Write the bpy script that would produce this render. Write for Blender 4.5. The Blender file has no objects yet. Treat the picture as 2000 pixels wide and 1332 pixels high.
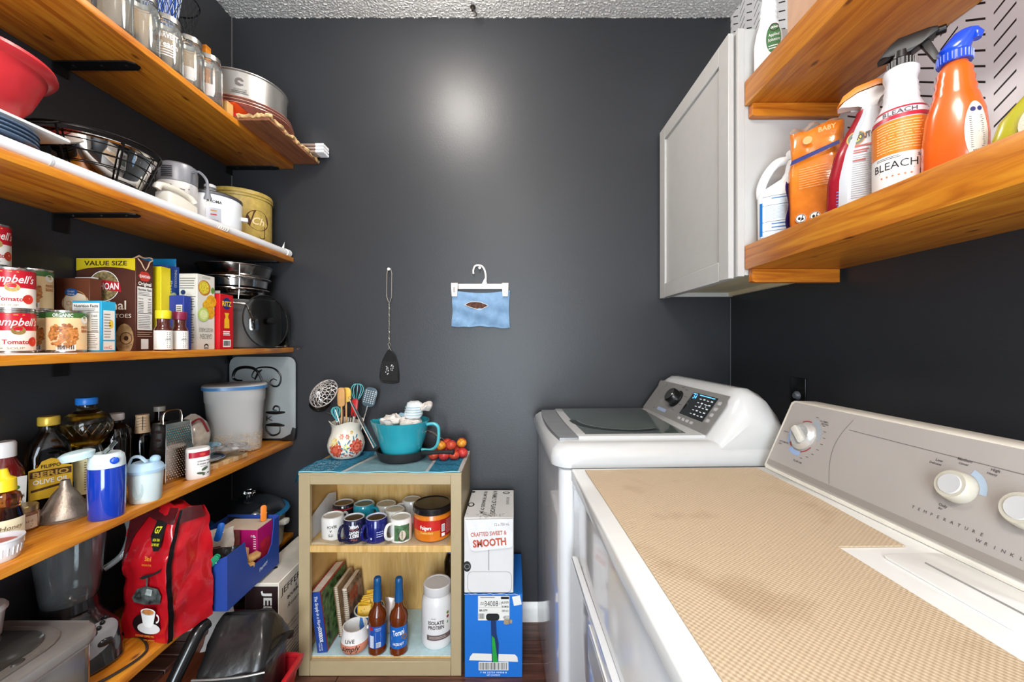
import bpy, bmesh, math, random
from mathutils import Vector, Matrix
from math import sin, cos, pi, radians as R, atan2
random.seed(7)
SC = bpy.context.scene
C = SC.collection
# ---------------------------------------------------------------- camera, world, lights, exposure
cam = bpy.data.objects.new('camera', bpy.data.cameras.new('camera')); C.objects.link(cam)
cam.location = (0, 0, 1.265); cam.rotation_euler = (pi/2, 0, 0)
cam.data.sensor_width = 36; cam.data.lens = 14.22
cam.data.shift_x = -.004; cam.data.shift_y = .0005; cam.data.clip_start = .02
SC.camera = cam
SC.view_settings.view_transform = 'Standard'; SC.view_settings.look = 'None'
SC.view_settings.gamma = 1; SC.view_settings.use_curve_mapping = False
SC.view_settings.exposure = 0.50
SC.cycles.max_bounces = 10; SC.cycles.transmission_bounces = 10; SC.cycles.glossy_bounces = 4; SC.cycles.diffuse_bounces = 4
SC.cycles.use_denoising = True; SC.cycles.caustics_refractive = False; SC.cycles.caustics_reflective = False
SC.cycles.sample_clamp_indirect = 6
w = bpy.data.worlds.new('world'); SC.world = w; w.use_nodes = True
w.node_tree.nodes['Background'].inputs[0].default_value = (.62, .74, 1, 1)
w.node_tree.nodes['Background'].inputs[1].default_value = .6
def area(name, loc, rot, sx, sy, power, col, shape='RECTANGLE'):
    l = bpy.data.lights.new(name, 'AREA'); l.shape = shape; l.size = sx; l.size_y = sy; l.energy = power; l.color = col
    o = bpy.data.objects.new(name, l); C.objects.link(o); o.location = loc; o.rotation_euler = rot
    return o
def bulb(name, loc, r, power, col):
    l = bpy.data.lights.new(name, 'POINT'); l.shadow_soft_size = r; l.energy = power; l.color = col
    o = bpy.data.objects.new(name, l); C.objects.link(o); o.location = loc
bulb('ceiling_lamp', (-.31, 1.27, 2.61), .105, 19, (1, .96, .91))
bulb('rear_ceiling_bulb', (-.12, -.35, 2.50), .10, 17, (1, .96, .91))
area('rear_ceiling_lamp', (-.12, -.35, 2.60), (R(-8), 0, 0), .6, .6, 13, (1, .96, .91), 'DISK')
area('doorway_daylight', (-.1, -1.28, 1.05), (pi/2, 0, 0), .95, 1.95, 62, (.82, .92, 1))

# ---------------------------------------------------------------- materials
def lin(h):
    h = h.lstrip('#'); v = [int(h[i:i+2], 16)/255 for i in (0, 2, 4)]
    return tuple((x/12.92 if x < .04045 else ((x+.055)/1.055)**2.4) for x in v) + (1,)
_m = {}
def M(col, rough=.5, metal=0, var=.05, scale=25, bump=0, trans=0, coat=0, ior=1.45, emit=0, alpha=1, bs=None, sss=0):
    key = (col, rough, metal, var, scale, bump, trans, coat, emit, alpha, bs)
    if key in _m: return _m[key]
    m = bpy.data.materials.new('finish_' + col.strip('#')); m.use_nodes = True
    nt = m.node_tree; b = nt.nodes['Principled BSDF']; c = lin(col)
    b.inputs['Base Color'].default_value = c; b.inputs['Roughness'].default_value = rough
    b.inputs['Metallic'].default_value = metal; b.inputs['IOR'].default_value = ior
    b.inputs['Transmission Weight'].default_value = trans; b.inputs['Coat Weight'].default_value = coat
    b.inputs['Coat Roughness'].default_value = .08; b.inputs['Alpha'].default_value = alpha
    if emit:
        b.inputs['Emission Color'].default_value = c; b.inputs['Emission Strength'].default_value = emit
    if var or bump:
        tc = nt.nodes.new('ShaderNodeTexCoord'); n = nt.nodes.new('ShaderNodeTexNoise')
        n.inputs['Scale'].default_value = scale; n.inputs['Detail'].default_value = 4
        nt.links.new(tc.outputs['Object'], n.inputs['Vector'])
    if var:
        r = nt.nodes.new('ShaderNodeValToRGB')
        r.color_ramp.elements[0].position = .3; r.color_ramp.elements[1].position = .7
        r.color_ramp.elements[0].color = tuple(x*(1-var*1.6) for x in c[:3]) + (1,)
        r.color_ramp.elements[1].color = tuple(min(1, x*(1+var)) for x in c[:3]) + (1,)
        nt.links.new(n.outputs['Fac'], r.inputs['Fac']); nt.links.new(r.outputs['Color'], b.inputs['Base Color'])
    if bump:
        n2 = nt.nodes.new('ShaderNodeTexNoise'); n2.inputs['Scale'].default_value = bs or scale*4; n2.inputs['Detail'].default_value = 3
        nt.links.new(tc.outputs['Object'], n2.inputs['Vector'])
        bp = nt.nodes.new('ShaderNodeBump'); bp.inputs['Strength'].default_value = bump; bp.inputs['Distance'].default_value = .004
        nt.links.new(n2.outputs['Fac'], bp.inputs['Height']); nt.links.new(bp.outputs['Normal'], b.inputs['Normal'])
    _m[key] = m
    return m
def wood(name, stops, stretch=(9, .7, 9), rough=.38, scale=6, knots=True, coat=.15):
    m = bpy.data.materials.new(name); m.use_nodes = True; nt = m.node_tree; b = nt.nodes['Principled BSDF']
    N, L = nt.nodes.new, nt.links.new
    tc = N('ShaderNodeTexCoord'); mp = N('ShaderNodeMapping'); mp.inputs['Scale'].default_value = stretch
    L(tc.outputs['Object'], mp.inputs['Vector'])
    n = N('ShaderNodeTexNoise'); n.inputs['Scale'].default_value = scale; n.inputs['Detail'].default_value = 8; n.inputs['Distortion'].default_value = 1.2
    L(mp.outputs['Vector'], n.inputs['Vector'])
    r = N('ShaderNodeValToRGB'); cr = r.color_ramp
    cr.elements[0].position = .28; cr.elements[0].color = lin(stops[0]); cr.elements[1].position = .72; cr.elements[1].color = lin(stops[-1])
    for i, s in enumerate(stops[1:-1]):
        e = cr.elements.new(.28 + .44*(i+1)/(len(stops)-1)); e.color = lin(s)
    L(n.outputs['Fac'], r.inputs['Fac']); out = r.outputs['Color']
    if knots:
        v = N('ShaderNodeTexVoronoi'); v.voronoi_dimensions = '2D'; v.inputs['Scale'].default_value = 4.2
        mp2 = N('ShaderNodeMapping'); mp2.inputs['Scale'].default_value = (1.5, .7, 1); L(tc.outputs['Object'], mp2.inputs['Vector']); L(mp2.outputs['Vector'], v.inputs['Vector'])
        r2 = N('ShaderNodeValToRGB'); r2.color_ramp.elements[0].position = .018; r2.color_ramp.elements[0].color = (.16, .06, .02, 1)
        r2.color_ramp.elements[1].position = .05; r2.color_ramp.elements[1].color = (1, 1, 1, 1); L(v.outputs['Distance'], r2.inputs['Fac'])
        mx = N('ShaderNodeMix'); mx.data_type = 'RGBA'; mx.blend_type = 'MULTIPLY'; ge = N('ShaderNodeNewGeometry'); sx = N('ShaderNodeSeparateXYZ'); L(ge.outputs['Normal'], sx.inputs[0]); ab = N('ShaderNodeMath'); ab.operation = 'ABSOLUTE'; L(sx.outputs['Z'], ab.inputs[0]); mu = N('ShaderNodeMath'); mu.operation = 'MULTIPLY'; L(ab.outputs[0], mu.inputs[0]); mu.inputs[1].default_value = .85; L(mu.outputs[0], mx.inputs[0])
        L(out, mx.inputs[6]); L(r2.outputs['Color'], mx.inputs[7]); out = mx.outputs[2]
    L(out, b.inputs['Base Color']); b.inputs['Roughness'].default_value = rough; b.inputs['Coat Weight'].default_value = coat; b.inputs['Coat Roughness'].default_value = .2
    bp = N('ShaderNodeBump'); bp.inputs['Strength'].default_value = .12; bp.inputs['Distance'].default_value = .002
    L(n.outputs['Fac'], bp.inputs['Height']); L(bp.outputs['Normal'], b.inputs['Normal'])
    return m
SHELF = wood('stained_pine', ['#a3540f', '#c6781b', '#db942c'])
SHELFX = wood('stained_pine_cross', ['#96490d', '#b86817', '#cd8325'], stretch=(.8, 9, 9))
MAPLE = wood('maple_board', ['#c79c58', '#d4ac69', '#dfbb80'], knots=False, stretch=(9, 1, 1))
FLOORW = wood('dark_laminate', ['#3a211a', '#573428', '#70483a'], stretch=(1, 12, 12), knots=False, scale=5)
def glass(col, rough=.03, ior=1.45): return M(col, rough, trans=1, var=0, ior=ior)
WHITE = '#f2f1ee'
STEEL = M('#c9c5c0', .16, 1, .03); CHROME = M('#dcdcdc', .07, 1, 0); BLACK = M('#151515', .38); WHT = M(WHITE, .4)
GLASS = glass('#f7fbfb', .01)

# ---------------------------------------------------------------- geometry builder
class G:
    def __init__(s): s.bm = bmesh.new()
    def ring(s, pts): return [s.bm.verts.new(p) for p in pts]
    def face(s, vs):
        try: return s.bm.faces.new(vs)
        except ValueError: return None
    def bridge(s, a, b):
        n = len(a)
        for i in range(n): s.face((a[i], a[(i+1) % n], b[(i+1) % n], b[i]))
    def box(s, x0, y0, z0, x1, y1, z1, bev=0, seg=2):
        v = [s.bm.verts.new(p) for p in ((x0,y0,z0),(x1,y0,z0),(x1,y1,z0),(x0,y1,z0),(x0,y0,z1),(x1,y0,z1),(x1,y1,z1),(x0,y1,z1))]
        fs = [s.bm.faces.new([v[i] for i in q]) for q in ((3,2,1,0),(4,5,6,7),(0,1,5,4),(1,2,6,5),(2,3,7,6),(3,0,4,7))]
        if bev:
            es = list({e for f in fs for e in f.edges})
            bmesh.ops.bevel(s.bm, geom=es, offset=bev, segments=seg, affect='EDGES', profile=.5)
        return s
    def prism(s, pts, plane, d0, d1, bev=0, seg=2, caps=True):
        f = {'XY': lambda a, b, d: (a, b, d), 'XZ': lambda a, b, d: (a, d, b), 'YZ': lambda a, b, d: (d, a, b)}[plane]
        A = s.ring([f(a, b, d0) for a, b in pts]); B = s.ring([f(a, b, d1) for a, b in pts])
        s.bridge(A, B); fs = []
        if caps:
            fs = [s.face(A[::-1]), s.face(B)]
        if bev:
            es = list({e for q in fs for e in q.edges})
            bmesh.ops.bevel(s.bm, geom=es, offset=bev, segments=seg, affect='EDGES', profile=.5)
        bmesh.ops.recalc_face_normals(s.bm, faces=s.bm.faces[:])
        return s
    def rbox(s, x0, y0, x1, y1, z0, z1, r, bev=0, n=5):
        return s.prism(rr(x0, y0, x1, y1, r, n), 'XY', z0, z1, bev)
    def lathe(s, prof, seg=32, c=(0, 0, 0), axis='Z', sx=1, sy=1, M4=None):
        prev = None
        for (r, z) in prof:
            if r < 1e-6: pts = [(0, 0, z)]
            else: pts = [(r*cos(2*pi*i/seg)*sx, r*sin(2*pi*i/seg)*sy, z) for i in range(seg)]
            if axis == 'X': pts = [(p[2], p[0], p[1]) for p in pts]
            if axis == 'Y': pts = [(p[0], p[2], p[1]) for p in pts]
            if M4 is not None: pts = [tuple(M4 @ Vector(p)) for p in pts]
            cur = s.ring([(p[0]+c[0], p[1]+c[1], p[2]+c[2]) for p in pts])
            if prev:
                if len(prev) == 1 and len(cur) > 1:
                    for i in range(seg): s.face((prev[0], cur[i], cur[(i+1) % seg]))
                elif len(cur) == 1 and len(prev) > 1:
                    for i in range(seg): s.face((prev[i], prev[(i+1) % seg], cur[0]))
                elif len(cur) > 1: s.bridge(prev, cur)
            prev = cur
        bmesh.ops.recalc_face_normals(s.bm, faces=s.bm.faces[:])
        return s
    def cyl(s, r, z0, z1, c=(0, 0, 0), seg=24, axis='Z', bev=.0, r2=None):
        r2 = r if r2 is None else r2
        p = [(0, z0)] + ([(r-bev, z0), (r, z0+bev), (r2, z1-bev), (r2-bev, z1)] if bev else [(r, z0), (r2, z1)]) + [(0, z1)]
        return s.lathe(p, seg, c, axis)
    def loft(s, lv, seg=32):   # lv: (z, rx, ry, cx, cy, power)
        prev = None
        for L in lv:
            z, rx, ry = L[:3]; cx, cy = (L[3], L[4]) if len(L) > 4 else (0, 0); pw = L[5] if len(L) > 5 else 2
            pts = []
            for i in range(seg):
                a = 2*pi*i/seg; ca, sa = cos(a), sin(a)
                pts.append((cx+rx*math.copysign(abs(ca)**(2/pw), ca), cy+ry*math.copysign(abs(sa)**(2/pw), sa), z))
            cur = s.ring(pts)
            if prev: s.bridge(prev, cur)
            else: first = cur
            prev = cur
        s.face(first[::-1]); s.face(prev)
        bmesh.ops.recalc_face_normals(s.bm, faces=s.bm.faces[:])
        return s
    def tube(s, pts, r, seg=8, closed=False, flat=1):
        P = [Vector(p) for p in pts]; n = len(P); prev = None; first = None; up = None
        for i, p in enumerate(P):
            a = P[(i-1) % n] if (i or closed) else p; b = P[(i+1) % n] if (i < n-1 or closed) else p
            d = (b-a).normalized()
            if up is None: up = Vector((0, 0, 1)) if abs(d.z) < .9 else Vector((1, 0, 0))
            side = d.cross(up).normalized(); up = side.cross(d).normalized()
            rad = r[i] if isinstance(r, (list, tuple)) else r
            cur = s.ring([p + (side*cos(2*pi*k/seg) + up*sin(2*pi*k/seg)*flat)*rad for k in range(seg)])
            if prev: s.bridge(prev, cur)
            else: first = cur
            prev = cur
        if closed: s.bridge(prev, first)
        else: s.face(first[::-1]); s.face(prev)
        bmesh.ops.recalc_face_normals(s.bm, faces=s.bm.faces[:])
        return s
    def sheet(s, fn, nu, nv, th=0):
        V = [[s.bm.verts.new(fn(i/nu, j/nv)) for j in range(nv+1)] for i in range(nu+1)]
        fs = [s.bm.faces.new((V[i][j], V[i+1][j], V[i+1][j+1], V[i][j+1])) for i in range(nu) for j in range(nv)]
        if th: bmesh.ops.solidify(s.bm, geom=fs, thickness=th)
        return s
    def ball(s, r, c, sub=2, sc=(1, 1, 1)):
        m = Matrix.Translation(c) @ Matrix.Diagonal((sc[0], sc[1], sc[2], 1))
        bmesh.ops.create_icosphere(s.bm, subdivisions=sub, radius=r, matrix=m); return s
    def noise(s, amp, fr=20, seed=0):
        from mathutils import noise
        for v in s.bm.verts:
            q = v.co*fr + Vector((seed*7.3, seed*3.1, seed))
            v.co += Vector((noise.noise(q), noise.noise(q+Vector((31, 0, 0))), noise.noise(q+Vector((0, 47, 0)))))*amp
        return s
    def xf(s, m): bmesh.ops.transform(s.bm, matrix=m, verts=s.bm.verts[:]); return s
def rr(x0, y0, x1, y1, r, n=5):
    o = []
    for cx, cy, a0 in ((x1-r, y1-r, 0), (x0+r, y1-r, 90), (x0+r, y0+r, 180), (x1-r, y0+r, 270)):
        for i in range(n+1):
            a = R(a0 + 90*i/n); o.append((cx+r*cos(a), cy+r*sin(a)))
    return o
def sm(pts, k=6):   # Catmull-Rom through points
    P = [Vector(p) for p in pts]; out = []
    for i in range(len(P)-1):
        a, b, c, d = P[max(i-1, 0)], P[i], P[i+1], P[min(i+2, len(P)-1)]
        for j in range(k):
            t = j/k; out.append(.5*((2*b)+(c-a)*t+(2*a-5*b+4*c-d)*t*t+(3*b-a-3*c+d)*t**3))
    out.append(P[-1]); return out
def obj(name, g, mat, parent=None, ang=38, label=None):
    me = bpy.data.meshes.new(name); g.bm.to_mesh(me); g.bm.free()
    if mat: me.materials.append(mat)
    me.polygons.foreach_set('use_smooth', [True]*len(me.polygons)); me.set_sharp_from_angle(angle=R(ang))
    o = bpy.data.objects.new(name, me); C.objects.link(o)
    if parent: o.parent = parent
    if label: o['label'] = label
    return o
def tag(o, label, cat, group=None, kind=None):
    o['label'] = label; o['category'] = cat
    if group: o['group'] = group
    if kind: o['kind'] = kind
    return o
def thing(name, label, cat, loc=(0, 0, 0), rz=0, group=None):
    o = bpy.data.objects.new(name, None); C.objects.link(o); o.location = loc; o.rotation_euler = (0, 0, rz); o.empty_display_size = .02
    return tag(o, label, cat, group)
def struct(name, g, mat, parent=None):
    o = obj(name, g, mat, parent)
    if not parent: o['kind'] = 'structure'
    return o
def dup(root, loc, rz=None, label=None):
    r = root.copy(); C.objects.link(r); r.location = loc
    if rz is not None: r.rotation_euler = (0, 0, rz)
    if label: r['label'] = label
    for ch in list(root.children):
        c = ch.copy(); C.objects.link(c); c.parent = r
        for g in ch.children:
            d = g.copy(); C.objects.link(d); d.parent = c
    return r
def face_cam(x, y): return atan2(-x, y)

# ---------------------------------------------------------------- flat print on surfaces
_t = {}
def tdata(txt, bold, shear):
    k = (txt, bold, shear)
    if k in _t: return _t[k]
    cu = bpy.data.curves.new('t', 'FONT'); cu.body = txt; cu.size = 1; cu.resolution_u = 2; cu.offset = bold; cu.shear = shear; cu.align_x = 'CENTER'
    ob = bpy.data.objects.new('t', cu); C.objects.link(ob); bpy.context.view_layer.update()
    me = bpy.data.meshes.new_from_object(ob.evaluated_get(bpy.context.evaluated_depsgraph_get()))
    vs = [(v.co.x, v.co.y) for v in me.vertices]; fs = [tuple(p.vertices) for p in me.polygons]
    bpy.data.objects.remove(ob); bpy.data.curves.remove(cu); bpy.data.meshes.remove(me)
    x0, x1 = min(v[0] for v in vs), max(v[0] for v in vs); cx = (x0+x1)/2
    vs = [(x-cx, y) for x, y in vs]
    _t[k] = (vs, fs, x1-x0); return _t[k]
def mF(y, x0=0, z0=0): return lambda u, v, o: (x0+u, y-o, z0+v)            # faces -Y
def mS(x, y0=0, z0=0): return lambda u, v, o: (x+o, y0+u, z0+v)            # faces +X
def mL(x, y0=0, z0=0): return lambda u, v, o: (x-o, y0-u, z0+v)            # faces -X
def mT(z, x0=0, y0=0): return lambda u, v, o: (x0+u, y0+v, z+o)            # faces +Z
def mC(r, a0=0, cx=0, cy=0): return lambda u, v, o: (cx+(r+o)*sin(u/r+a0), cy-(r+o)*cos(u/r+a0), v)
class P:
    def __init__(s, m, off=.0004): s.g = G(); s.m = m; s.o = off
    def _v(s, u, v): return s.g.bm.verts.new(s.m(u, v, s.o))
    def rect(s, u0, v0, u1, v1, n=1, skew=0):
        A = [s._v(u0+(u1-u0)*i/n, v0) for i in range(n+1)]; B = [s._v(u0+(u1-u0)*i/n+skew, v1) for i in range(n+1)]
        for i in range(n): s.g.face((A[i], A[i+1], B[i+1], B[i]))
        return s
    def poly(s, pts): s.g.face([s._v(*p) for p in pts]); return s
    def ell(s, cu, cv, ru, rv, n=20, rot=0):
        s.poly([(cu+ru*cos(2*pi*i/n)*cos(rot)-rv*sin(2*pi*i/n)*sin(rot), cv+ru*cos(2*pi*i/n)*sin(rot)+rv*sin(2*pi*i/n)*cos(rot)) for i in range(n)]); return s
    def arc(s, cu, cv, r0, r1, a0=0, a1=360, n=28):
        q = [(cos(R(a0+(a1-a0)*i/n)), sin(R(a0+(a1-a0)*i/n))) for i in range(n+1)]
        A = [s._v(cu+r0*c, cv+r0*d) for c, d in q]; B = [s._v(cu+r1*c, cv+r1*d) for c, d in q]
        for i in range(n): s.g.face((A[i], A[i+1], B[i+1], B[i]))
        return s
    def text(s, t, u, v, h, w=None, rot=0, bold=0, shear=0):
        vs, fs, tw = tdata(t, bold, shear); k = w/tw if w else h*1.35; ky = h*1.35
        ca, sa = cos(R(rot)), sin(R(rot))
        V = []
        for x, y in vs:
            x *= k; y = y*ky - h/2
            V.append(s._v(u+x*ca-y*sa, v+x*sa+y*ca))
        for f in fs: s.g.face([V[i] for i in f])
        return s
    def lines(s, u0, v0, u1, v1, n, th=.35, gap=.15):
        dv = (v1-v0)/n
        for i in range(n):
            y = v1-(i+.5)*dv; e = u1-(u1-u0)*random.random()*gap
            s.rect(u0, y-dv*th/2, e, y+dv*th/2, max(1, int((u1-u0)/.012)))
        return s
    def bars(s, u0, v0, u1, v1, n=16):
        w = (u1-u0)/n
        for i in range(n): s.rect(u0+i*w, v0, u0+i*w+w*random.choice((.3, .5, .7)), v1)
        return s
    def out(s, name, mat, parent, label=None):
        return obj(name, s.g, mat, parent, label=label)
INK = M('#1d1b1b', .5, var=0); PAPER = M('#e2dfd8', .55, var=.02); RED = M('#c31822', .35, var=.03); WINK = M('#f6f4ef', .45, var=0); GREY = M('#8d8a86', .5, var=0); GOLD = M('#b99a55', .4, .2, var=.1)
REDI = M('#c02a2a', .5, var=0); YEL = M('#e7c61c', .4, var=.02); BLU = M('#1d4fa8', .4, var=.02); GRN = M('#3d6a35', .4, var=.02); ORG = M('#e8741c', .4, var=.03)

# ---------------------------------------------------------------- the room
XL, XR, YB, ZC = -1.291, .974, 1.837, 2.739; YF = -1.35
WALL = M('#2d2e31', .41, var=.05, scale=3, bump=.10, bs=260)
def wallpaper():
    m = bpy.data.materials.new('herringbone_paper'); m.use_nodes = True; nt = m.node_tree; b = nt.nodes['Principled BSDF']; N, L = nt.nodes.new, nt.links.new
    tc = N('ShaderNodeTexCoord'); sp = N('ShaderNodeSeparateXYZ'); L(tc.outputs['Object'], sp.inputs[0])
    def mt(op, a, b_=0., c=None):
        n = N('ShaderNodeMath'); n.operation = op
        for i, q in enumerate((a, b_, c)):
            if q is None: continue
            if isinstance(q, (int, float)): n.inputs[i].default_value = q
            else: L(q, n.inputs[i])
        return n.outputs[0]
    u = mt('DIVIDE', sp.outputs['Y'], .052); fl = mt('FLOOR', u); fr = mt('FRACT', u)
    par = mt('MULTIPLY_ADD', mt('ABSOLUTE', mt('MODULO', fl, 2.)), 2., -1.)
    fu = mt('MULTIPLY', mt('MULTIPLY', fr, par), 1.05)
    v = mt('FRACT', mt('ADD', mt('DIVIDE', sp.outputs['Z'], .033), fu))
    ln = mt('LESS_THAN', mt('ABSOLUTE', mt('SUBTRACT', v, .5)), .075)
    e = mt('LESS_THAN', mt('ABSOLUTE', mt('SUBTRACT', fr, .5)), .36)
    mx = N('ShaderNodeMix'); mx.data_type = 'RGBA'; L(mt('MULTIPLY', ln, e), mx.inputs[0])
    mx.inputs[6].default_value = lin('#ecebed'); mx.inputs[7].default_value = lin('#1c1c1e'); L(mx.outputs[2], b.inputs['Base Color']); b.inputs['Roughness'].default_value = .55
    return m
struct('wall_back', G().box(XL-.1, YB, -.05, XR+.1, YB+.1, ZC+.1), WALL)
struct('wall_left', G().box(XL-.1, YF, -.05, XL, YB, ZC+.1), WALL)
wr = struct('wall_right', G().box(XR, YF, -.05, XR+.1, YB, 1.50), WALL)
struct('wall_right_upper', G().box(XR, YF, 1.50, XR+.1, YB, ZC+.1), wallpaper())
PW = M('#d8d6d0', .6)
fw = struct('wall_front', G().box(XL-.1, YF-.1, -.05, -.6, YF, ZC+.1).box(.4, YF-.1, -.05, XR+.1, YF, ZC+.1).box(-.6, YF-.1, 2.08, .4, YF, ZC+.1), PW)
struct('door_1', G().box(-.68, YF-.12, 0, -.6, YF+.015, 2.16).box(.4, YF-.12, 0, .48, YF+.015, 2.16).box(-.6, YF-.12, 2.08, .4, YF+.015, 2.16), WHT)
TRM = M('#6b6a68', .5)
struct('trim_1', G().box(XL, YB-.0025, .1, XL+.0025, YB, ZC), TRM); struct('trim_2', G().box(XR-.002, YB-.002, .9, XR, YB, 1.46), TRM)
# popcorn ceiling
from mathutils import noise as NZ
CEIL = M('#d2d0cc', .8, var=.04, scale=120, bump=.6, bs=300)
g = G(); nx, ny = 560, 145
def cf(u, v):
    x = XL + (XR-XL)*u; y = 1.25 + (YB-1.25)*v
    n = NZ.noise(Vector((x*150, y*150, 0))) + .7*NZ.noise(Vector((x*290, y*290, 3)))
    return (x, y, ZC - .004 - max(-.3, n)*.0045)
g.sheet(cf, nx, ny); ce = struct('ceiling', g.box(XL-.1, YF-.1, ZC+.003, XR+.1, YB+.1, ZC+.1), CEIL)
g = G().lathe([(0, -.016), (.006, -.014), (.006, 0), (.012, 0), (.012, .004), (0, .004)], 12).tube(sm([(0, 0, -.01), (.012, 0, -.02), (.016, 0, -.034), (.004, 0, -.04)]), .0025, 6)
o = obj('ceiling_hook', g, M('#2a2522', .5)); o.location = (-.19, 1.775, ZC-.008); tag(o, 'small dark hook screwed into the white textured ceiling', 'hook')
# ceiling lamps (out of frame, they light the room)
def dome(x, y, lab, r):
    t = thing('ceiling_light', lab, 'lamp', (x, y, ZC))
    obj('rim', G().lathe([(0, 0), (r+.02, 0), (r+.02, -.02), (r, -.03), (0, -.03)], 32), M('#c8c4bc', .3, .8), t)
    obj('diffuser', G().lathe([(r, -.03), (r*.85, -.05), (r*.5, -.062), (0, -.066)], 32), M('#fff4e2', .4, var=0, emit=6), t)
dome(-.31, 1.27, 'round flush ceiling light nearest the dark end wall', .14)
dome(-.12, -.35, 'round flush ceiling light behind the camera near the doorway', .14)
# floor with planks, baseboard
fl = struct('floor', G().box(XL-.1, YF-.1, -.06, XR+.1, YB+.1, -.004), M('#2a1a15', .6))
me = None
for r in range(9):
    y0 = YB - .125*(r+1)
    for c in range(3):
        x0 = XL + [0, .31, .12][r % 3] - .5 + c*1.0; x1 = min(x0+.997, .7); x0 = max(x0, XL)
        if x1-x0 < .05: continue
        p = obj('plank', G().box(x0, y0+.001, -.006, x1, y0+.124, 0, .0008, 1), FLOORW, fl)
bb = [(YB, 0), (YB-.014, 0), (YB-.014, .055), (YB-.010, .064), (YB-.006, .078), (YB-.002, .084), (YB, .084)]
struct('baseboard_back', G().prism(bb, 'YZ', XL, XR), M('#ebe9e4', .35))

# ---------------------------------------------------------------- left shelves
SX0, SX1 = XL+.001, -1.009; TH = .021
SB = [2.047, 1.624, 1.2165, .7975, .379]
names = ['topmost stained pine wall shelf carrying glass jars and a round pan', 'stained pine wall shelf second from top with white pipe along its edge', 'middle stained pine wall shelf holding cans and cartons at eye level', 'stained pine wall shelf with oil bottles and clear storage tub', 'lowest stained pine wall shelf carrying the blender and red bag']
BRK = M('#141414', .45, .3)
for i, z in enumerate(SB):
    t = thing('wall_shelf', names[i], 'shelf', (SX0, .25, z), 0, 'stained pine wall shelves on the left')
    L = YB-.002-.25
    def bf(u, v, top):
        return None
    g = G().box(0, 0, 0, SX1-SX0, L, TH, .002, 2)
    obj('board', g, SHELF, t)
    for yb in ((1.143, 1.815) if i < 4 else (1.815,)):
        y = yb-.25
        g = G().prism([(.0, y-.019), (.205, y-.019), (.222, y-.008), (.222, y+.008), (.205, y+.019), (0, y+.019)], 'XY', -.004, -.0002).box(0, y-.019, -.05 if i else -.03, .004, y+.019, -.004)
        b = obj('bracket', g, BRK, t)
        for q in (.04, .12, .19): obj('screw', G().cyl(.005, -.0058, -.0038, (q, y, 0), 10), M('#3b3a38', .3, .8), b)
ST = [z+TH for z in SB]
# ---------------------------------------------------------------- right shelves
RX0, RX1, RY1 = .69, XR-.001, 1.222
RZ = [(1.481, 1.554), (1.975, 2.049)]
for i, (z0, z1) in enumerate(RZ):
    t = thing('thick_shelf', ['lower thick honey-stained wooden shelf beside the grey wall cabinet', 'upper thick honey-stained wooden shelf beside the grey wall cabinet'][i], 'shelf', (0, 0, 0), 0, 'thick stained shelves over the dryer')
    obj('board', G().box(RX0, .1, z0, RX1, RY1, z1, .003, 2), SHELF, t)
    obj('cleat', G().prism([(RX0+.012, z0-.0005), (RX0+.012, z0-.036), (RX0+.02, z0-.04), (RX1-.012, z0-.04), (RX1-.012, z0-.0005)], 'XZ', RY1-.022, RY1-.0005, .001, 1), SHELFX, t)
# ---------------------------------------------------------------- wall cabinet (right)
CG = M('#bfbcb8', .42, var=.015); CW = M('#d8c7a4', .5, var=.05)
t = thing('wall_cabinet', 'light grey wall cabinet with one recessed-panel door above the washer', 'cabinet', (0, 0, 0))
CX, CY0, CY1, CZ0, CZ1 = .672, 1.225, 1.833, 1.466, 2.212
obj('side_panel', G().box(CX, CY0, CZ0, XR-.001, CY0+.016, CZ1, .001, 1), CG, t)
obj('side_panel', G().box(CX, CY1-.016, CZ0, XR-.001, CY1, CZ1, .001, 1), CG, t)
obj('top_panel', G().box(CX, CY0+.016, CZ1-.018, XR-.001, CY1-.016, CZ1-.002), CG, t)
obj('bottom_panel', G().box(CX+.02, CY0+.017, CZ0+.018, XR-.001, CY1-.017, CZ0+.03), CW, t, label='cream unpainted underside')
g = G().box(CX+.02, CY0+.017, CZ0+.002, CX+.036, CY1-.017, CZ0+.018).box(XR-.02, CY0+.017, CZ0+.002, XR-.002, CY1-.017, CZ0+.018)
obj('bottom_rail', g, CW, t)
ff = obj('face_frame', G().box(CX-.002, CY0-.003, CZ0-.004, CX+.018, CY0+.03, CZ1, .001, 1).box(CX-.002, CY1-.03, CZ0-.004, CX+.018, CY1, CZ1, .001, 1).box(CX-.002, CY0+.03, CZ0-.004, CX+.018, CY1-.03, CZ0+.03).box(CX-.002, CY0+.03, CZ1-.03, CX+.018, CY1-.03, CZ1), CG, t)
obj('back_panel', G().box(XR-.008, CY0+.017, CZ0+.03, XR-.002, CY1-.017, CZ1-.02), CW, t)
dx0, dx1 = .647, .6645; y0, y1, z0, z1 = CY0+.008, 1.822, 1.457, 2.205; sw = .06
d = obj('door', G().box(dx0+.008, y0+sw-.003, z0+sw-.003, dx1-.004, y1-sw+.003, z1-sw+.003), CG, t)
obj('stile', G().box(dx0, y0, z0, dx1, y0+sw, z1, .0015, 1), CG, d); obj('stile', G().box(dx0, y1-sw, z0, dx1, y1, z1, .0015, 1), CG, d)
obj('rail', G().box(dx0, y0+sw+.0003, z0, dx1, y1-sw-.0003, z0+sw, .0015, 1), CG, d); obj('rail', G().box(dx0, y0+sw+.0003, z1-sw, dx1, y1-sw-.0003, z1, .0015, 1), CG, d)

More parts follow.
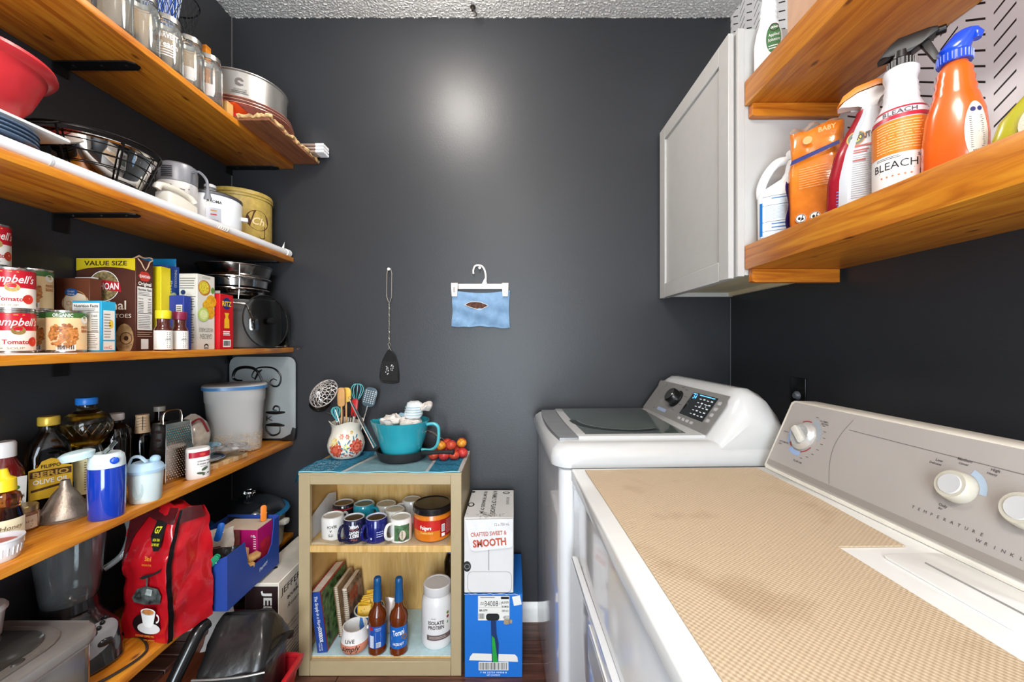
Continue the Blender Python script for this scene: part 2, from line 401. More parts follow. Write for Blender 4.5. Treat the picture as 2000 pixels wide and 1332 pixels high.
# ---------------------------------------------------------------- washer
WHE = M('#cdcdcc', .16, var=.01, coat=.4); WHF = M('#d9d9da', .13, var=.01, coat=.5)
t = thing('washing_machine', 'white top-loading washing machine with dark glass lid against the end wall', 'washer', (.125, 1.152, 0), R(2.6))
W = .645
g = G().rbox(0, 0, .70, W, .02, .897, .035, .004); obj('body', g, WHF, t)
def skirt(z, i): return z
lv = [(.90, .0, .0), (.905, -.012, -.006), (.93, -.014, -.006), (.95, -.006, .002), (.963, .012, .018), (.968, .03, .035)]
g = G(); prev = None
for z, a, b in lv:
    pts = []
    for (x, y) in rr(a, b, .705-a*.2, W-b, .05, 8):
        # front edge bulges forward in the middle
        k = max(0, 1-abs(y/W-.5)*2)
        if x < .3: x -= .028*(1-(2*(y/W-.5))**2)*(1-x/.3)
        pts.append((x, y, z))
    cur = g.ring(pts)
    if prev: g.bridge(prev, cur)
    else: g.face(cur[::-1])
    prev = cur
g.face(prev); bmesh.ops.recalc_face_normals(g.bm, faces=g.bm.faces[:])
obj('top_cover', g, WHE, t)
def bow(y): return -.022*(1-(2*(y/W-.5))**2)
# grey front strip of the lid
ys = [.07+(W-.14)*i/14 for i in range(15)]
pts = [(bow(y)+.018, y) for y in ys] + [(bow(y)*.5+.07, y) for y in ys[::-1]]
obj('lid_strip', G().prism(pts, 'XY', .962, .974, .002), M('#8f9194', .35, .3), t, label='grey curved strip')
pts = [(bow(y)*.5+.072, y) for y in ys] + [(.475, ys[-1]), (.475, ys[0])]
lid = obj('lid', G().prism(pts, 'XY', .962, .978, .003), WHE, t)
gy0, gy1 = .095, W-.085
pts = [(.098+.008*(1-(2*(y/W-.5))**2)*-1, y) for y in [gy0+(gy1-gy0)*i/10 for i in range(11)]] + [(.435, gy1), (.41, gy0)]
obj('glass', G().prism(pts, 'XY', .977, .9795), M('#56625c', .06, coat=1, var=.25, scale=3), lid, label='dark green tinted glass')
p = P(mT(.9797)); p.arc(.26, .30, .155, .178, 175, 300); p.out('tub_rim', M('#262b2b', .12, var=0), lid)
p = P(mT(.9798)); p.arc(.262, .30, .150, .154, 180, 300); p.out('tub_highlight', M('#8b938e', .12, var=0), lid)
# console
prof = [(.448, .93), (.455, .968), (.462, .978), (.492, 1.019), (.522, 1.061), (.553, 1.105), (.572, 1.117), (.60, 1.118), (.635, 1.10), (.67, 1.05), (.69, .99), (.70, .93)]
g = G(); prev = None; n = 16
for k in range(n+1):
    y = W*k/n
    e = min(k, n-k)/n; s = 1 - max(0, (.11-e)/.11)**2*.35
    if k < 3: s -= .04*(2-min(k, 2))
    cur = g.ring([(.60+(x-.60)*(1 if z < .95 else (.72+.28*s)), y+.002, .93+(z-.93)*s) for x, z in prof])
    if prev: g.bridge(prev, cur)
    else: g.face(cur[::-1])
    prev = cur
g.face(prev); bmesh.ops.recalc_face_normals(g.bm, faces=g.bm.faces[:])
con = obj('console', g, WHE, t, ang=60)
a, b = Vector((.4595, 0, .9765)), Vector((.5495, 0, 1.100)); dv = (b-a).normalized(); nn = Vector((-dv.z, 0, dv.x))
def cur_(v):  # follow the dished profile
    q = v/(b-a).length
    return a + dv*v - nn*0
def mW(u, v, o):
    p = cur_(v) + nn*(o+.0018); return (p.x, W-.045-u, p.z)
LN = (b-a).length
g = G().sheet(lambda i, j: mW(.0 + (W-.11)*i - (.012*(j > .8)), LN*(.0 + .95*j), 0), 20, 10, .0015); pan = obj('control_panel', g, M('#b9b6b3', .3, .15, var=.03), t, label='brushed grey control panel')
g = G(); Mk = Matrix.Translation(Vector(mW(.225, .083, 0))) @ nn.to_track_quat('Z', 'Y').to_matrix().to_4x4()
k_ = obj('dial', G().lathe([(0, 0), (.036, 0), (.036, .004), (.031, .006), (.03, .03), (.027, .034), (0, .035)], 32, M4=Mk), M('#1b1b1c', .22, .3), t)
obj('dial_cap', G().lathe([(0, .0352), (.025, .0352), (.024, .037), (0, .0365)], 28, M4=Mk), M('#6d6c6b', .2, .9), k_)
p = P(mW, .0006); p.rect(.31, .035, .475, .128, 8); dsp = p.out('display', M('#141516', .08, var=0, coat=1), t)
p = P(mW, .0009); p.text('54', .338, .113, .017, bold=.01); p.rect(.315, .1225, .345, .125); p.rect(.36, .1215, .46, .1245)
p.out('digits', M('#58b4ff', .3, var=0, emit=1.1), dsp)
p = P(mW, .0009)
for i in range(5):
    for j in range(4): p.rect(.375+i*.0 + (j % 4)*.024, .048+i*.015, .388+(j % 4)*.024, .0505+i*.015+.002*(j % 2))
p.text('L', .41, .09, .012).text('C', .44, .09, .012).out('icons', M('#cdd6dd', .4, var=0, emit=.25), dsp)
for i in range(4):
    P(mW, .0006).rect(.32+i*.03, .014, .342+i*.03, .024).out('button', M('#c9c8c8', .35, .2, var=0), t); P(mW, .0006).rect(.487, .04+i*.022, .507, .052+i*.022).out('button', M('#c9c8c8', .35, .2, var=0), t)
p = P(mW, .0006)
for i in range(7): a_ = R(-60+i*40); p.rect(.225+.056*cos(a_)-.012, .083+.052*sin(a_), .225+.056*cos(a_)+.012, .083+.052*sin(a_)+.0022)
p.text('wash', .10, .02, .008).out('print', M('#6a6867', .5, var=0), t)
P(mW, .0006).rect(.13, .016, .21, .03, 4).out('badge', M('#aebfdc', .3, .3, var=0), t)
P(mW, .0006).arc(.06, .128, .0, .010).out('emblem', M('#cfcdca', .25, .8, var=0), t)
P(mW, .0006).arc(.155, .105, .006, .011).arc(.125, .06, .006, .011).out('button_ring', M('#c2c1c0', .3, .4, var=0), t)

# ---------------------------------------------------------------- dryer
WD = M('#e2e1de', .22, var=.01, coat=.3)
t = thing('dryer', 'white clothes dryer with long warm-grey console in front of the washer', 'dryer', (.155, 1.118, 0), R(1.9))
L = .737
obj('body', G().box(.004, -L+.002, .02, .69, -.002, .878, .004, 2), WHF, t)
obj('top', G().box(-.004, -L, .880, .70, 0, .914, .006, 3), WD, t)
g = G().prism(rr(-.70, .13, -.03, .70, .03, 5), 'YZ', -.010, .003, .003, 2); dr = obj('door', g, WHF, t)
g = G().prism(rr(-.46, .60, -.27, .675, .006, 3), 'YZ', -.013, -.0102); obj('handle', g, WD, dr); obj('handle_recess', G().prism(rr(-.45, .61, -.28, .665, .004, 3), 'YZ', -.0136, -.0131), M('#bdbbb8', .3), dr)
obj('lint_cover', G().prism(rr(.425, -.95+.30, .53, -.47, .012, 4), 'XY', .9142, .9175, .001), WD, t)
obj('seam', G().tube([(.47, -.63, .918), (.47, -.50, .918)], .0015, 6), M('#8a8884', .4), t)
# console
prof = [(.537, .915), (.535, .924), (.612, 1.096), (.620, 1.100), (.68, 1.098), (.69, 1.09), (.69, .915)]
obj('console', G().prism(prof, 'XZ', -L+.004, -.008, .006, 3), M('#ece6da', .3), t, label='cream console shell with rounded end')
a2, b2 = Vector((.5345, 0, .926)), Vector((.611, 0, 1.0945)); d2 = (b2-a2).normalized(); n2 = Vector((-d2.z, 0, d2.x)); L2 = (b2-a2).length
def mD(u, v, o):
    p = a2 + d2*v + n2*(o+.002); return (p.x, -.022-u, p.z)
g = G(); F = [mD(u, v, o) for o in (-.003, 0) for u, v in rr(0.0, .002, L-.03, L2+.0035, .012, 4)]
n_ = len(F)//2; A = g.ring(F[:n_]); B = g.ring(F[n_:]); g.bridge(A, B); g.face(A[::-1]); g.face(B); bmesh.ops.recalc_face_normals(g.bm, faces=g.bm.faces[:])
obj('control_panel', g, M('#aca5a0', .34, .12, var=.02, scale=8), t, label='warm grey metallic control panel')
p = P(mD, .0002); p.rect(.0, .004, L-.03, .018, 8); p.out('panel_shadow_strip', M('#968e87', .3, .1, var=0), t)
p = P(mD, .0005)
c1 = [(.205-.028*sin(pi*i/12*.9), .02+.155*i/12) for i in range(13)]
for i in range(12): (u, v), (u2, v2) = c1[i], c1[i+1]; p.poly([(u, v), (u+.0012, v), (u2+.0012, v2), (u2, v2)])
p.rect(.197, .150, L-.03, .1512, 4); p.out('panel_groove', M('#6f6863', .5, var=0), t)
def Mn(u, v): return Matrix.Translation(Vector(mD(u, v, 0))) @ n2.to_track_quat('Z', 'Y').to_matrix().to_4x4()
kc = M('#cfcbc4', .25, .6); 
k1 = obj('timer_dial', G().lathe([(0, 0), (.036, 0), (.036, .004), (.032, .008), (.0295, .012), (.027, .014), (0, .014)], 36, M4=Mn(.082, .105)), M('#dad9d6', .22, .5), t)
g = G().box(-.026, -.0085, .012, .026, .0085, .023, .004, 2); g.xf(Mn(.082, .105) @ Matrix.Rotation(R(-35), 4, 'Z')); obj('grip', g, M('#d2cfc6', .35), k1)
p = P(mD, .0005); p.arc(.082, .105, .040, .050, 160, 215); p.arc(.082, .105, .040, .052, 235, 285); p.out('dial_scale', M('#8fa6cc', .5, var=0), t)
p = P(mD, .0005); p.arc(.082, .105, .040, .0425, 215, 235).arc(.082, .105, .040, .0425, 285, 330).arc(.082, .105, .040, .0425, 80, 120); p.out('dial_mark', M('#a02a35', .5, var=0), t)
p = P(mD, .0005); p.arc(.082, .105, .040, .053, 0, 75); p.out('dial_shade', M('#9aa0a6', .5, var=0), t)
for u, v in ((.436, .101), (.528, .098)):
    k = obj('knob', G().lathe([(0, 0), (.0265, 0), (.0265, .002), (.025, .016), (.023, .019), (0, .019)], 32, M4=Mn(u, v)), M('#c9c3b4', .35, .2), t)
    obj('knob_cap', G().lathe([(0, .0192), (.0175, .0192), (.0165, .0207), (0, .020)], 28, M4=Mn(u, v)), M('#dedede', .25, .35, var=0), k)
p = P(mD, .0005); p.arc(.436, .101, .028, .038, 0, 75); p.out('knob_scale', M('#a3b4c6', .5, var=0), t)
p = P(mD, .0006)
for s_, u, v, h in (('TIMED', .128, .155, .0042), ('DRYING', .129, .149, .0042), ('AUTOMATIC', .028, .075, .0045), ('DRY', .018, .068, .0045), ('FLUFF AIR', .098, .040, .0048), ('Low', .392, .138, .005), ('Delicates', .388, .131, .004), ('Medium', .428, .150, .005), ('Casual', .428, .143, .004), ('High', .472, .146, .005), ('Heavy', .470, .139, .004), ('Only', .425, .064, .005), ('Air', .423, .058, .004), ('Easy Press', .020, .104, .003), ('More', .042, .128, .003), ('Dry', .040, .120, .003)):
    p.text(s_, u, v, h, bold=.01)
for i, ch in enumerate('TEMPERATURE'): p.text(ch, .383+i*.0105, .043, .0055)
for i, ch in enumerate('WRINKLE'): p.text(ch, .487+i*.0105, .032, .0055)
for i in range(10): a_ = R(-70+i*16); p.rect(.082+.062*cos(a_)-.004, .105+.058*sin(a_), .082+.062*cos(a_)+.004, .105+.058*sin(a_)+.0012)
p.out('lettering', M('#4b4744', .5, var=0), t)

# ---------------------------------------------------------------- mat on the dryer
def matmat():
    m = bpy.data.materials.new('tan_grip'); m.use_nodes = True; nt = m.node_tree; b = nt.nodes['Principled BSDF']; N, L = nt.nodes.new, nt.links.new
    tc = N('ShaderNodeTexCoord'); mp = N('ShaderNodeMapping'); mp.inputs['Scale'].default_value = (118, 118, 118); mp.inputs['Rotation'].default_value = (0, 0, .12); L(tc.outputs['Object'], mp.inputs['Vector'])
    sp = N('ShaderNodeSeparateXYZ'); L(mp.outputs[0], sp.inputs[0])
    def mt(op, a, b_=0.):
        n = N('ShaderNodeMath'); n.operation = op
        for i, q in enumerate((a, b_)):
            if isinstance(q, (int, float)): n.inputs[i].default_value = q
            else: L(q, n.inputs[i])
        return n.outputs[0]
    s1 = mt('SINE', mt('MULTIPLY', sp.outputs[0], 12.566*.5)); s2 = mt('SINE', mt('MULTIPLY', sp.outputs[1], 12.566*.5))
    h = mt('MULTIPLY_ADD', mt('MULTIPLY', s1, s2), .5); nt.nodes[-1].inputs[2].default_value = .5
    n = N('ShaderNodeTexNoise'); n.inputs['Scale'].default_value = 6; n.inputs['Detail'].default_value = 6; L(tc.outputs['Object'], n.inputs['Vector'])
    r = N('ShaderNodeValToRGB'); r.color_ramp.elements[0].position = .30; r.color_ramp.elements[0].color = lin('#b7a084'); r.color_ramp.elements[1].position = .42; r.color_ramp.elements[1].color = lin('#c8b397'); L(n.outputs['Fac'], r.inputs['Fac'])
    mx = N('ShaderNodeMix'); mx.data_type = 'RGBA'; mx.blend_type = 'MULTIPLY'; L(h, mx.inputs[0]); L(r.outputs[0], mx.inputs[6]); mx.inputs[7].default_value = (.80, .76, .72, 1)
    L(mx.outputs[2], b.inputs['Base Color']); b.inputs['Roughness'].default_value = .7
    bp = N('ShaderNodeBump'); bp.inputs['Strength'].default_value = .5; bp.inputs['Distance'].default_value = .002; bp.invert = True; L(h, bp.inputs['Height']); L(bp.outputs[0], b.inputs['Normal'])
    return m
mp_ = [(.187, 1.098), (.21, 1.094), (.40, 1.108), (.664, 1.118), (.672, .90), (.664, .69), (.545, .688), (.553, .39), (.213, .39)]
o = obj('grip_mat', G().prism(mp_, 'XY', .9146, .9172, .0006, 1), matmat()); tag(o, 'tan waffle-textured rubber grip mat with a notch cut out on the dryer top', 'mat')

# ---------------------------------------------------------------- outlet, things on the end wall
t = thing('wall_outlet', 'black outlet plate with grey plug on dark wall above dryer console', 'outlet', (XR, 1.391, 1.083))
obj('plate', G().box(-.006, -.036, -.058, -.0005, .036, .058, .003, 2), M('#121213', .25), t)
pl = obj('plug', G().lathe([(0, 0), (.016, 0), (.015, .02), (.009, .035), (0, .035)], 16, c=(-.0065, 0, -.004), M4=Matrix.Rotation(-pi/2, 4, 'Y')), M('#5b6066', .35), t)
pl.data.transform(Matrix.Diagonal((.45, 1, 1, 1)))
if 0: obj('cord', G().tube(sm([(-.036, 0, -.004), (-.06, 0, -.03), (-.05, .01, -.09), (-.03, .01, -.2), (-.03, .01, -.45)]), .004, 6), M('#55595e', .4), pl)
def wz(y): return 1.265-(y-667)/430
def wx(x): return (x-1008)/430
t = thing('fly_swatter', 'wire-handled fly swatter with black mesh paddle hanging on the end wall', 'swatter', (wx(762), YB, 0))
wire = M('#b8b2a8', .3, .8)
obj('nail', G().cyl(.004, -.02, 0, (0, 0, wz(527)), 10, 'Y').cyl(.0065, -.022, -.019, (0, 0, wz(527)), 12, 'Y'), WHT, t)
h = [( -.004, -.012, wz(590)), (-.012, -.012, wz(580)), (-.011, -.012, wz(535)), (-.006, -.012, wz(525)), (.006, -.012, wz(525)), (.011, -.012, wz(535)), (.010, -.012, wz(580)), (.003, -.012, wz(590))]
g = G().tube(h, .0018, 6)
for ph in (0, pi):
    pts = []
    for i in range(60):
        z = wz(590) + (wz(668)-wz(590))*i/59; pts.append((.0018*cos(ph+i*.9), -.012+.0018*sin(ph+i*.9), z))
    s = 1 if ph == 0 else -1
    pts += [(s*.006, -.012, wz(672)), (s*.001, -.012, wz(678)), (-s*.016, -.012, wz(690))]
    g.tube(pts, .0014, 5)
obj('handle', g, wire, t)
out_ = [(0, wz(684)), (-.008, wz(685)), (-.030, wz(702)), (-.041, wz(718)), (-.046, wz(735)), (-.042, wz(744)), (-.02, wz(747)), (.02, wz(748)), (.046, wz(746)), (.047, wz(735)), (.041, wz(712)), (.028, wz(694)), (.010, wz(685))]
sc_ = .92
out_ = [(x*sc_, z) for x, z in out_]
obj('paddle', G().prism(out_, 'XZ', -.014, -.011), M('#100e0e', .8, bump=.6, bs=500), t)
obj('paddle_rim', G().tube([(x, -.0125, z) for x, z in out_], .0022, 6, closed=True), M('#0d0c0c', .4), t)
g = G()
for i in range(16): x = -.036+i*.0048; g.box(x-.0003, -.0146, wz(742), x+.0003, -.014, wz(705))
for i in range(18): z = wz(742)+i*.0048; g.box(-.036, -.0146, z-.0003, .036, -.014, z+.0003)
obj('mesh_weave', g, M('#2b2826', .5), t)
p = P(mF(-.0147)); random.seed(3)
for k in range(46):
    s_ = random.choice((-1, 1)); p.ell(s_*.012+random.gauss(0, .003)+.002, wz(721 - (3 if s_ > 0 else 0))+random.gauss(0, .0075), .0024, .0028, 6, random.random())
p.out('worn_print', M('#c9c4c2', .6, var=0), t)

t = thing('clip_hanger', 'small white plastic clip hanger hooked on a nail on the dark wall', 'hanger', (wx(938), YB, 0))
HW = M('#ece5de', .35)
obj('nail', G().cyl(.004, -.024, 0, (0, 0, wz(525)), 10, 'Y').cyl(.006, -.026, -.023, (0, 0, wz(525)), 12, 'Y'), wire, t)
hk = sm([(-.029, -.014, wz(536)), (-.030, -.014, wz(529)), (-.022, -.014, wz(521)), (-.008, -.014, wz(519.5)), (.008, -.014, wz(521)), (.020, -.014, wz(528)), (.026, -.014, wz(540)), (.0245, -.014, wz(556))], 5)
obj('hook', G().tube(hk, .0045, 8), HW, t)
obj('gusset', G().prism([(.008, wz(556)), (.021, wz(545)), (.027, wz(545)), (.032, wz(556))], 'XZ', -.018, -.010), HW, t)
obj('bar', G().box(wx(896)-wx(938), -.019, wz(565.5), wx(985)-wx(938), -.009, wz(555.5), .0015, 2), HW, t)
for xx in (889, 987):
    cx = wx(xx)-wx(938)
    g = G().prism([(cx-.015, wz(554)), (cx+.015, wz(554)), (cx+.014, wz(565)), (cx+.012, wz(580)), (cx-.012, wz(580)), (cx-.014, wz(565))], 'XZ', -.026, -.004, .002)
    c_ = obj('clip', g, HW, t); obj('clip_spring', G().box(cx-.005, -.028, wz(572), cx+.005, -.0262, wz(562), .0005, 1), M('#8e8984', .3, .6), c_)
t = thing('cloth_pouch', 'light blue cloth peg pouch with a dark slit, clipped to the hanger', 'pouch', (wx(940), YB-.014, 0))
DEN = M('#7c9dbd', .85, var=.08, scale=40, bump=.3, bs=300)
def pf(side):
    def f(u, v):
        x = wx(883+u*113)-wx(940); yt = 568 + 5*sin(pi*u)*(1 if 0 < u < 1 else 0); yb = 640+1.2*sin(u*9)-3*(1-u)+.6*sin(u*23)
        z = wz(yt+(yb-yt)*v)
        x += .004*sin(v*3.1)*(1 if u < .5 else -1)*abs(u-.5)*2
        puff = (sin(pi*u)**.6)*(sin(pi*min(1, v*1.05))**.7 if v < .95 else 0)*.014
        fold = .004*sin(u*21+v*8)*v + .0035*sin(u*7-v*13)+.004*sin(5*(u-v))*sin(6*u*v)
        return (x, (-(puff+fold)-.002) if side else .004, z)
    return f
fr = pf(True)
g = G().sheet(fr, 40, 30); g.sheet(pf(False), 40, 30)
kill = []
for v in list(g.bm.verts):
    u_ = (v.co.x)/.26; 
    if v.co.y < .003:
        du = (v.co.x-(wx(932)-wx(940)))/.047; dz = (v.co.z-wz(597.5))/.014
        if abs(du)+abs(dz) < .95: kill.append(v)
bmesh.ops.delete(g.bm, geom=kill, context='VERTS')
obj('pouch_cloth', g, DEN, t)
cx, cz = wx(932)-wx(940), wz(598)
lens = [(-.053, .004), (-.03, .015), (-.008, .017), (.02, .014), (.051, 0), (.035, -.009), (.015, -.018), (-.012, -.012), (-.035, -.005)]
def py(x, z): return -.0185
obj('slit_edge', G().tube(sm([(cx+a, -.0175, cz+b) for a, b in lens+lens[:1]], 3), .0012, 5), M('#e6dfd9', .7), t)
obj('lining', G().prism([(cx+a*.98, cz+b*.98) for a, b in lens], 'XZ', -.0165, -.006), M('#5b3423', .8, var=.5, scale=150), t, label='brown contents seen through the slit')
# ================================================================ TOP LEFT SHELF
z = ST[0]
JG = M('#f2f6f6', .03, trans=.93, var=0)
def jar_bm(h=.165, r=.040):
    g = G(); o_ = [(0, 0), (r-.006, 0), (r, .006), (r, h-.045), (r-.004, h-.03), (r-.009, h-.022), (r-.009, h-.002), (r-.0105, h)]
    i_ = [(r-.012, h), (r-.012, h-.022), (r-.007, h-.032), (r-.003, h-.046), (r-.003, .009), (r-.009, .005), (0, .005)]
    return g.lathe(o_+i_, 32)
def jar(x, y, lab, text=None):
    t = thing('glass_jar', lab, 'jar', (x, y, z), face_cam(x, y), 'glass canning jars on the top shelf')
    obj('glass', jar_bm(), JG, t)
    obj('band', G().lathe([(.0312, .148), (.0335, .149), (.0335, .164), (.0300, .1655), (.0300, .164), (.0312, .148)], 32), M('#b9b4ac', .25, .9), t)
    obj('threads', G().tube([(.0325*cos(i*.3), .0325*sin(i*.3), .144-.0002*i) for i in range(22)], .0012, 5), GLASS, t)
    p = P(mC(.0402)); 
    if text:
        p.text('HARVEST', 0, .098, .017, .056, bold=.03); p.text('Peach', .004, .072, .016, .044, bold=.02); p.lines(-.02, .035, .022, .065, 4); p.out('print', M('#f3f1ee', .4, var=0), t)
        p = P(mC(.0402)); p.ell(-.022, .085, .010, .013); p.out('peach_print', M('#e8923a', .5), t); p = P(mC(.0403)); p.ell(-.026, .10, .005, .003, rot=.5); p.out('leaf_print', GRN, t)
    elif y > 1.29: p.rect(-.016, .02, .014, .06, 5).out('frosted_patch', M('#e9e8e6', .4, var=.05, alpha=.5), t)
for y, lab, tx in ((1.056, 'clear glass jar at the near end of the jar row on the top shelf', 0), (1.137, 'clear glass jar second from the near end of the top shelf row', 0), (1.218, 'clear glass jar printed with HARVEST Peach in white letters', 1), (1.301, 'empty glass jar just beyond the jar printed HARVEST Peach', 0), (1.384, 'clear glass jar at the far end of the row beside the round metal pan', 0)):
    jar(-1.052, y, lab, tx)
t = thing('cardboard_box', 'brown cardboard box behind the jars against the dark side wall', 'box', (0, 0, 0))
CB = M('#bd9a72', .8, var=.06)
obj('carton', G().box(-1.285, 1.20, z, -1.15, 1.462, 2.30, .002, 1), CB, t)
o = obj('orange_block', G().box(-1.18, 1.475, z, -1.13, 1.50, 2.35, .002, 1), SHELF); tag(o, 'orange-brown wooden block standing up between last jar and round pan', 'block')
o = obj('small_carton', G().box(-1.10, 1.432, z, -1.022, 1.462, 2.118, .001, 1), M('#c99a5c', .8, var=.05)); tag(o, 'small tan cardboard carton between the last jar and orange tray', 'box')
# blue basket with white lattice, black wire basket
def wire_basket(name, lab, x, y, zb, r0, r1, h, col, n, m, rad, inner=None):
    t = thing(name, lab, 'basket', (x, y, zb))
    if inner: obj('liner', G().lathe([(0, .001), (r0*.97, .001), (r1*.97, h), (r1*.95, h), (r0*.94, .004), (0, .004)], 32), inner, t)
    g = G()
    for s in (-1, 1):
        for k in range(n):
            g.tube([((r0+(r1-r0)*q/6)*cos(2*pi*k/n+s*q*.13), (r0+(r1-r0)*q/6)*sin(2*pi*k/n+s*q*.13), h*q/6) for q in range(7)], rad, 4)
    obj('wire_mesh', g, col, t)
    obj('rim', G().tube([(r1*cos(2*pi*i/32), r1*sin(2*pi*i/32), h) for i in range(32)], rad*2.2, 6, closed=True).tube([(r0*cos(2*pi*i/32), r0*sin(2*pi*i/32), 0.003) for i in range(32)], rad*2, 6, closed=True), col, t)
wire_basket('blue_basket', 'blue tapered basket with white lattice lines standing above the jars', -1.205, 1.368, 2.306, .038, .062, .18, M('#c7d0dc', .4, .3), 22, 7, .0011, BLU)
wire_basket('black_wire_basket', 'black wire mesh basket beside the blue one above the jars', -1.192, 1.388, 2.302, .056, .084, .14, M('#1a1a1c', .4, .5), 26, 7, .0011)
# chipboard, orange tray, copper pans, aluminium pan, rods
g = G().box(-1.285, 1.468, z, -.895, 1.832, z+.016, .001, 1)
bd = thing('chipboard', 'ragged brown board overhanging the far end of the top shelf', 'board', (0, 0, 0))
obj('board', g, wood('chip_underside', ['#6e3f25', '#8a5335', '#9c6542'], knots=False, rough=.6), bd)
g = G(); pts = [(-1.01+.115*i/14, 1.466, z+.012+random.uniform(-.003, .006)) for i in range(15)] + [(-.893+random.uniform(-.003, .003), 1.47+.36*i/24, z+.012+random.uniform(-.004, .006)) for i in range(25)]
g.tube(pts, [random.uniform(.004, .009) for _ in pts], 6).noise(.004, 60); obj('torn_edge', g, M('#d9b27c', .85, var=.4, scale=60), bd, label='torn tan and orange edge')
t = thing('orange_tray', 'bright orange-red plastic tray under the round pans', 'tray', (0, 0, 0))
zz = z+.0165
g = G().prism([(-1.27, 1.475), (-1.035, 1.475), (-1.035, 1.74), (-1.27, 1.74)], 'XY', zz, zz+.026, .004); obj('lower_body', g, M('#c9232c', .35), t, label='crimson lower half')
g = G(); A = g.ring([(-1.26, 1.48, zz+.027), (-1.045, 1.48, zz+.027), (-1.045, 1.73, zz+.027), (-1.26, 1.73, zz+.027)]); B = g.ring([(-1.278, 1.472, zz+.052), (-1.022, 1.472, zz+.052), (-1.022, 1.748, zz+.052), (-1.278, 1.748, zz+.052)]); g.bridge(A, B); g.face(A[::-1]); g.face(B)
obj('upper_body', g, M('#e8531f', .35), t)
zz += .053
cx, cy = -1.108, 1.652
COP = M('#cf9a8a', .3, .55, var=.12)
for k in range(3):
    g = G().lathe([(0, 0), (.150, 0), (.172-.002*k, .010), (.178-.004*k, .011), (.178-.004*k, .013), (.170, .0125), (.149, .0025), (0, .0025)], 48)
    o = obj('round_tray', g, COP); o.location = (cx, cy, zz+k*.0135)
    tag(o, ['lowest rose-coloured round metal tray on the orange tray', 'middle rose-coloured round metal tray of the stack', 'upper rose-coloured round metal tray directly under the aluminium pan'][k], 'tray', 'rose metal round trays on the top shelf')
zz += .0275+.0135
t = thing('aluminium_pan', 'large round brushed aluminium pan stacked on the round trays', 'pan', (cx, cy, zz), face_cam(cx, cy)+.3)
obj('pan_body', G().lathe([(0, .001), (.142, 0), (.148, .004), (.151, .10), (.155, .104), (.155, .107), (.149, .107), (.144, .006), (0, .004)], 56), M('#aeaba7', .33, .85, var=.06, scale=8, bump=.1, bs=20), t)
p = P(mC(.1505, -.28)); p.arc(-.02, .062, .006, .015, 20, 200).arc(-.02, .062, .004, .015, 200, 290).rect(-.033, .050, -.008, .055); p.text('ALUMINUM', -.018, .034, .006); p.lines(-.045, .018, .01, .03, 2); p.out('stamped_emblem', M('#5c5452', .5, var=0), t)
t = thing('rod_bundle', 'bundle of thin rods with white plastic end caps on the ragged board', 'rods', (-1.06, 1.79, z+.0175))
g = G()
k_ = 0
for i in range(4):
    for j in range(3):
        gg = G().cyl(.0055, 0, .20, (0, -.026+i*.0145, .008+j*.0145), 8, 'X'); obj('rod', gg, M('#b9a193', .35, .4), t)
        gg = G().cyl(.0068, .185, .222, (0, -.026+i*.0145, .008+j*.0145), 10, 'X', bev=.0015); obj('end_cap', gg, M('#e4e4e6', .35), t)
t = thing('black_scissors', 'black-handled tool lying at the overhanging ragged board edge', 'tool', (-.935, 1.66, z+.0175), .3)
obj('handle', G().tube(sm([(-.02, -.045, .006), (.004, -.02, .008), (.012, .02, .008), (.008, .05, .006)]), .007, 8), BLACK, t)
obj('rivet', G().cyl(.0025, .012, .016, (.006, -.005, 0), 10).cyl(.0025, .012, .016, (.010, .02, 0), 10), STEEL, t)

# ================================================================ SECOND LEFT SHELF
z = ST[1]
t = thing('white_pipe', 'long white plastic pipe lying along the front edge of the second shelf', 'pipe', (-1.026, .26, z+.0155))
obj('pipe', G().cyl(.015, 0, 1.55, (0, 0, 0), 20, 'Y'), M('#e9eaec', .3, var=0), t)
obj('end_cap', G().cyl(.0175, 1.53, 1.565, (0, 0, .0), 20, 'Y', bev=.003), M('#eef0f0', .3, var=0), t)
obj('coupling_ring', G().cyl(.0158, .62, .626, (0, 0, 0), 20, 'Y'), M('#c9ccd0', .3, var=0), t)
# red basin
t = thing('red_basin', 'large tilted red plastic bowl at the near end of second shelf', 'bowl', (-1.132, .802, z+.0876), 0)
g = G().lathe([(0, 0), (.070, 0), (.088, .006), (.112, .040), (.134, .098), (.146, .104), (.150, .110), (.148, .117), (.140, .118), (.130, .108), (.107, .042), (.082, .010), (0, .004)], 56)
obj('bowl_shell', g, M('#d3343a', .28, var=.05), t)
# plates
BP = M('#5d6f87', .12, .1, var=.03); 
for k in range(4):
    g = G().lathe([(0, 0), (.075, 0), (.105, .010), (.118, .013), (.118, .016), (.104, .014), (.073, .004), (0, .004)], 48)
    o = obj('plate', g, BP); o.location = (-1.138, .812, z+.032+.0085*k); o.rotation_euler = (0, R(2.5), 0)
    tag(o, ['lowest', 'second lowest', 'third', 'uppermost'][k] + ' blue-grey plate in the stack behind the white pipe', 'plate', 'blue-grey plates on the second shelf')
g = G().rbox(-1.19, .60, -1.035, .945, z+.0815, z+.087, .01, .001); o = obj('white_tray', g, WHT); tag(o, 'flat white plastic tray lying on top of the blue-grey plates', 'tray')
g = G().rbox(-1.20, .72, -1.065, .90, z, z+.030, .02, .002); o = obj('tray_base', g, M('#3a3f48', .4)); tag(o, 'dark flat container under the blue-grey plates', 'container')
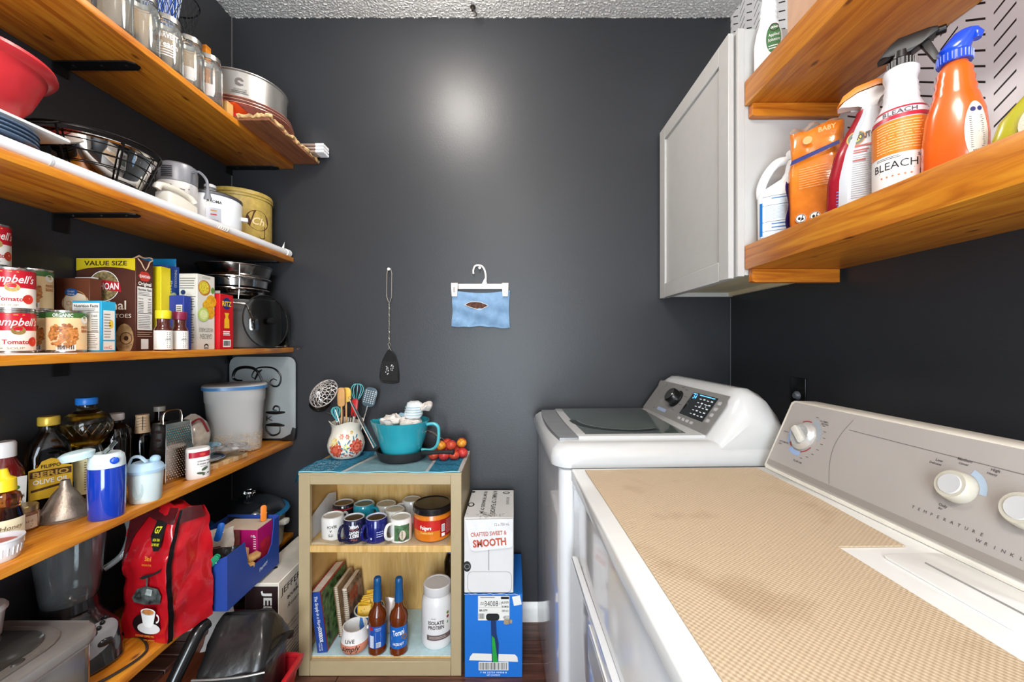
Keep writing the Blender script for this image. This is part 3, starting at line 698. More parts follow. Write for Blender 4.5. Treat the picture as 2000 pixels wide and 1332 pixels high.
# wire basket with steel bowl
t = thing('fruit_basket', 'round black wire basket holding a steel bowl on second shelf', 'basket', (-1.146, 1.098, z), 0)
g = G(); BW = M('#191817', .35, .6)
def bp_(q, a): # profile radius
    r = .082 + (.138-.082)*q**.75; return (r*cos(a), r*sin(a), .012+.135*q)
for q, rad in ((0, .002), (.22, .0014), (.42, .0014), (.62, .0014), (.8, .0014), (1, .0032)):
    obj('wire_hoop', G().tube([bp_(q, 2*pi*i/40) for i in range(40)], rad, 6, closed=True), BW, t)
for k in range(7): obj('upright', G().tube([bp_(j/8, 2*pi*k/7-.35) for j in range(9)], .0025, 6), BW, t)
for a_ in (pi/2+.1, -pi/2+.1):
    obj('handle', G().tube(sm([(.137*cos(a_-.28), .137*sin(a_-.28), .147), (.164*cos(a_-.12), .164*sin(a_-.12), .13), (.167*cos(a_+.12), .167*sin(a_+.12), .125), (.137*cos(a_+.28), .137*sin(a_+.28), .147)]), .0028, 6), BW, t)
for s in range(3): obj('foot_loop', G().tube(sm([(.07*cos(s*2.1+.2), .07*sin(s*2.1+.2), .014), (.085*cos(s*2.1+.4), .085*sin(s*2.1+.4), .001), (.07*cos(s*2.1+.6), .07*sin(s*2.1+.6), .014)]), .0018, 6), BW, t)
o = obj('steel_bowl', G().lathe([(0, 0), (.060, 0), (.092, .027), (.123, .115), (.130, .118), (.130, .120), (.121, .118), (.089, .030), (.058, .004), (0, .004)], 48), M('#d5d0cb', .06, 1, var=0)); o.location = (-1.146, 1.098, z+.0165)
tag(o, 'mirror-polished steel bowl inside the black wire basket', 'bowl')
# phone
t = thing('wall_phone', 'old cream corded telephone lying between basket and grinder', 'telephone', (-1.050, 1.250, z), R(-6))
CRM = M('#ded7c8', .4, var=.03)
obj('body', G().prism([(-.052, 0), (.052, 0), (.05, .05), (.01, .062), (-.045, .068)], 'YZ', -.026, .026, .006, 3), CRM, t)
obj('handset', G().tube(sm([(-.004, -.058, .072), (0, -.05, .085), (0, 0, .088), (0, .045, .078), (.004, .058, .064)]), [.011]*6+[.0095]*12+[.011]*7, 10), CRM, t)
g = G(); pts = []
for i in range(150):
    s = i/150; bx, by, bz = .016+.012*s, .055+.115*s, .018-.009*s; pts.append((bx+.0058*cos(i*.62)-.004, by, bz+.0058*sin(i*.62)))
obj('coiled_cord', G().tube(pts, .0017, 5), M('#e3dccd', .45), t)
# grinder
t = thing('coffee_grinder', 'upright kitchen grinder, white base and grey vented top, plug dangling', 'grinder', (-1.124, 1.343, z), face_cam(-1.118, 1.372)-.2)
obj('body', G().loft([(0, .046, .046), (.01, .050, .050), (.10, .052, .050), (.135, .054, .052), (.14, .052, .050)]), M('#d6d3d0', .35), t)
obj('motor_cap', G().loft([(.1405, .0535, .0515), (.18, .0545, .0525), (.198, .050, .048), (.205, .040, .038)]), M('#85858a', .35, .2), t)
p = P(mC(.0552))
for k in range(6): p.rect(-.035, .149+k*.0062, -.002, .1517+k*.0062, 4)
p.out('vents', M('#1f1f22', .5, var=0), t)
p = P(mC(.0535)); p.ell(-.006, .122, .003, .003); p.rect(.008, .112, .03, .115, 3); p.ell(.042, .119, .002, .002); p.out('marks', M('#6e5a55', .5, var=0), t)
g = G().tube(sm([(.045, -.03, .178), (.066, -.045, .178), (.088, -.062, .150), (.092, -.066, .118)]), .0042, 8); c_ = obj('cord', g, M('#7b7b80', .4), t)
obj('plug', G().loft([(.118, .006, .006, .092, -.066), (.098, .0085, .0085, .092, -.066), (.092, .0115, .008, .092, -.066), (.086, .0115, .008, .092, -.066)][::-1], 12), M('#77777c', .4), c_)
obj('prong', G().box(.086, -.067, .066, .0885, -.065, .086).box(.0955, -.067, .066, .098, -.065, .086), STEEL, c_)
# rice cooker
x, y = -1.135, 1.500
t = thing('rice_cooker', 'white rice cooker with grey glass lid and small round knob', 'rice cooker', (x, y, z), face_cam(x, y)+.10)
obj('body', G().lathe([(0, 0), (.075, 0), (.09, .012), (.098, .05), (.100, .135), (.096, .142), (0, .142)], 44), M('#e9ebee', .22, var=0, coat=.3), t)
obj('lid_rim', G().lathe([(0, .1425), (.101, .1425), (.101, .149), (.094, .154), (0, .154)], 44), M('#6b6b6e', .25, .6), t)
obj('lid', G().lathe([(.093, .1545), (.06, .168), (.02, .174), (0, .175)], 40), M('#5c5f62', .08, .1, coat=1), t)
obj('knob', G().lathe([(0, .175), (.012, .175), (.010, .185), (.019, .189), (.019, .198), (.012, .202), (0, .202)], 20), M('#d8d8d8', .3), t)
p = P(mC(.1002)); p.rect(-.022, .022, .022, .092, 6); pn = p.out('switch_panel', M('#b9bcc4', .35, .2, var=0), t)
P(mC(.1007)).rect(-.009, .080, .009, .084, 3).out('amber_light', M('#c98a2e', .4, var=0), pn); P(mC(.1007)).rect(-.009, .066, .009, .070, 3).out('red_light', M('#c8282e', .4, var=0), pn)
obj('switch', G().box(-.014, -.109, .030, .014, -.0985, .050, .003, 2), M('#8d9097', .35), pn)
P(mC(.1005)).text('AROMA', .002, .115, .010, .045, bold=.02).out('lettering', INK, t)
obj('side_handle', G().prism([(.096, -.012), (.118, -.008), (.118, .008), (.096, .012)], 'XY', .078, .092, .003).xf(Matrix.Rotation(-.25, 4, 'Z')), M('#e9ebee', .25, var=0), t)
# popcorn tin
x, y = -1.168, 1.720
t = thing('popcorn_tin', 'mustard yellow round tin with brown logo at the back corner', 'tin', (x, y, z), face_cam(x, y)+.55)
YT = M('#b59a4e', .45, var=.12, scale=60)
obj('body', G().lathe([(0, 0), (.110, 0), (.112, .003), (.112, .215), (0, .215)], 48), YT, t)
obj('lid', G().lathe([(.1145, .21), (.1155, .212), (.1155, .232), (.113, .238), (.108, .240), (.105, .234), (0, .234)], 48), YT, t)
obj('lid_seam', G().lathe([(.1154, .218), (.1163, .2195), (.1163, .2215), (.1154, .223)], 48), M('#8d7436', .4, .3), t)
p = P(mC(.1122)); p.ell(0, .12, .048, .042, 24).poly([(-.02, .10), (.03, .10), (.03, .05), (.01, .045)]); lg = p.out('logo', M('#4a2a20', .5), t)
P(mC(.1128)).text('Ch', .0, .118, .032, .05, shear=.3, bold=.01).out('lettering', M('#e6d0a8', .5, var=0), lg)
o = obj('white_clip', G().prism([(-.012, 0), (.012, 0), (.006, .03), (.002, .06), (-.002, .03)], 'XZ', -.003, .003, .0008), WHT); o.location = (-1.035, 1.78, z+.001); o.rotation_euler = (0, R(12), R(20)); tag(o, 'small pointed white plastic clip standing near the pipe end', 'clip')

# ================================================================ MIDDLE LEFT SHELF (cans and cartons)
z = ST[2]
TIN = M('#c9c6c2', .22, .95, var=0)
def can(lab, grp, x, y, zz, r, h, kind, da=0):
    t = thing('food_can', lab, 'can', (x, y, zz), face_cam(x, y)+da, grp)
    obj('can_body', G().lathe([(0, .002), (r-.003, .002), (r-.002, 0), (r, .001), (r, .004), (r-.001, .005), (r-.001, h-.005), (r, h-.004), (r, h-.001), (r-.002, h), (r-.003, h-.004), (0, h-.004)], 36), TIN, t)
    m = mC(r-.0008); w = pi*r*.98
    if kind == 'tomato':
        lb = P(m).rect(-w, .006, w, h-.006, 48).out('label', M('#f1ede4', .35, var=0), t)
        p = P(m, .0007); p.rect(-w, h*.53, w, h-.006, 48); p.out('red_band', M('#c0182a', .32, var=0), t)
        P(m, .0010).text('Campbell\'s', 0, h*.74, h*.19, r*2.3, bold=.012, shear=.35).out('script', WINK, lb)
        q = P(m, .0010).ell(.004, h*.53, h*.115, h*.10, 26); q.out('medal', M('#b39a5c', .35, .5, var=.2, scale=300), lb)
        P(m, .0011).text('Tomato', 0, h*.27, h*.11, r*1.15, bold=.02).out('flavour', M('#b3202a', .5, var=0), lb)
        P(m, .0010).text('SOUP', .0, h*.12, h*.055, r*.75).lines(-r*.9, h*.10, -r*.5, h*.14, 1).out('print', M('#a08f70', .5, var=0), lb)
        P(m, .0012).ell(r*.82, h*.27, h*.10, h*.11).out('tomato_print', M('#cf3528', .4, var=.1), lb); P(m, .0012).lines(-r*.4, h*.87, r*.5, h*.92, 1).out('gold_print', M('#d8a24a', .5, var=0), lb)
    else:
        lb = P(m).rect(-w, .006, w, h-.006, 48).out('label', M('#e9cf9d', .35, var=.04), t)
        P(m, .0006).rect(-w, h*.82, w, h-.006, 48).out('green_band', M('#3f6b35', .35, var=0), t)
        P(m, .0007).poly([(-r*1.3, h*.75), (r*.6, h*.81), (r*.5, h*.88), (-r*1.3, h*.84)]).out('orange_swoosh', M('#d95f2a', .4, var=0), lb)
        P(m, .0009).text('ORGANIC', -r*.25, h*.88, h*.085, r*1.0, bold=.02).out('lettering', WINK, lb)
        rr_ = random.Random(5); pa, pb = P(m, .0010), P(m, .0012)
        for i in range(170):
            u = rr_.uniform(-.95, .45)*r; v = h*.4+rr_.uniform(-.27, .27)*h
            if ((u+.25*r)/(r*.75))**2+((v-h*.4)/(h*.27))**2 > 1: continue
            (pa if i % 2 else pb).ell(u, v, .0050, .0036, 9, rr_.uniform(0, 3))
        pa.out('bean_print', M('#a9622c', .4, var=.3, scale=200), lb); pb.out('bean_print', M('#c98645', .4, var=.3, scale=200), lb)
        P(m, .0009).text('PINTO', r*.98, h*.60, h*.07, r*.55, bold=.02).text('BEANS', r*.98, h*.51, h*.07, r*.55, bold=.02).out('flavour', M('#b0521f', .5, var=0), lb)
        P(m, .0010).ell(r*.95, h*.78, r*.3, h*.085, 20, .1).rect(-r*.55, h*.04, r*.38, h*.19, 8).out('white_patch', WINK, lb); P(m, .0013).bars(-r*.5, h*.07, r*.33, h*.17, 18).out('barcode', INK, lb)
ch = .1005
can('lower large red and white tomato soup can at the near end of the shelf', 'red and white soup cans', -1.200, .965, z, .036, ch, 'tomato', .12)
can('red and white tomato soup can stacked in the middle of the pile', 'red and white soup cans', -1.200, .965, z+ch, .036, ch, 'tomato', -.15)
can('topmost red and white soup can, set back on the pile', 'red and white soup cans', -1.232, .945, z+2*ch, .034, ch, 'tomato', .15)
can('bean can with orange label and barcode standing at shelf front', 'pinto bean cans', -1.163, 1.047, z, .0365, .107, 'bean', .05)
can('lower bean can hidden behind the front bean can', 'pinto bean cans', -1.2505, 1.047, z, .0365, .107, 'bean', 0)
can('upper bean can with green band, set behind the soup cans', 'pinto bean cans', -1.2505, 1.047, z+.107, .0365, .107, 'bean', -.1)
def nutri(m, u0, v0, u1, v1, par, hd=True):
    w_, h_ = u1-u0, v1-v0
    lb = P(m, .0006).rect(u0, v0, u1, v1).out('nutrition_panel', PAPER, par)
    p = P(m, .0009)
    if hd: p.text('Nutrition Facts', (u0+u1)/2, v1-h_*.06, h_*.06, w_*.9, bold=.02)
    p.rect(u0+w_*.03, v1-h_*.20, u1-w_*.03, v1-h_*.19).rect(u0+w_*.03, v1-h_*.62, u1-w_*.03, v1-h_*.605).text('Calories', u0+w_*.22, v1-h_*.27, h_*.04, w_*.32).text('160', u1-w_*.18, v1-h_*.27, h_*.05, w_*.2)
    p.lines(u0+w_*.05, v1-h_*.18, u1-w_*.1, v1-h_*.11, 2, .25).lines(u0+w_*.05, v1-h_*.60, u0+w_*.45, v1-h_*.33, 7, .3).lines(u0+w_*.7, v1-h_*.60, u1-w_*.05, v1-h_*.33, 7, .3, .05).lines(u0+w_*.05, v0+h_*.03, u1-w_*.05, v1-h_*.65, 8, .25)
    p.out('fine_print', INK, lb)
def carton(name, lab, cat, x0, x1, y0, y1, h, mat, zz=None, bev=.0012):
    t = thing(name, lab, cat, (0, 0, z if zz is None else zz))
    b = obj('carton', G().box(x0, y0, 0, x1, y1, h, bev, 1), mat, t)
    return t
# broth carton
t = carton('broth_carton', 'brown carton labelled Chicken behind the bean cans', 'carton', -1.286, -1.190, 1.128, 1.162, .205, M('#6a3a26', .4, var=.1, scale=14))
m = mF(1.1275); P(m).ell(-1.228, .135, .038, .028, 28).out('oval_label', M('#e2cdb0', .5), t); P(m, .0008).arc(-1.228, .135, .033, .035).text('Chicken', -1.228, .135, .013, .05, bold=.01).text('Broth', -1.228, .118, .011, .03).out('lettering', M('#b98a4c', .5, var=0), t)
P(m, .0009).ell(-1.24, .165, .018, .011, 20).out('brand_oval', M('#27599c', .4), t); P(m, .0012).text('Great', -1.24, .168, .006, .02).text('Value', -1.24, .160, .006, .02).out('brand_letters', WINK, t)
o = obj('white_box', G().box(-1.27, 1.164, z, -1.215, 1.178, z+.213, .001, 1), WHT); tag(o, 'thin white box edge showing above the brown chicken carton', 'box')
# blue nutrition box
t = carton('noodle_box', 'small light blue carton with nutrition panel facing the room', 'carton', -1.1925, -1.114, 1.086, 1.126, .137, M('#2ba3cf', .4, var=.02))
nutri(mF(1.086), -1.190, .004, -1.118, .131, t)
m = mS(-1.1138, 1.106); q = P(m).rect(-.015, .032, .016, .112).rect(-.015, .004, .016, .028).out('side_panel', PAPER, t); P(m, .0008).lines(-.013, .036, .006, .105, 9).out('fine_print', GREY, q); P(m, .0008).ell(.006, .075, .006, .012).out('print_blob', M('#e0c24c', .4), q); P(m, .0008).text('mC', -.002, .012, .009, .02).out('pink_letters', M('#c9484e', .4, var=0), q)
# value size potato box
PB = M('#4f2c22', .4, var=.08, scale=10)
t = carton('potato_box', 'tall brown carton with yellow VALUE SIZE banner, torn open on top', 'carton', -1.287, -1.113, 1.183, 1.241, .272, PB)
m = mF(1.183)
P(m).poly([(-1.286, .271), (-1.286, .235), (-1.25, .243), (-1.20, .246), (-1.15, .243), (-1.114, .235), (-1.114, .271)]).out('yellow_banner', M('#cdb81f', .4), t)
P(m, .0009).text('VALUE SIZE', -1.20, .257, .014, .125, bold=.02).out('banner_letters', M('#3a241c', .5, var=0), t)
P(m).ell(-1.205, .190, .042, .045, 28).out('landscape_print', M('#8d7a50', .5, var=.5, scale=120), t)
P(m, .0008).arc(-1.205, .190, .043, .045).out('white_ring', WINK, t)
q = P(m, .0010).poly([(-1.256, .172), (-1.252, .200), (-1.205, .208), (-1.158, .200), (-1.154, .172), (-1.205, .180)]).out('red_ribbon', M('#b3202c', .4), t)
P(m, .0014).text('IDAHOAN', -1.205, .190, .020, .088, bold=.02).out('ribbon_letters', WINK, q)
P(m, .0009).text('Original', -1.205, .135, .028, .13, bold=.01).text('POTATOES', -1.175, .103, .012, .10).out('title', M('#f0e5d2', .5, var=0), t)
P(m).ell(-1.145, .035, .027, .045, 16).out('sack_print', M('#a9855a', .6, var=.3, scale=80), t); P(m, .0009).arc(-1.14, .037, .016, .018).arc(-1.14, .037, .0, .007).out('seal_print', M('#40261a', .5), t)
m = mS(-1.113, 1.212)
nutri(m, -.024, .062, .024, .190, t)
P(m).ell(0, .222, .021, .016, 6).out('side_badge', M('#c0382c', .4), t); P(m, .0009).text('IDAHOAN', 0, .222, .009, .033, bold=.02).text('Original', 0, .200, .011, .042, bold=.02).out('side_letters', WINK, t)
P(m).rect(-.012, .005, .012, .035).out('side_patch', PAPER, t); P(m, .0006).lines(-.024, .040, .024, .058, 3).out('side_print', M('#b99c86', .5, var=0), t)
g = G(); A = [(-1.287+.174*i/16, 1.241-.006*random.random(), .270+random.uniform(0, .010)+(.010 if i > 9 else 0)) for i in range(17)]
g.tube(A, [random.uniform(.001, .004) for _ in A], 5).noise(.003, 90); g.tube([(-1.1125, 1.19, .272), (-1.112, 1.20, .262), (-1.112, 1.208, .248), (-1.112, 1.214, .240), (-1.112, 1.222, .252), (-1.112, 1.228, .268), (-1.112, 1.238, .275)], .0018, 5)
obj('torn_flap', g, M('#c9a789', .8, var=.2), t)
# others behind
t = carton('yellow_box', 'plain bright yellow carton squeezed beside the brown potato carton', 'carton', -1.28, -1.108, 1.262, 1.298, .262, M('#dcc81d', .4, var=.04))
P(mF(1.262)).rect(-1.14, .02, -1.110, .04).out('print', GREY, t); P(mS(-1.108, 1.28)).rect(-.017, .0, .017, .045).out('side_print', M('#9a9488', .5), t); P(mS(-1.108, 1.28), .0008).lines(-.014, .004, .014, .04, 5).out('fine_print', INK, t)
t = carton('blue_box', 'tall royal blue carton with leaf picture and pasta print', 'carton', -1.28, -1.125, 1.305, 1.352, .275, M('#3156a8', .4, var=.15, scale=30))
P(mS(-1.125, 1.3285)).ell(0, .178, .012, .010, 18, .3).out('leaf_print', M('#b9cfa0', .4, var=.2, scale=200), t); p = P(mS(-1.125, 1.3285), .0008)
for k in range(7): p.poly([(-.02+k*.004, .07), (-.018+k*.004, .07), (.004+k*.0025, .135), (.003+k*.0025, .135)])
p.out('noodle_print', M('#e3d7b5', .5), t); P(mS(-1.125, 1.3285), .0008).text('THINOODLES', .008, .235, .009, .06, rot=-90).text('Pasta', -.01, .20, .010, .05, rot=-90).out('lettering', WINK, t)
P(mF(1.305)).rect(-1.279, .16, -1.126, .27).out('purple_panel', M('#4b4a78', .5, var=.1), t)
g = G().loft([(0, .055, .02), (.02, .058, .024), (.22, .056, .02), (.285, .058, .003), (.31, .058, .002)], 20); o = obj('blue_pouch', g, M('#1b87bf', .3, bump=.2)); o.location = (-1.222, 1.385, z); tag(o, 'bright blue snack pouch sticking up behind the royal blue carton', 'pouch')
t = carton('small_blue_box', 'small dark blue carton tucked behind the maroon-capped bottle', 'box', -1.116, -1.062, 1.292, 1.322, .175, M('#2a3d94', .4))
P(mF(1.292)).rect(-1.086, .115, -1.066, .145).out('white_patch', PAPER, t); P(mF(1.292), .0007).lines(-1.084, .118, -1.068, .142, 4).out('fine_print', INK, t)
for x, y, capc, lab in ((-1.043, 1.196, '#d9c81e', 'vanilla bottle with yellow cap in front of the yellow carton'), (-1.041, 1.251, '#7d1e3c', 'vanilla bottle with maroon cap beside the yellow-capped one')):
    t = thing('extract_bottle', lab, 'bottle', (x, y, z), face_cam(x, y), 'small extract bottles')
    obj('bottle_glass', G().lathe([(0, 0), (.020, 0), (.0215, .002), (.0215, .060), (.019, .068), (.0155, .074), (.0155, .094), (0, .094)], 28), M('#4a1a12', .08, var=0, coat=1), t)
    obj('cap', G().lathe([(0, .0945), (.0175, .0945), (.0185, .097), (.0185, .117), (.017, .119), (0, .119)], 28), M(capc, .35, var=0), t)
    q = P(mC(.0216)).rect(-.06, .004, .06, .060, 30).out('label', PAPER, t); P(mC(.0219)).lines(-.018, .008, .004, .056, 12).lines(.008, .008, .018, .056, 9).out('fine_print', M('#55504c', .5, var=0), q)
    P(mC(.0221)).text('pure', .011, .035, .006, .014, shear=.3).out('lettering', INK, q)
# garden vegetable cracker box
t = carton('cracker_box', 'tall cream cracker carton stored upside down with cracker pictures', 'carton', -1.112, -1.052, 1.334, 1.412, .252, M('#d8d4c8', .4, var=.02))
m = mS(-1.052, 1.373)
P(m).ell(-.008, .208, .027, .026, 24).out('bowl_print', M('#c9822e', .4, var=.2, scale=90), t); P(m, .0008).ell(-.010, .209, .022, .021, 24).out('pasta_print', M('#dcc63c', .5, var=.3, scale=180), t); P(m, .0006).ell(.029, .203, .008, .011, 10).out('herb_print', M('#5c8b34', .5), t)
for i, (u, v) in enumerate(((.022, .165), (.006, .148), (.014, .127))): P(m, .0008+.0003*i).ell(u, v, .023, .022, 22).out('cracker_print', M('#e2ad28' if i % 2 else '#d79e22', .5, var=.2, scale=150), t)
P(m, .0020).ell(-.014, .118, .024, .023, 24).out('cucumber_print', M('#b8cf6a', .5), t); P(m, .0023).ell(-.014, .118, .017, .016, 20).out('cucumber_heart', M('#dfe5a2', .5, var=.1, scale=200), t)
P(m, .0007).text('VEGETABLE', 0, .066, .014, .062, rot=180).text('GARDEN', 0, .044, .018, .052, rot=180).text('WHOLE', 0, .243, .008, .035, rot=180).out('lettering', M('#7f8070', .5, var=0), t)
P(m, .0007).arc(.0, .010, .006, .010, 0, 180).rect(-.010, .004, .010, .007).out('emblem', INK, t)
m = mF(1.334); P(m).lines(-1.109, .20, -1.056, .24, 5).lines(-1.109, .13, -1.056, .18, 6).lines(-1.105, .02, -1.06, .12, 12).out('fine_print', M('#6f6b66', .5, var=0), t); P(m).ell(-1.098, .19, .008, .008).out('blue_dot', M('#21355e', .5), t)
# red cracker box
t = carton('red_cracker_box', 'narrow red cracker carton with yellow lettering on blue disc', 'carton', -1.085, -1.038, 1.418, 1.484, .196, M('#c3161f', .35, var=.04), bev=.001)
m = mS(-1.038, 1.451)
P(m).ell(0, .163, .022, .021, 26).out('blue_disc', M('#1c2f6b', .4), t); P(m, .0008).text('RITZ', 0, .163, .018, .046, bold=.03).out('lettering', M('#f0c32a', .4, var=0), t)
P(m).poly([(-.012, .13), (.012, .13), (.007, .118), (.007, .112), (.012, .107), (.013, .075), (-.013, .075), (-.012, .107), (-.007, .112), (-.007, .118)]).out('trophy_print', M('#efb528', .4), t)
P(m).lines(-.018, .048, .018, .066, 3, .5).rect(-.019, .008, .02, .034).out('white_print', WINK, t); P(m, .0008).bars(-.016, .012, .016, .030, 14).out('barcode', INK, t)
obj('open_flap', G().box(-1.085, 1.418, .1965, -1.038, 1.4195, .206).xf(Matrix.Identity(4)), M('#9a8f88', .6), t)
# pots
x, y = -1.158, 1.668
t = thing('stock_pot', 'dark grey anodised stock pot on the far end of the middle shelf', 'pot', (x, y, z), face_cam(x, y))
AN = M('#7a7876', .36, .35, var=.06, scale=6)
obj('pot_body', G().lathe([(0, 0), (.112, 0), (.118, .006), (.120, .185), (.123, .19), (.123, .193), (.117, .193), (.112, .008), (0, .006)], 52), AN, t)
hpts = sm([(-.045, -.112, .11), (-.045, -.125, .125), (-.038, -.150, .165), (-.025, -.158, .172), (.025, -.158, .172), (.038, -.150, .165), (.045, -.125, .125), (.045, -.112, .11)], 4)
hd_ = obj('handle', G().tube(hpts, .0052, 8), STEEL, t)
for s in (-.045, .045):
    g = G().rbox(s-.010, .072, s+.010, .118, 0, .004, .009, 0).xf(Matrix.Rotation(pi/2, 4, 'X')); g.xf(Matrix.Translation((0, -.1105, 0))); obj('handle_plate', g, STEEL, hd_)
    obj('rivet', G().ball(.0042, (s, -.1155, .083), 2).ball(.0042, (s, -.1155, .103), 2), CHROME, hd_)
t = thing('steamer_stack', 'shiny steel steamer inserts stacked on top of the dark stock pot', 'steamer', (x, y, z+.1935))
obj('lower_insert', G().lathe([(0, 0), (.085, 0), (.096, .008), (.104, .035), (.117, .042), (.122, .043), (.122, .046), (.10, .047), (0, .047)], 48), STEEL, t)
obj('upper_insert', G().lathe([(0, .0475), (.095, .0475), (.112, .055), (.116, .082), (.128, .088), (.128, .091), (.10, .092), (0, .092)], 48), STEEL, t)
obj('rim_pan', G().lathe([(0, .0925), (.112, .0925), (.120, .10), (.131, .135), (.134, .137), (.134, .14), (.129, .138), (.115, .10), (0, .096)], 48), M('#8d8883', .15, 1), t)
for zz in (.03, .075):
    obj('side_handle', G().tube(sm([(.045, -.098, zz), (.055, -.128, zz+.008), (.095, -.108, zz+.008), (.098, -.075, zz)], 5), .0035, 8), CHROME, t)
obj('wire_clip', G().tube([(.085, -.098, .137), (.085, -.100, .04), (.08, -.098, .0)], .0018, 6), STEEL, t)
t = thing('glass_pot_lid', 'round glass pot lid with steel rim leaning upright against the stock pot', 'lid', (-1.018, 1.650, z+.1095), R(0))
Ml = Matrix.Rotation(R(-5), 4, 'Y') @ Matrix.Rotation(R(-14.5), 4, 'Z') @ Matrix.Rotation(pi/2, 4, 'Y')
obj('lid_glass', G().lathe([(.106, .0), (.08, .006), (.04, .011), (0, .013), (0, .0105), (.04, .0085), (.08, .0035), (.106, -.0025)], 48, M4=Ml), glass('#e8eeee', .01), t)
obj('steel_rim', G().tube([tuple(Ml @ Vector((.1065*cos(2*pi*i/56), .1065*sin(2*pi*i/56), 0))) for i in range(56)], .0028, 8, closed=True), M('#4a4846', .2, .9), t)
obj('lid_knob', G().lathe([(0, .013), (.010, .013), (.007, .022), (.015, .026), (.014, .034), (0, .036)], 20, M4=Ml), M('#2a2928', .25, .6), t)
t = thing('glass_loaf_dish', 'clear rectangular glass dish standing on end behind the pot lid', 'dish', (0, 0, z))
obj('dish', G().prism(rr(-1.10, .004, -1.02, .158, .02, 4), 'XZ', 1.795, 1.830, .004), glass('#d6d2cb', .06), t)
o = obj('wire_stand', G().tube(sm([(-1.01, 1.80, .012), (-.998, 1.80, .035), (-.985, 1.80, .012), (-.982, 1.80, .002), (-.965, 1.80, .003), (-.968, 1.80, -.008), (-.975, 1.80, -.004)]), .0014, 5).tube([(-1.03, 1.80, .002), (-.96, 1.80, .002)], .0016, 5), STEEL); o.location = (0, 0, z); tag(o, 'thin bent wire rack end poking past the middle shelf', 'rack')
o = obj('paper_liner', G().box(-1.16, .80, z, -1.0095, .93, z+.0012), WHT); tag(o, 'white paper sheet lying at the near edge of the middle shelf', 'paper')
# ================================================================ FOURTH LEFT SHELF
z = ST[3]
t = thing('ketchup_bottle', 'red ketchup bottle with white cap at the near end of the shelf', 'bottle', (-1.248, .985, z), face_cam(-1.248, .985)+.35)
obj('bottle', G().loft([(0, .030, .024), (.006, .034, .027), (.10, .036, .028), (.13, .034, .027), (.155, .022, .02), (.165, .017, .017)]), M('#6e1512', .15, var=.03, coat=.6), t)
obj('cap', G().lathe([(0, .1655), (.021, .1655), (.021, .198), (.018, .203), (0, .203)], 28), M('#e5e3e0', .35), t)
q = P(lambda u, v, o: (u, -.0285-o, v)).poly([(-.02, .03), (.025, .025), (.028, .115), (-.012, .118)]).out('label', PAPER, t); P(lambda u, v, o: (u, -.0288-o, v)).text('TOMATO', .006, .05, .011, .034, rot=185).text('KETCHUP', .006, .066, .010, .034, rot=185).out('lettering', INK, q); P(lambda u, v, o: (u, -.0288-o, v)).ell(.008, .09, .008, .006).ell(.002, .096, .005, .004).out('leaf_print', GRN, q)
t = thing('honey_bottle', 'squat honey bottle with bright yellow cap at the shelf corner', 'bottle', (-1.122, .885, z), face_cam(-1.122, .885)+.2)
obj('bottle', G().loft([(0, .028, .024), (.006, .031, .027), (.05, .032, .027), (.075, .027, .024), (.085, .024, .022), (.100, .028, .025), (.112, .024, .022), (.120, .014, .014)]), glass('#d07c34', .06), t)
obj('honey', G().loft([(.004, .026, .022), (.05, .028, .023), (.07, .024, .020), (.082, .020, .018)]), M('#a24a12', .3), t)
obj('cap', G().lathe([(0, .1205), (.020, .1205), (.019, .145), (.010, .152), (.006, .168), (0, .168)], 24), YEL, t)
q = P(mC(.0322)).rect(-.024, .004, .032, .062, 10).out('label', M('#e5dbb8', .5), t); P(mC(.0326)).text('Honey', .006, .045, .010, .036, shear=.2).lines(-.012, .01, .025, .034, 4).out('lettering', M('#6d4a28', .5, var=0), q)
t = thing('small_jam_jar', 'tiny glass jar with brass lid and tan label', 'jar', (-1.172, .960, z), face_cam(-1.172, .96))
obj('jar_glass', G().lathe([(0, 0), (.024, 0), (.028, .004), (.028, .038), (.024, .044), (0, .044)], 28), M('#8c5b34', .1, coat=1), t); obj('lid', G().lathe([(0, .0445), (.026, .0445), (.026, .056), (.024, .058), (0, .058)], 28), M('#b5a070', .3, .8), t)
q = P(mC(.0282)).rect(-.026, .006, .026, .036, 10).out('label', M('#d9c7aa', .5), t); P(mC(.0285)).text('mustard', 0, .024, .006, .034).lines(-.018, .009, .018, .018, 2).out('lettering', M('#6a4b35', .5, var=0), q)
t = thing('ramekin', 'small ribbed white dish at the very front corner of the oil shelf', 'dish', (-1.060, .826, z), 0)
g = G().lathe([(0, 0), (.028, 0), (.031, .004), (.036, .040), (.038, .041), (.038, .044), (.034, .044), (.029, .006), (0, .005)], 40); obj('dish', g, M('#dcdcdd', .3), t)
for k in range(0): pass
g = G()
for k in range(26): a = 2*pi*k/26; g.tube([(.0322*cos(a), .0322*sin(a), .012), (.0345*cos(a), .0345*sin(a), .028)], .0012, 4)
rb = obj('ribs', g, M('#d4d4d6', .3), t); rb['kind'] = 'stuff'; obj('contents', G().cyl(.031, .030, .034, (0, 0, 0), 24), M('#b05a4c', .5), t)
t = thing('olive_oil_bottle', 'olive oil bottle with gold cap and yellow label', 'bottle', (-1.238, 1.072, z), face_cam(-1.238, 1.072)+.1)
OG = M('#322c10', .06, var=0, coat=1)
obj('bottle', G().loft([(0, .036, .030, 0, 0, 4), (.006, .040, .034, 0, 0, 4), (.15, .041, .035, 0, 0, 4), (.18, .036, .031, 0, 0, 3), (.205, .022, .022, 0, 0, 2), (.213, .018, .018, 0, 0, 2), (.225, .017, .017, 0, 0, 2)]), glass('#b5ad7a', .04), t)
obj('oil', G().loft([(.004, .036, .030, 0, 0, 4), (.12, .037, .031, 0, 0, 4)]), M('#6b5c1e', .2, trans=.6, var=0), t)
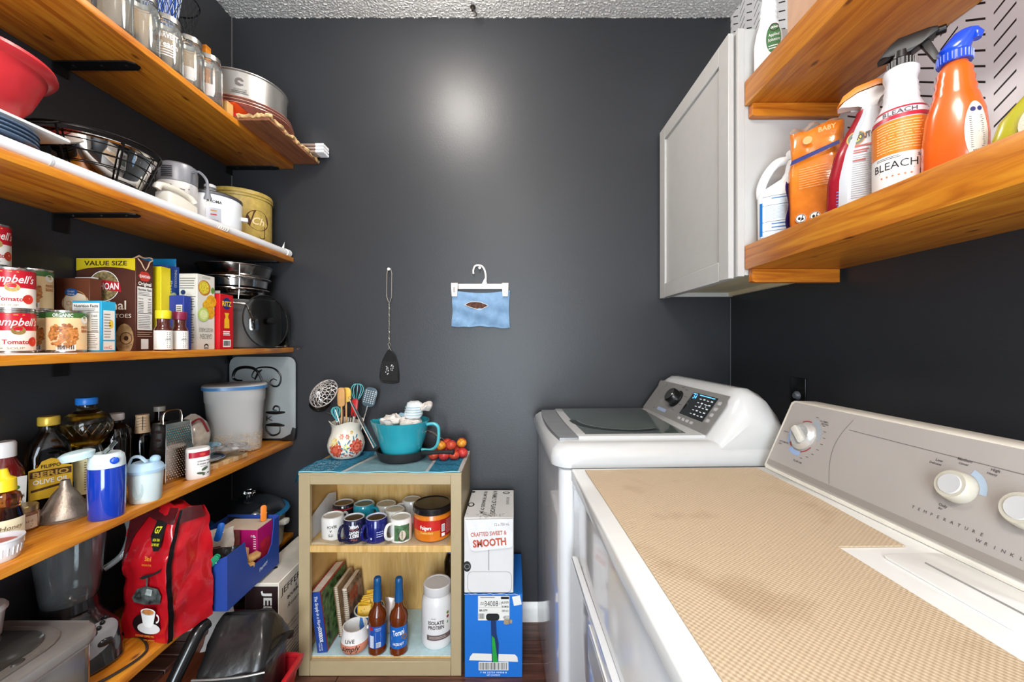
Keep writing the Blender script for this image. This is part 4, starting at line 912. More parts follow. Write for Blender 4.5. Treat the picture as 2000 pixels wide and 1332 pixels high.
obj('cap', G().lathe([(0, .2255), (.020, .2255), (.021, .228), (.021, .246), (.019, .249), (0, .249)], 28), M('#c9a83c', .3, .3), t)
F = lambda u, v, o: (u, -.0352-o, v)
q = P(F).poly([(-.038, .042), (.038, .042), (.038, .118), (.022, .124), (.016, .138), (0, .144), (-.016, .138), (-.022, .124), (-.038, .118)]).out('label', M('#dcae2c', .4), t)
P(F, .0009).poly([(-.036, .098), (.036, .098), (.036, .115), (-.036, .115)]).poly([(-.034, .062), (.034, .072), (.034, .078), (-.034, .068)]).out('dark_band', M('#4a2c14', .5), q)
P(F, .0012).text('FILIPPO', 0, .125, .009, .034, bold=.02).out('brand_letters', INK, q); P(F, .0013).text('BERIO', 0, .106, .013, .062, bold=.03).out('title', M('#caa040', .4, var=0), q); P(F, .0012).text('OLIVE OIL', 0, .087, .012, .062, bold=.02).out('white_letters', WINK, q)
t = thing('vegetable_oil_bottle', 'large faceted clear oil bottle with blue cap', 'bottle', (-1.232, 1.161, z), face_cam(-1.232, 1.161))
g = G(); lv = [(0, .040), (.006, .043), (.11, .043), (.135, .036), (.150, .030), (.160, .036), (.185, .051), (.215, .054), (.238, .044), (.252, .022), (.258, .019), (.266, .019)]
g.loft([(a, b, b) for a, b in lv], 20); obj('bottle', g, glass('#dcd9c8', .05), t)
obj('oil', G().loft([(a, b-.003, b-.003) for a, b in lv[1:8]], 20), M('#d0b14a', .15, var=0, trans=.75), t)
g = G()
for k in range(18):
    a = 2*pi*k/18
    for s in (-1, 1): g.tube([(.0515*cos(a), .0515*sin(a), .186), (.0545*cos(a+s*.17), .0545*sin(a+s*.17), .200), (.0545*cos(a+s*.34), .0545*sin(a+s*.34), .214)], .0012, 4)
fb = obj('facets', g, glass('#e6e2cf', .04), t); fb['kind'] = 'stuff'
obj('cap', G().lathe([(0, .2665), (.0225, .2665), (.0235, .269), (.0235, .284), (.022, .286), (0, .286)], 28), M('#1f6fc4', .35), t)
q = P(mC(.0433)).rect(-.04, .02, .045, .118, 12).out('label', M('#dccf9a', .4), t); P(mC(.0437)).lines(-.005, .03, .042, .112, 12).out('fine_print', M('#5a4030', .5, var=0), q); P(mC(.0437)).rect(-.04, .02, -.026, .06, 3).out('blue_edge', M('#2f7fb8', .4), q)
t = thing('brown_sauce_bottle', 'dark brown round-shouldered bottle with white cap', 'bottle', (-1.238, 1.248, z), face_cam(-1.238, 1.248))
obj('bottle', G().lathe([(0, 0), (.036, 0), (.040, .005), (.040, .15), (.036, .175), (.024, .192), (.017, .196), (.017, .204), (0, .204)], 32), glass('#8a5a48', .05), t)
obj('liquid', G().lathe([(0, .003), (.036, .003), (.036, .145), (0, .145)], 28), M('#2c0f0a', .3), t); obj('cap', G().lathe([(0, .2045), (.021, .2045), (.022, .207), (.022, .222), (.020, .225), (0, .225)], 28), M('#dad6d2', .35), t)
g = G()
for k in range(20): a = 2*pi*k/20; g.tube([(.0402*cos(a), .0402*sin(a), .10), (.0402*cos(a), .0402*sin(a), .15), (.034*cos(a), .034*sin(a), .18)], .0013, 4)
fl_ = obj('flutes', g, glass('#5e3626', .05), t); fl_['kind'] = 'stuff'
t = thing('cork_bottle', 'dark bottle with a paper-wrapped neck marked with black scribbles', 'bottle', (-1.222, 1.323, z), face_cam(-1.222, 1.323))
obj('bottle', G().lathe([(0, 0), (.030, 0), (.032, .004), (.032, .12), (.026, .140), (.016, .155), (0, .155)], 28), glass('#3e382c', .06), t)
obj('wrapped_neck', G().lathe([(0, .1552), (.021, .150), (.0185, .17), (.0165, .200), (.0175, .203), (.0175, .208), (0, .208)], 28), M('#cdab86', .7, var=.08), t)
p = P(mC(.0195))
for k in range(5): p.poly([(-.016, .160+k*.009), (-.002, .163+k*.009), (.010, .161+k*.009), (.010, .1622+k*.009), (-.002, .1642+k*.009), (-.016, .1612+k*.009)])
p.rect(-.0008, .152, .0008, .204, 1); p.out('scribbles', INK, t)
t = thing('amber_bottle', 'square liquor-style bottle with maroon label standing behind the grater', 'bottle', (-1.236, 1.402, z), face_cam(-1.236, 1.402))
obj('bottle', G().loft([(0, .036, .030, 0, 0, 5), (.004, .038, .032, 0, 0, 5), (.15, .038, .032, 0, 0, 5), (.165, .030, .026, 0, 0, 4), (.175, .015, .015), (.205, .013, .013)]), glass('#6e3a2e', .05), t)
obj('liquid', G().loft([(.004, .034, .028, 0, 0, 5), (.10, .034, .028, 0, 0, 5)]), M('#5a1c18', .2), t); obj('cap', G().lathe([(0, .2055), (.016, .2055), (.016, .222), (0, .222)], 24), M('#8b8378', .4), t)
q = P(lambda u, v, o: (u, -.0322-o, v)).rect(-.03, .04, .03, .12).out('label', M('#5a1d26', .4), t); P(lambda u, v, o: (u, -.0326-o, v)).ell(0, .07, .014, .008).lines(-.022, .095, .022, .112, 2).out('print', M('#c9b48c', .5), q)
# funnel
t = thing('metal_funnel', 'dull aluminium funnel standing mouth down on the shelf', 'funnel', (-1.150, 1.032, z), R(20))
g = G().lathe([(.050, 0), (.053, .001), (.053, .004), (.049, .006), (.046, .016), (.034, .034), (.022, .060), (.012, .074), (.0085, .094), (.0068, .094), (.010, .073), (.020, .058), (.032, .033), (.044, .014), (.046, .004)], 40)
obj('cone', g, M('#a89a8c', .42, .8, var=.15, scale=40, bump=.2), t)
obj('seam', G().tube([(-.047, -.01, .012), (-.036, -.008, .032), (-.023, -.005, .06), (-.012, -.002, .075)], .0013, 5), M('#8a7464', .5, .6), t)
# blue tumbler
x, y = -1.046, 1.034
t = thing('blue_tumbler', 'glossy royal blue toddler cup with open white flip lid', 'cup', (x, y, z), face_cam(x, y))
obj('cup', G().loft([(0, .033, .033), (.004, .0355, .0355), (.09, .0365, .0365), (.128, .0365, .0365)], 36), M('#1238a6', .12, var=.02, coat=.8), t)
obj('lid', G().loft([(.1285, .0355, .0355), (.143, .035, .035), (.156, .033, .033), (.163, .026, .026)], 36), M('#cfdcdf', .35, var=0), t)
obj('push_button', G().ball(.010, (.013, -.032, .146), 2, (1, .45, .9)), M('#1a4ec0', .25, var=0), t)
g = G().loft([(0, .008, .028), (.012, .009, .030), (.016, .007, .026)], 24).xf(Matrix.Translation((-.050, -.005, .158)) @ Matrix.Rotation(R(-8), 4, 'Y') @ Matrix.Diagonal((3.6, .95, 1.1, 1))); obj('flip_cap', g, M('#c5dde2', .35, var=0), t)
obj('spout', G().tube(sm([(-.005, -.01, .163), (.004, -.014, .175), (.016, -.018, .192)]), [.006]*6+[.005]*7, 8), glass('#e0ecec', .2), t)
obj('hinge', G().cyl(.0032, -.012, .012, (-.028, 0, .164), 10, 'Y'), M('#4a6c7a', .4), t)
# light blue shaker with lid
x, y = -1.044, 1.140
t = thing('milk_shaker', 'pale blue-white plastic mug with raised light blue lid', 'mug', (x, y, z), face_cam(x, y)-.1)
obj('mug_body', G().loft([(0, .033, .033), (.003, .035, .035), (.082, .039, .039)], 36), M('#cfdcda', .4, var=0), t)
obj('lid', G().loft([(.0825, .042, .042), (.090, .0425, .0425), (.093, .040, .040), (.098, .038, .038), (.108, .028, .028)], 36), M('#a9c6dc', .35, var=0), t)
obj('spout_hump', G().ball(.013, (.02, .0, .112), 2, (1, 1.1, .95)), M('#a3c2da', .35, var=0), t)
obj('strap', G().tube(sm([(-.036, .005, .098), (-.028, .0, .122), (-.012, -.004, .124), (.002, -.006, .108)]), .0055, 8, flat=.6), M('#b2cce0', .35, var=0), t)
P(mC(.0372)).ell(-.014, .040, .013, .027, 24).out('hand_recess', M('#b4c6c4', .35, var=0), t)
# box grater
x, y = -1.122, 1.318
t = thing('box_grater', 'four-sided steel box grater with looped handle', 'grater', (x, y, z), R(80))
g = G(); rings = []
for zz, a, b in ((0, .050, .036), (.002, .051, .037), (.185, .040, .026)): rings.append(g.ring([(-a, -b, zz), (a, -b, zz), (a, b, zz), (-a, b, zz)]))
g.bridge(rings[0], rings[1]); g.bridge(rings[1], rings[2]); g.face(rings[2]); obj('grater_body', g, M('#b5b0aa', .2, 1, var=.05), t)
def gf(u, v, o): k = v/.185; return (u*(1-.215*k), -(.037-.011*k)-o, v)
g = G()
for i in range(11):
    for j in range(22):
        u = -.042+i*.0084+(.0042 if j % 2 else 0)-.002; v = .012+j*.0075
        p0 = gf(u, v, 0); c_ = [gf(u-.0022, v, 0), gf(u, v-.0022, .0), gf(u+.0022, v, 0), gf(u, v+.0022, 0)]; A = g.ring(c_); T = g.bm.verts.new(gf(u, v+.001, .0022))
        for q in range(4): g.face((A[q], A[(q+1) % 4], T))
tt = obj('teeth', g, M('#dedad5', .15, 1, var=0), t, ang=10); tt['kind'] = 'stuff'
def gs(u, v, o): k = v/.185; return (-(.051-.011*k)-o, -u*(1-.3*k), v)
p = P(gs, .0006)
for j in range(6): p.ell(0, .03+j*.026, .018, .0045, 14)
p.out('slots', M('#33241f', .3, var=0), t)
for s in (-1, 1): pass
obj('handle', G().tube(sm([(-.030, 0, .185), (-.030, 0, .205), (-.020, 0, .222), (.020, 0, .222), (.030, 0, .205), (.030, 0, .185)], 4), .0058, 8, flat=.45), M('#c8c3bd', .2, 1), t)
for s, a in ((1, .050), (-1, .050)): obj('corner_edge', G().tube([(s*a, -.037, .003), (s*.0395, -.026, .184)], .0014, 6), CHROME, t)
# spice can
x, y = -1.046, 1.330
t = thing('spice_can', 'white seasoning can with a dark red band', 'can', (x, y, z), face_cam(x, y)+.25)
obj('can_body', G().loft([(0, .030, .022, 0, 0, 2.6), (.003, .032, .024, 0, 0, 2.6), (.094, .032, .024, 0, 0, 2.6), (.098, .030, .022, 0, 0, 2.6)], 36), M('#e8e4e0', .3, var=0), t)
def sp_(u, v, o):
    return (u, -(.024*(max(0, 1-(abs(u)/.032)**2.6))**(1/2.6))-o, v)
P(sp_).rect(-.0315, .070, .0315, .088, 16).out('red_band', M('#a8182e', .4), t)
P(sp_, .0007).text('coriander mint', .010, .058, .006, .036, bold=.01).text('& pepper grill', .010, .049, .006, .036, bold=.01).text('seasoning', .010, .041, .004, .02).out('lettering', M('#3f3b3a', .5, var=0), t)
P(sp_, .0007).ell(.012, .031, .010, .005, 10, .5).ell(.002, .018, .012, .004, 10, -.2).ell(.015, .014, .011, .003, 8, .3).out('herb_print', M('#4a5a44', .5, var=.3, scale=300), t); P(sp_, .0009).ell(.006, .079, .008, .005).out('badge', M('#c9483f', .4), t)
# blue bowl, bread bag
o = obj('blue_bowl', G().lathe([(0, 0), (.045, 0), (.064, .016), (.077, .050), (.078, .054), (.074, .054), (.060, .018), (.043, .004), (0, .004)], 44), M('#9fc6dc', .4, var=.03)); o.location = (-1.190, 1.500, z+.001); tag(o, 'light blue bowl with the flour bag sitting in it', 'bowl')
g = G().loft([(0, .035, .035), (.02, .050, .050), (.09, .056, .054), (.13, .046, .042), (.155, .020, .016), (.165, .008, .006)], 28).noise(.012, 28, 2); t = thing('flour_bag', 'crumpled clear and red plastic food bag in the light blue bowl', 'bag', (-1.200, 1.500, z+.012), .5)
obj('bag', g, M('#cfc2b2', .3, var=.25, scale=25, bump=.6, bs=60, coat=.5), t)
obj('red_strip', G().tube(sm([(-.03, -.052, .10), (.0, -.048, .135), (.03, -.038, .150), (.05, -.02, .10)]), .004, 6), M('#8d2630', .4), t)
# clear-ish tub of cereal
x, y = -1.168, 1.684
t = thing('storage_tub', 'tall translucent plastic tub with blue rim lid, oats at the bottom', 'container', (x, y, z), face_cam(x, y))
def tub_lv(o_): return [(0+o_, .088-o_, .088-o_, 0, 0, 3.2), (.006+o_, .094-o_, .094-o_, 0, 0, 3.2), (.20, .107-o_, .107-o_, 0, 0, 3), (.205, .110-o_, .110-o_, 0, 0, 3), (.252, .112-o_, .112-o_, 0, 0, 3)]
obj('tub', G().loft([(a, b*.95, b*.95, 0, 0, pw) for a, b, c, d, e, pw in tub_lv(0)], 56), M('#d2cec9', .32, trans=.35, var=0, ior=1.15), t)
obj('lid', G().loft([(.2525, .109, .109, 0, 0, 3), (.256, .112, .112, 0, 0, 3), (.268, .112, .112, 0, 0, 3), (.271, .107, .107, 0, 0, 3)], 56), M('#b9b5b2', .35, var=0), t)
obj('lid_rim', G().loft([(.254, .1135, .1135, 0, 0, 3), (.266, .1135, .1135, 0, 0, 3)], 56), M('#3d6f9f', .3, var=0), t, label='blue lid rim')
g = G(); rc = random.Random(2)
for i in range(1500):
    a = rc.uniform(0, 2*pi); zz = rc.random()**1.6*.075+.004; r_ = .0905+.012*zz/.2
    ca, sa = cos(a), sin(a); px_, py_ = r_*math.copysign(abs(ca)**.64, ca), r_*math.copysign(abs(sa)**.64, sa)
    px_, py_ = px_*.965, py_*.965
    n_ = Vector((px_, py_, 0)).normalized(); tv = Vector((-n_.y, n_.x, 0)); s_ = .0028
    an = rc.uniform(0, 3); A = g.ring([tuple(Vector((px_, py_, zz)) + n_*.0035 + (tv*cos(an+q*pi/2)+Vector((0, 0, 1))*sin(an+q*pi/2))*s_) for q in range(4)]); g.face(A)
oa = obj('cereal', g, M('#c9b49a', .7, var=.2, scale=200), t); oa['kind'] = 'stuff'
# glass cutting board
t = thing('glass_cutting_board', 'frosted glass cutting board with black monogram leaning on end wall', 'cutting board', (0, 0, 0))
bx0, bx1, bz0, bz1 = -1.285, -.989, z+.012, z+.378
obj('board', G().prism(rr(bx0, bz0, bx1, bz1, .035, 6), 'XZ', 1.813, 1.8175, .001), M('#8f9494', .22, var=.12, scale=4, coat=.6), t)
obj('corner_foot', G().prism([(bx1-.075, bz0-.004), (bx1-.055, bz0-.009), (bx1-.004, bz0-.009), (bx1+.002, bz0+.045), (bx1-.012, bz0+.05), (bx1-.02, bz0+.02), (bx1-.05, bz0+.004)], 'XZ', 1.809, 1.8215, .001), BLACK, t)
obj('corner_foot', G().prism([(bx0+.075, bz0-.004), (bx0+.055, bz0-.009), (bx0+.004, bz0-.009), (bx0-.002, bz0+.045), (bx0+.012, bz0+.05), (bx0+.02, bz0+.02), (bx0+.05, bz0+.004)], 'XZ', 1.809, 1.8215, .001), BLACK, t)
g = G(); yy = 1.8125
def Q(px, py): return (1.813*(px-1008)/790, yy, 1.265-(py-667)*1.813/790)
def stroke(pts, w_): 
    s_ = sm([Q(*p) for p in pts], 6); n_ = len(s_)
    g.tube(s_, [w_*(.35+.65*sin(pi*i/(n_-1))) for i in range(n_)], 6, flat=1)
stroke([(474, 743), (462, 742), (456, 736), (462, 722), (480, 717), (500, 722), (512, 742), (520, 760)], .0075)
stroke([(500, 740), (492, 735), (500, 721), (515, 717), (536, 720), (549, 735), (545, 752), (534, 754), (528, 746), (534, 740), (541, 743)], .0042)
stroke([(498, 742), (505, 728), (512, 722)], .0055)
stroke([(520, 805), (538, 806), (557, 805)], .0085); stroke([(545, 806), (546, 796), (538, 793), (534, 800), (541, 801)], .0042)
stroke([(520, 830), (538, 829), (556, 831)], .0085); stroke([(547, 830), (546, 845), (532, 850), (521, 840), (519, 830)], .0045)
obj('monogram', g, M('#0f0f10', .3), t)
p = P(mF(yy)); c_ = Q(527, 817); p.text('K', c_[0], c_[2], .022, .03).out('letter', INK, t)
# board, plate, zip bag
t = thing('chopping_board', 'thin butcher-block board with striped end grain at the shelf edge', 'cutting board', (0, 0, z), R(-3))
x0, x1, y0, y1 = -1.245, -1.125, 1.30, 1.515
for k in range(9):
    w_ = (y1-y0)/9; obj('strip', G().box(x0+.05, y0+k*w_+.0002, .0002, x1, y0+(k+1)*w_-.0002, .016, .0006, 1), M(['#d6b98c', '#c9a877', '#dfc59b', '#c49d69'][k % 4], .5, var=.08, scale=60), t)
o = obj('plate', G().lathe([(0, 0), (.04, 0), (.052, .006), (.064, .010), (.065, .012), (.052, .0085), (.038, .003), (0, .003)], 40), M('#e6e6e8', .25, var=0)); o.location = (-1.118, 1.446, z+.018); tag(o, 'small white plate with printed rim on the butcher-block board', 'plate')
o = obj('plate_print', G().lathe([(.053, .0095), (.063, .0119), (.063, .0125), (.053, .0101)], 40), M('#3c6a9c', .4, var=.4, scale=50), o)
g = G().sheet(lambda u, v: ((u-.5)*.13, (v-.5)*.10, .014+.016*sin(pi*u)*sin(pi*v)), 22, 16, .001).noise(.012, 45, 4)
o = obj('zip_bag', g, M('#d5d2d0', .08, trans=.6, var=.1, coat=1)); o.location = (-1.075, 1.512, z+.033); o.rotation_euler = (0, 0, .7); tag(o, 'crinkled clear plastic food bag on top of the small white plate', 'bag')

# ================================================================ LOWEST LEFT SHELF
z = ST[4]
# roaster
t = thing('electric_roaster', 'big steel electric roaster with grey rim and inset dark glass lid', 'roaster', (0, 0, z))
RX_, RYa, RYb = -.995, .56, .985
obj('body', G().rbox(-1.27, RYa, RX_-.012, RYb-.012, .01, .152, .03, .003), M('#b3ada5', .22, .9, var=.04), t)
obj('rim', G().rbox(-1.284, RYa-.012, RX_, RYb, .158, .186, .045, .008), M('#97918c', .32, .35, var=.05), t)
obj('rim_gap', G().rbox(-1.272, RYa, RX_-.010, RYb-.010, .152, .158, .03, 0), BLACK, t)
obj('lid_frame', G().rbox(-1.262, RYa+.01, RX_-.035, RYb-.03, .186, .193, .07, .003), M('#7c746d', .35, .3), t)
obj('lid_glass', G().rbox(-1.245, RYa+.03, RX_-.055, RYb-.05, .1932, .197, .06, .002), M('#3b3834', .08, coat=1, var=.3, scale=5), t)
for y in (.80, .845): obj('vent', G().lathe([(0, .1932), (.012, .1932), (.010, .1965), (0, .195)], 16, c=(RX_-.046, y, 0), sx=.6), M('#3a3532', .4), t)
obj('side_badge', G().prism(rr(.62, .02, .76, .10, .03, 4), 'YZ', RX_-.0125, RX_-.009, .001), M('#3d3a38', .3), t)
for x, y in ((-1.24, .60), (-1.24, .94), (-1.04, .60), (-1.04, .94)): obj('foot', G().cyl(.012, 0, .0115, (x, y, 0), 14), BLACK, t)
o = obj('white_cup', G().lathe([(0, 0), (.030, 0), (.033, .004), (.038, .052), (.041, .060), (.043, .061), (.043, .066), (.039, .072), (0, .073)], 36), M('#c9c5c0', .35)); o.location = (-1.197, .90, z+.1975); tag(o, 'small off-white lidded cup sitting on the roaster lid', 'cup')
# blender
x, y = -1.208, 1.096
t = thing('blender', 'blender with clear glass jar and black base with silver button panel', 'blender', (x, y, z), R(67))
BK = M('#1c1a1c', .2, var=0, coat=.6)
obj('base', G().loft([(0, .078, .080, 0, -.042, 3), (.01, .082, .085, 0, -.042, 3), (.09, .078, .078, 0, -.024, 3), (.125, .060, .058, 0, -.004, 2.6), (.138, .056, .054, 0, 0, 2.4), (.145, .058, .056, 0, 0, 2)], 44), BK, t)
def bf_(u, v, o):
    k = v; ry_, cy_ = (.085-.007*k/.09, -.042+.018*k/.09) if k < .09 else (.078-.020*(k-.09)/.035, -.024+.020*(k-.09)/.035)
    rx_ = .082-.004*k/.09 if k < .09 else .078-.018*(k-.09)/.035
    return (u, cy_-ry_*max(0, 1-abs(u/rx_)**3)**(1/3)-.0022-o, k)
def leaf(a, r_): return (.064*r_*cos(a), .074+.033*r_*sin(a)+.014*r_*cos(a))
pn = obj('button_panel', G().sheet(lambda i, j: bf_(*leaf(2*pi*i, .02+.98*j), 0), 36, 8, .001), M('#cdd0d6', .25, .0, var=0, coat=.5), t)
for k in range(9): u = -.044+k*.0108; v = .066+k*.0058; obj('button', G().ball(.0062, bf_(u, v, .004), 2, (1, .8, 1)), M('#1b1b1d', .3) if k > 1 else M('#c9bd8c', .3), pn)
obj('display_ring', G().ball(.013, bf_(.028, .064, .001), 2, (1.3, .4, .8)), M('#2b2b2e', .15), pn)
jv = [(0, .146), (.048, .146), (.052, .150), (.060, .20), (.074, .34), (.078, .372), (.081, .376), (.078, .378), (.075, .374), (.070, .34), (.056, .20), (.047, .156), (0, .154)]
obj('glass_jar', G().lathe(jv, 48), M('#dfe5e5', .03, trans=.93, var=0), t)
obj('jar_handle', G().tube(sm([(.074, -.01, .355), (.108, -.012, .350), (.122, -.013, .300), (.106, -.010, .240), (.066, -.005, .215)], 6), .0085, 10), M('#dfe5e5', .05, trans=.8, var=0), t)
obj('collar', G().lathe([(0, .1455), (.059, .1455), (.056, .17), (.0535, .17), (.050, .148), (0, .148)], 40), BK, t)
obj('blade', G().box(-.03, -.004, .165, .03, .004, .167).box(-.004, -.03, .171, .004, .03, .173).cyl(.006, .154, .178, (0, 0, 0), 12), STEEL, t)
obj('power_cord', G().tube(sm([(.07, .02, .01), (.10, -.0, .005), (.12, -.06, .005), (.10, -.15, .005), (.04, -.175, .005), (-.04, -.17, .005)]), .0035, 6), M('#28211e', .5), t)
# red coffee bag
t = thing('red_coffee_bag', 'big red and black coffee bag with helicopter and cup pictures', 'bag', (0, 0, z))
def bag_ring(zz, k, cr=0):  # footprint polygon
    f = [(-1.142, 1.178), (-1.07, 1.170), (-.999, 1.158), (-.984, 1.205), (-.958, 1.278), (-1.05, 1.285), (-1.165, 1.285)]
    cx_, cy_ = -1.06, 1.225
    return [(cx_+(a-cx_)*(1+.02*sin(zz*9))+0*k, cy_+(b-cy_)*k, zz) for a, b in f]
g = G(); prev = None; N_ = 26
def dense(r_, m_=7):
    o_ = []
    for i in range(len(r_)):
        a, b = Vector(r_[i]), Vector(r_[(i+1) % len(r_)])
        for j in range(m_): o_.append(a.lerp(b, j/m_))
    return o_
for i in range(N_+1):
    q = i/N_; zz = .002+.372*q; k = 1 if q < .6 else 1-.75*((q-.6)/.4)**1.5
    R_ = [(p.x, p.y, zz+ (.012*sin(p.x*40) if q > .9 else 0)) for p in dense(bag_ring(zz, k))]
    cur = g.ring(R_)
    if prev: g.bridge(prev, cur)
    else: g.face(cur[::-1])
    prev = cur
g.face(prev); bmesh.ops.recalc_face_normals(g.bm, faces=g.bm.faces[:]); g.noise(.012, 16, 3).noise(.004, 60, 5)
for v in g.bm.verts: v.co.z = max(.001, v.co.z)
obj('bag', g, M('#b3141e', .2, var=.12, scale=9, coat=.6, bump=.5, bs=30), t, ang=70)
def bgF(u, v, o):   # front (towards camera) face of the bag; u -1.2..-1.0
    k = 1 if v < .225 else 1-.75*((v-.225)/.15)**1.5
    u = -.999+(u+1.0)*.71; yb = 1.225+(1.158-.020*(u+.999)/.143*-1*-1-1.225)*k; return (u, yb-.0085-o, v)
P(bgF).poly([(-1.20, .372), (-1.0, .372), (-1.0, .33), (-1.06, .335), (-1.12, .35), (-1.16, .30), (-1.20, .22)]).out('dark_top', M('#4d1518', .25, var=.2, coat=.5), t)
q = P(bgF, .0008).poly([(-1.075, .345), (-1.03, .335), (-1.035, .265), (-1.06, .262), (-1.085, .30)]).out('black_patch', M('#171313', .3), t); P(bgF, .0012).text('G7', -1.058, .318, .018, .03, bold=.03, shear=.2).text('HOA TAN', -1.056, .292, .007, .03, bold=.02).text('CA PHE VIET', -1.056, .280, .007, .034, bold=.02).out('yellow_letters', M('#d8d02c', .5, var=0), q)
P(bgF, .0008).text('3in1', -1.078, .243, .013, .028, bold=.02).text('SAIGON STAR', -1.082, .225, .006, .044).text('INSTANT COFFEE MIX', -1.09, .022, .006, .085).text('net weight', -1.07, .012, .005, .05).out('gold_letters', M('#e3952e', .5, var=0), t)
# helicopter picture
p = P(bgF, .0010); p.poly([(-1.150, .128), (-1.125, .155), (-1.085, .165), (-1.03, .160), (-1.015, .140), (-1.02, .118), (-1.09, .112), (-1.14, .116)]).poly([(-1.085, .163), (-1.078, .163), (-1.076, .195), (-1.084, .195)]); hl = p.out('helicopter_print', M('#4a4f4c', .3, var=.6, scale=60), t)
P(bgF, .0012).poly([(-1.115, .186), (-1.10, .193), (-1.05, .203), (-1.015, .218), (-1.02, .208), (-1.06, .194), (-1.10, .183)]).poly([(-1.142, .128), (-1.118, .149), (-1.108, .146), (-1.11, .128)]).out('rotor_print', M('#232323', .4), hl)
P(bgF, .0012).poly([(-1.135, .13), (-1.115, .145), (-1.110, .132)]).poly([(-1.09, .14), (-1.08, .158), (-1.055, .156), (-1.06, .138)]).out('window_print', M('#a9b3ad', .3, var=.3, scale=90), hl)
P(bgF, .0009).ell(-1.085, .055, .062, .030, 28).out('dark_oval', M('#231416', .3), t)
P(bgF, .0011).ell(-1.072, .045, .052, .016, 28).out('saucer_print', M('#d8d6d4', .4), t)
p = P(bgF, .0013); p.poly([(-1.108, .092), (-1.040, .092), (-1.050, .058), (-1.062, .048), (-1.086, .048), (-1.098, .058)]).ell(-1.074, .092, .034, .010).arc(-1.036, .075, .008, .013, -100, 90, 12); cp = p.out('cup_print', M('#e9e7e4', .4), t); P(bgF, .0016).ell(-1.074, .092, .027, .0075).out('coffee_print', M('#b87a44', .4, var=.2, scale=100), cp)
def bgS(u, v, o):
    k = 1 if v < .225 else 1-.75*((v-.225)/.15)**1.5
    a, b = Vector((-.999, 1.158)), Vector((-.984, 1.205)); 
    if u < .05: p_ = a.lerp(b, u/.05)
    else: p_ = b.lerp(Vector((-.958, 1.278)), (u-.05)/.077)
    return (p_.x+.006+o, 1.215+(p_.y-1.215)*k-.004, v)
g = G().sheet(lambda u, v: bgS(-.004+.014*u+.003*sin(v*9), .004+.362*v, .002+.001*sin(v*40)), 3, 24, .001); obj('black_gusset', g, M('#161213', .2, coat=.5, var=0), t, label='glossy black corner strip')
o = P(bgS, .001).rect(.0, .33, .118, .370, 8).out('dark_side_top', M('#4b1a1c', .25, coat=.5, var=.2), t)
# blue display carton
t = thing('blue_carton', 'deep blue open display carton full of snack packs, overhanging the shelf', 'box', (0, 0, z+.0005))
DB = M('#22418f', .5, var=.04, scale=12)
X0, X1, Y0, Y1 = -1.125, -.925, 1.295, 1.578
obj('bottom', G().box(X0, Y0, 0, X1, Y1, .003), DB, t)
obj('near_wall', G().prism([(X0, .003), (X1, .003), (X1, .178), (X1-.03, .165), (X0, .165)], 'XZ', Y0, Y0+.003), DB, t)
obj('side_wall', G().prism([(Y0+.003, .003), (Y1-.003, .003), (Y1-.003, .182), (Y1-.03, .182), (Y1-.045, .10), (Y1-.07, .072), (Y0+.115, .078), (Y0+.10, .10), (Y0+.085, .180), (Y0+.05, .178), (Y0+.003, .178)][:], 'YZ', X1-.003, X1), DB, t)
obj('far_wall', G().box(X0, Y1-.003, .003, X1, Y1, .19), DB, t)
obj('back_side', G().box(X0, Y0+.003, .003, X0+.003, Y1-.003, .185), DB, t)
P(mS(X1, (Y0+Y1)/2)).text('Pantry', .045, .045, .013, .05, rot=12, shear=.2, bold=.02).out('lettering', M('#cdd6e6', .5, var=0), t)
zb = z+.004
t = thing('magenta_box', 'magenta carton standing at the back of the blue display carton', 'box', (0, 0, zb))
obj('carton', G().box(-1.09, 1.478, 0, -.946, 1.57, .172, .001, 1), M('#b31466', .4, var=.05), t); P(mF(1.478)).text('18', -.962, .150, .008, .014, bold=.02).lines(-.96, .10, -.95, .15, 6).out('print', WINK, t); P(mS(-.946, 1.524)).rect(-.03, .06, .03, .12).out('red_patch', M('#c9283c', .4, var=.2), t)
obj('open_flap', G().box(-1.09, 1.479, .1725, -.946, 1.569, .174), M('#cbb6a0', .7), t)
def snack(name, lab, x, y, zz, sx, sy, sz, col, rz, sd, rx=0):
    g = G().loft([(-sz, sx, .002), (-sz*.92, sx, .003), (-sz*.5, sx*.97, sy), (0, sx*.96, sy*1.15), (sz*.5, sx*.97, sy), (sz*.92, sx, .003), (sz, sx, .002)], 28).noise(.006, 40, sd)
    t = thing(name, lab, 'packet', (x, y, zz), rz); t.rotation_euler = (rx, 0, rz)
    obj('packet', g, M(col, .22, var=.15, coat=.4, bump=.4, bs=60), t); return t
t = snack('white_snack_bag', 'white and brown snack bag held shut by a blue clip', -1.052, 1.415, zb+.105, .055, .018, .098, '#cbbfb2', .5, 1); P(mF(-.02)).lines(-.02, .0, .02, .05, 4).out('print', M('#7a3a2a', .5, var=0), t)
t = snack('black_snack_bag', 'black snack pouch with small lettering in the blue carton', -.985, 1.365, zb+.082, .042, .014, .080, '#2a2624', .35, 2, R(-6)); P(mF(-.019)).text('SNACK', .0, .045, .008, .04, bold=.02).rect(-.03, .028, .03, .034, 4).out('print', M('#c98a6a', .5, var=0), t)
t = snack('cream_snack_bag', 'pale cream snack bag at the near end of the blue carton', -1.03, 1.335, zb+.075, .04, .012, .072, '#d3c9bd', .1, 3)
t = snack('brown_snack_bag', 'reddish brown snack pouch just behind the blue clip', -1.04, 1.452, zb+.09, .045, .010, .088, '#5e2f28', .2, 5)
rt = random.Random(4)
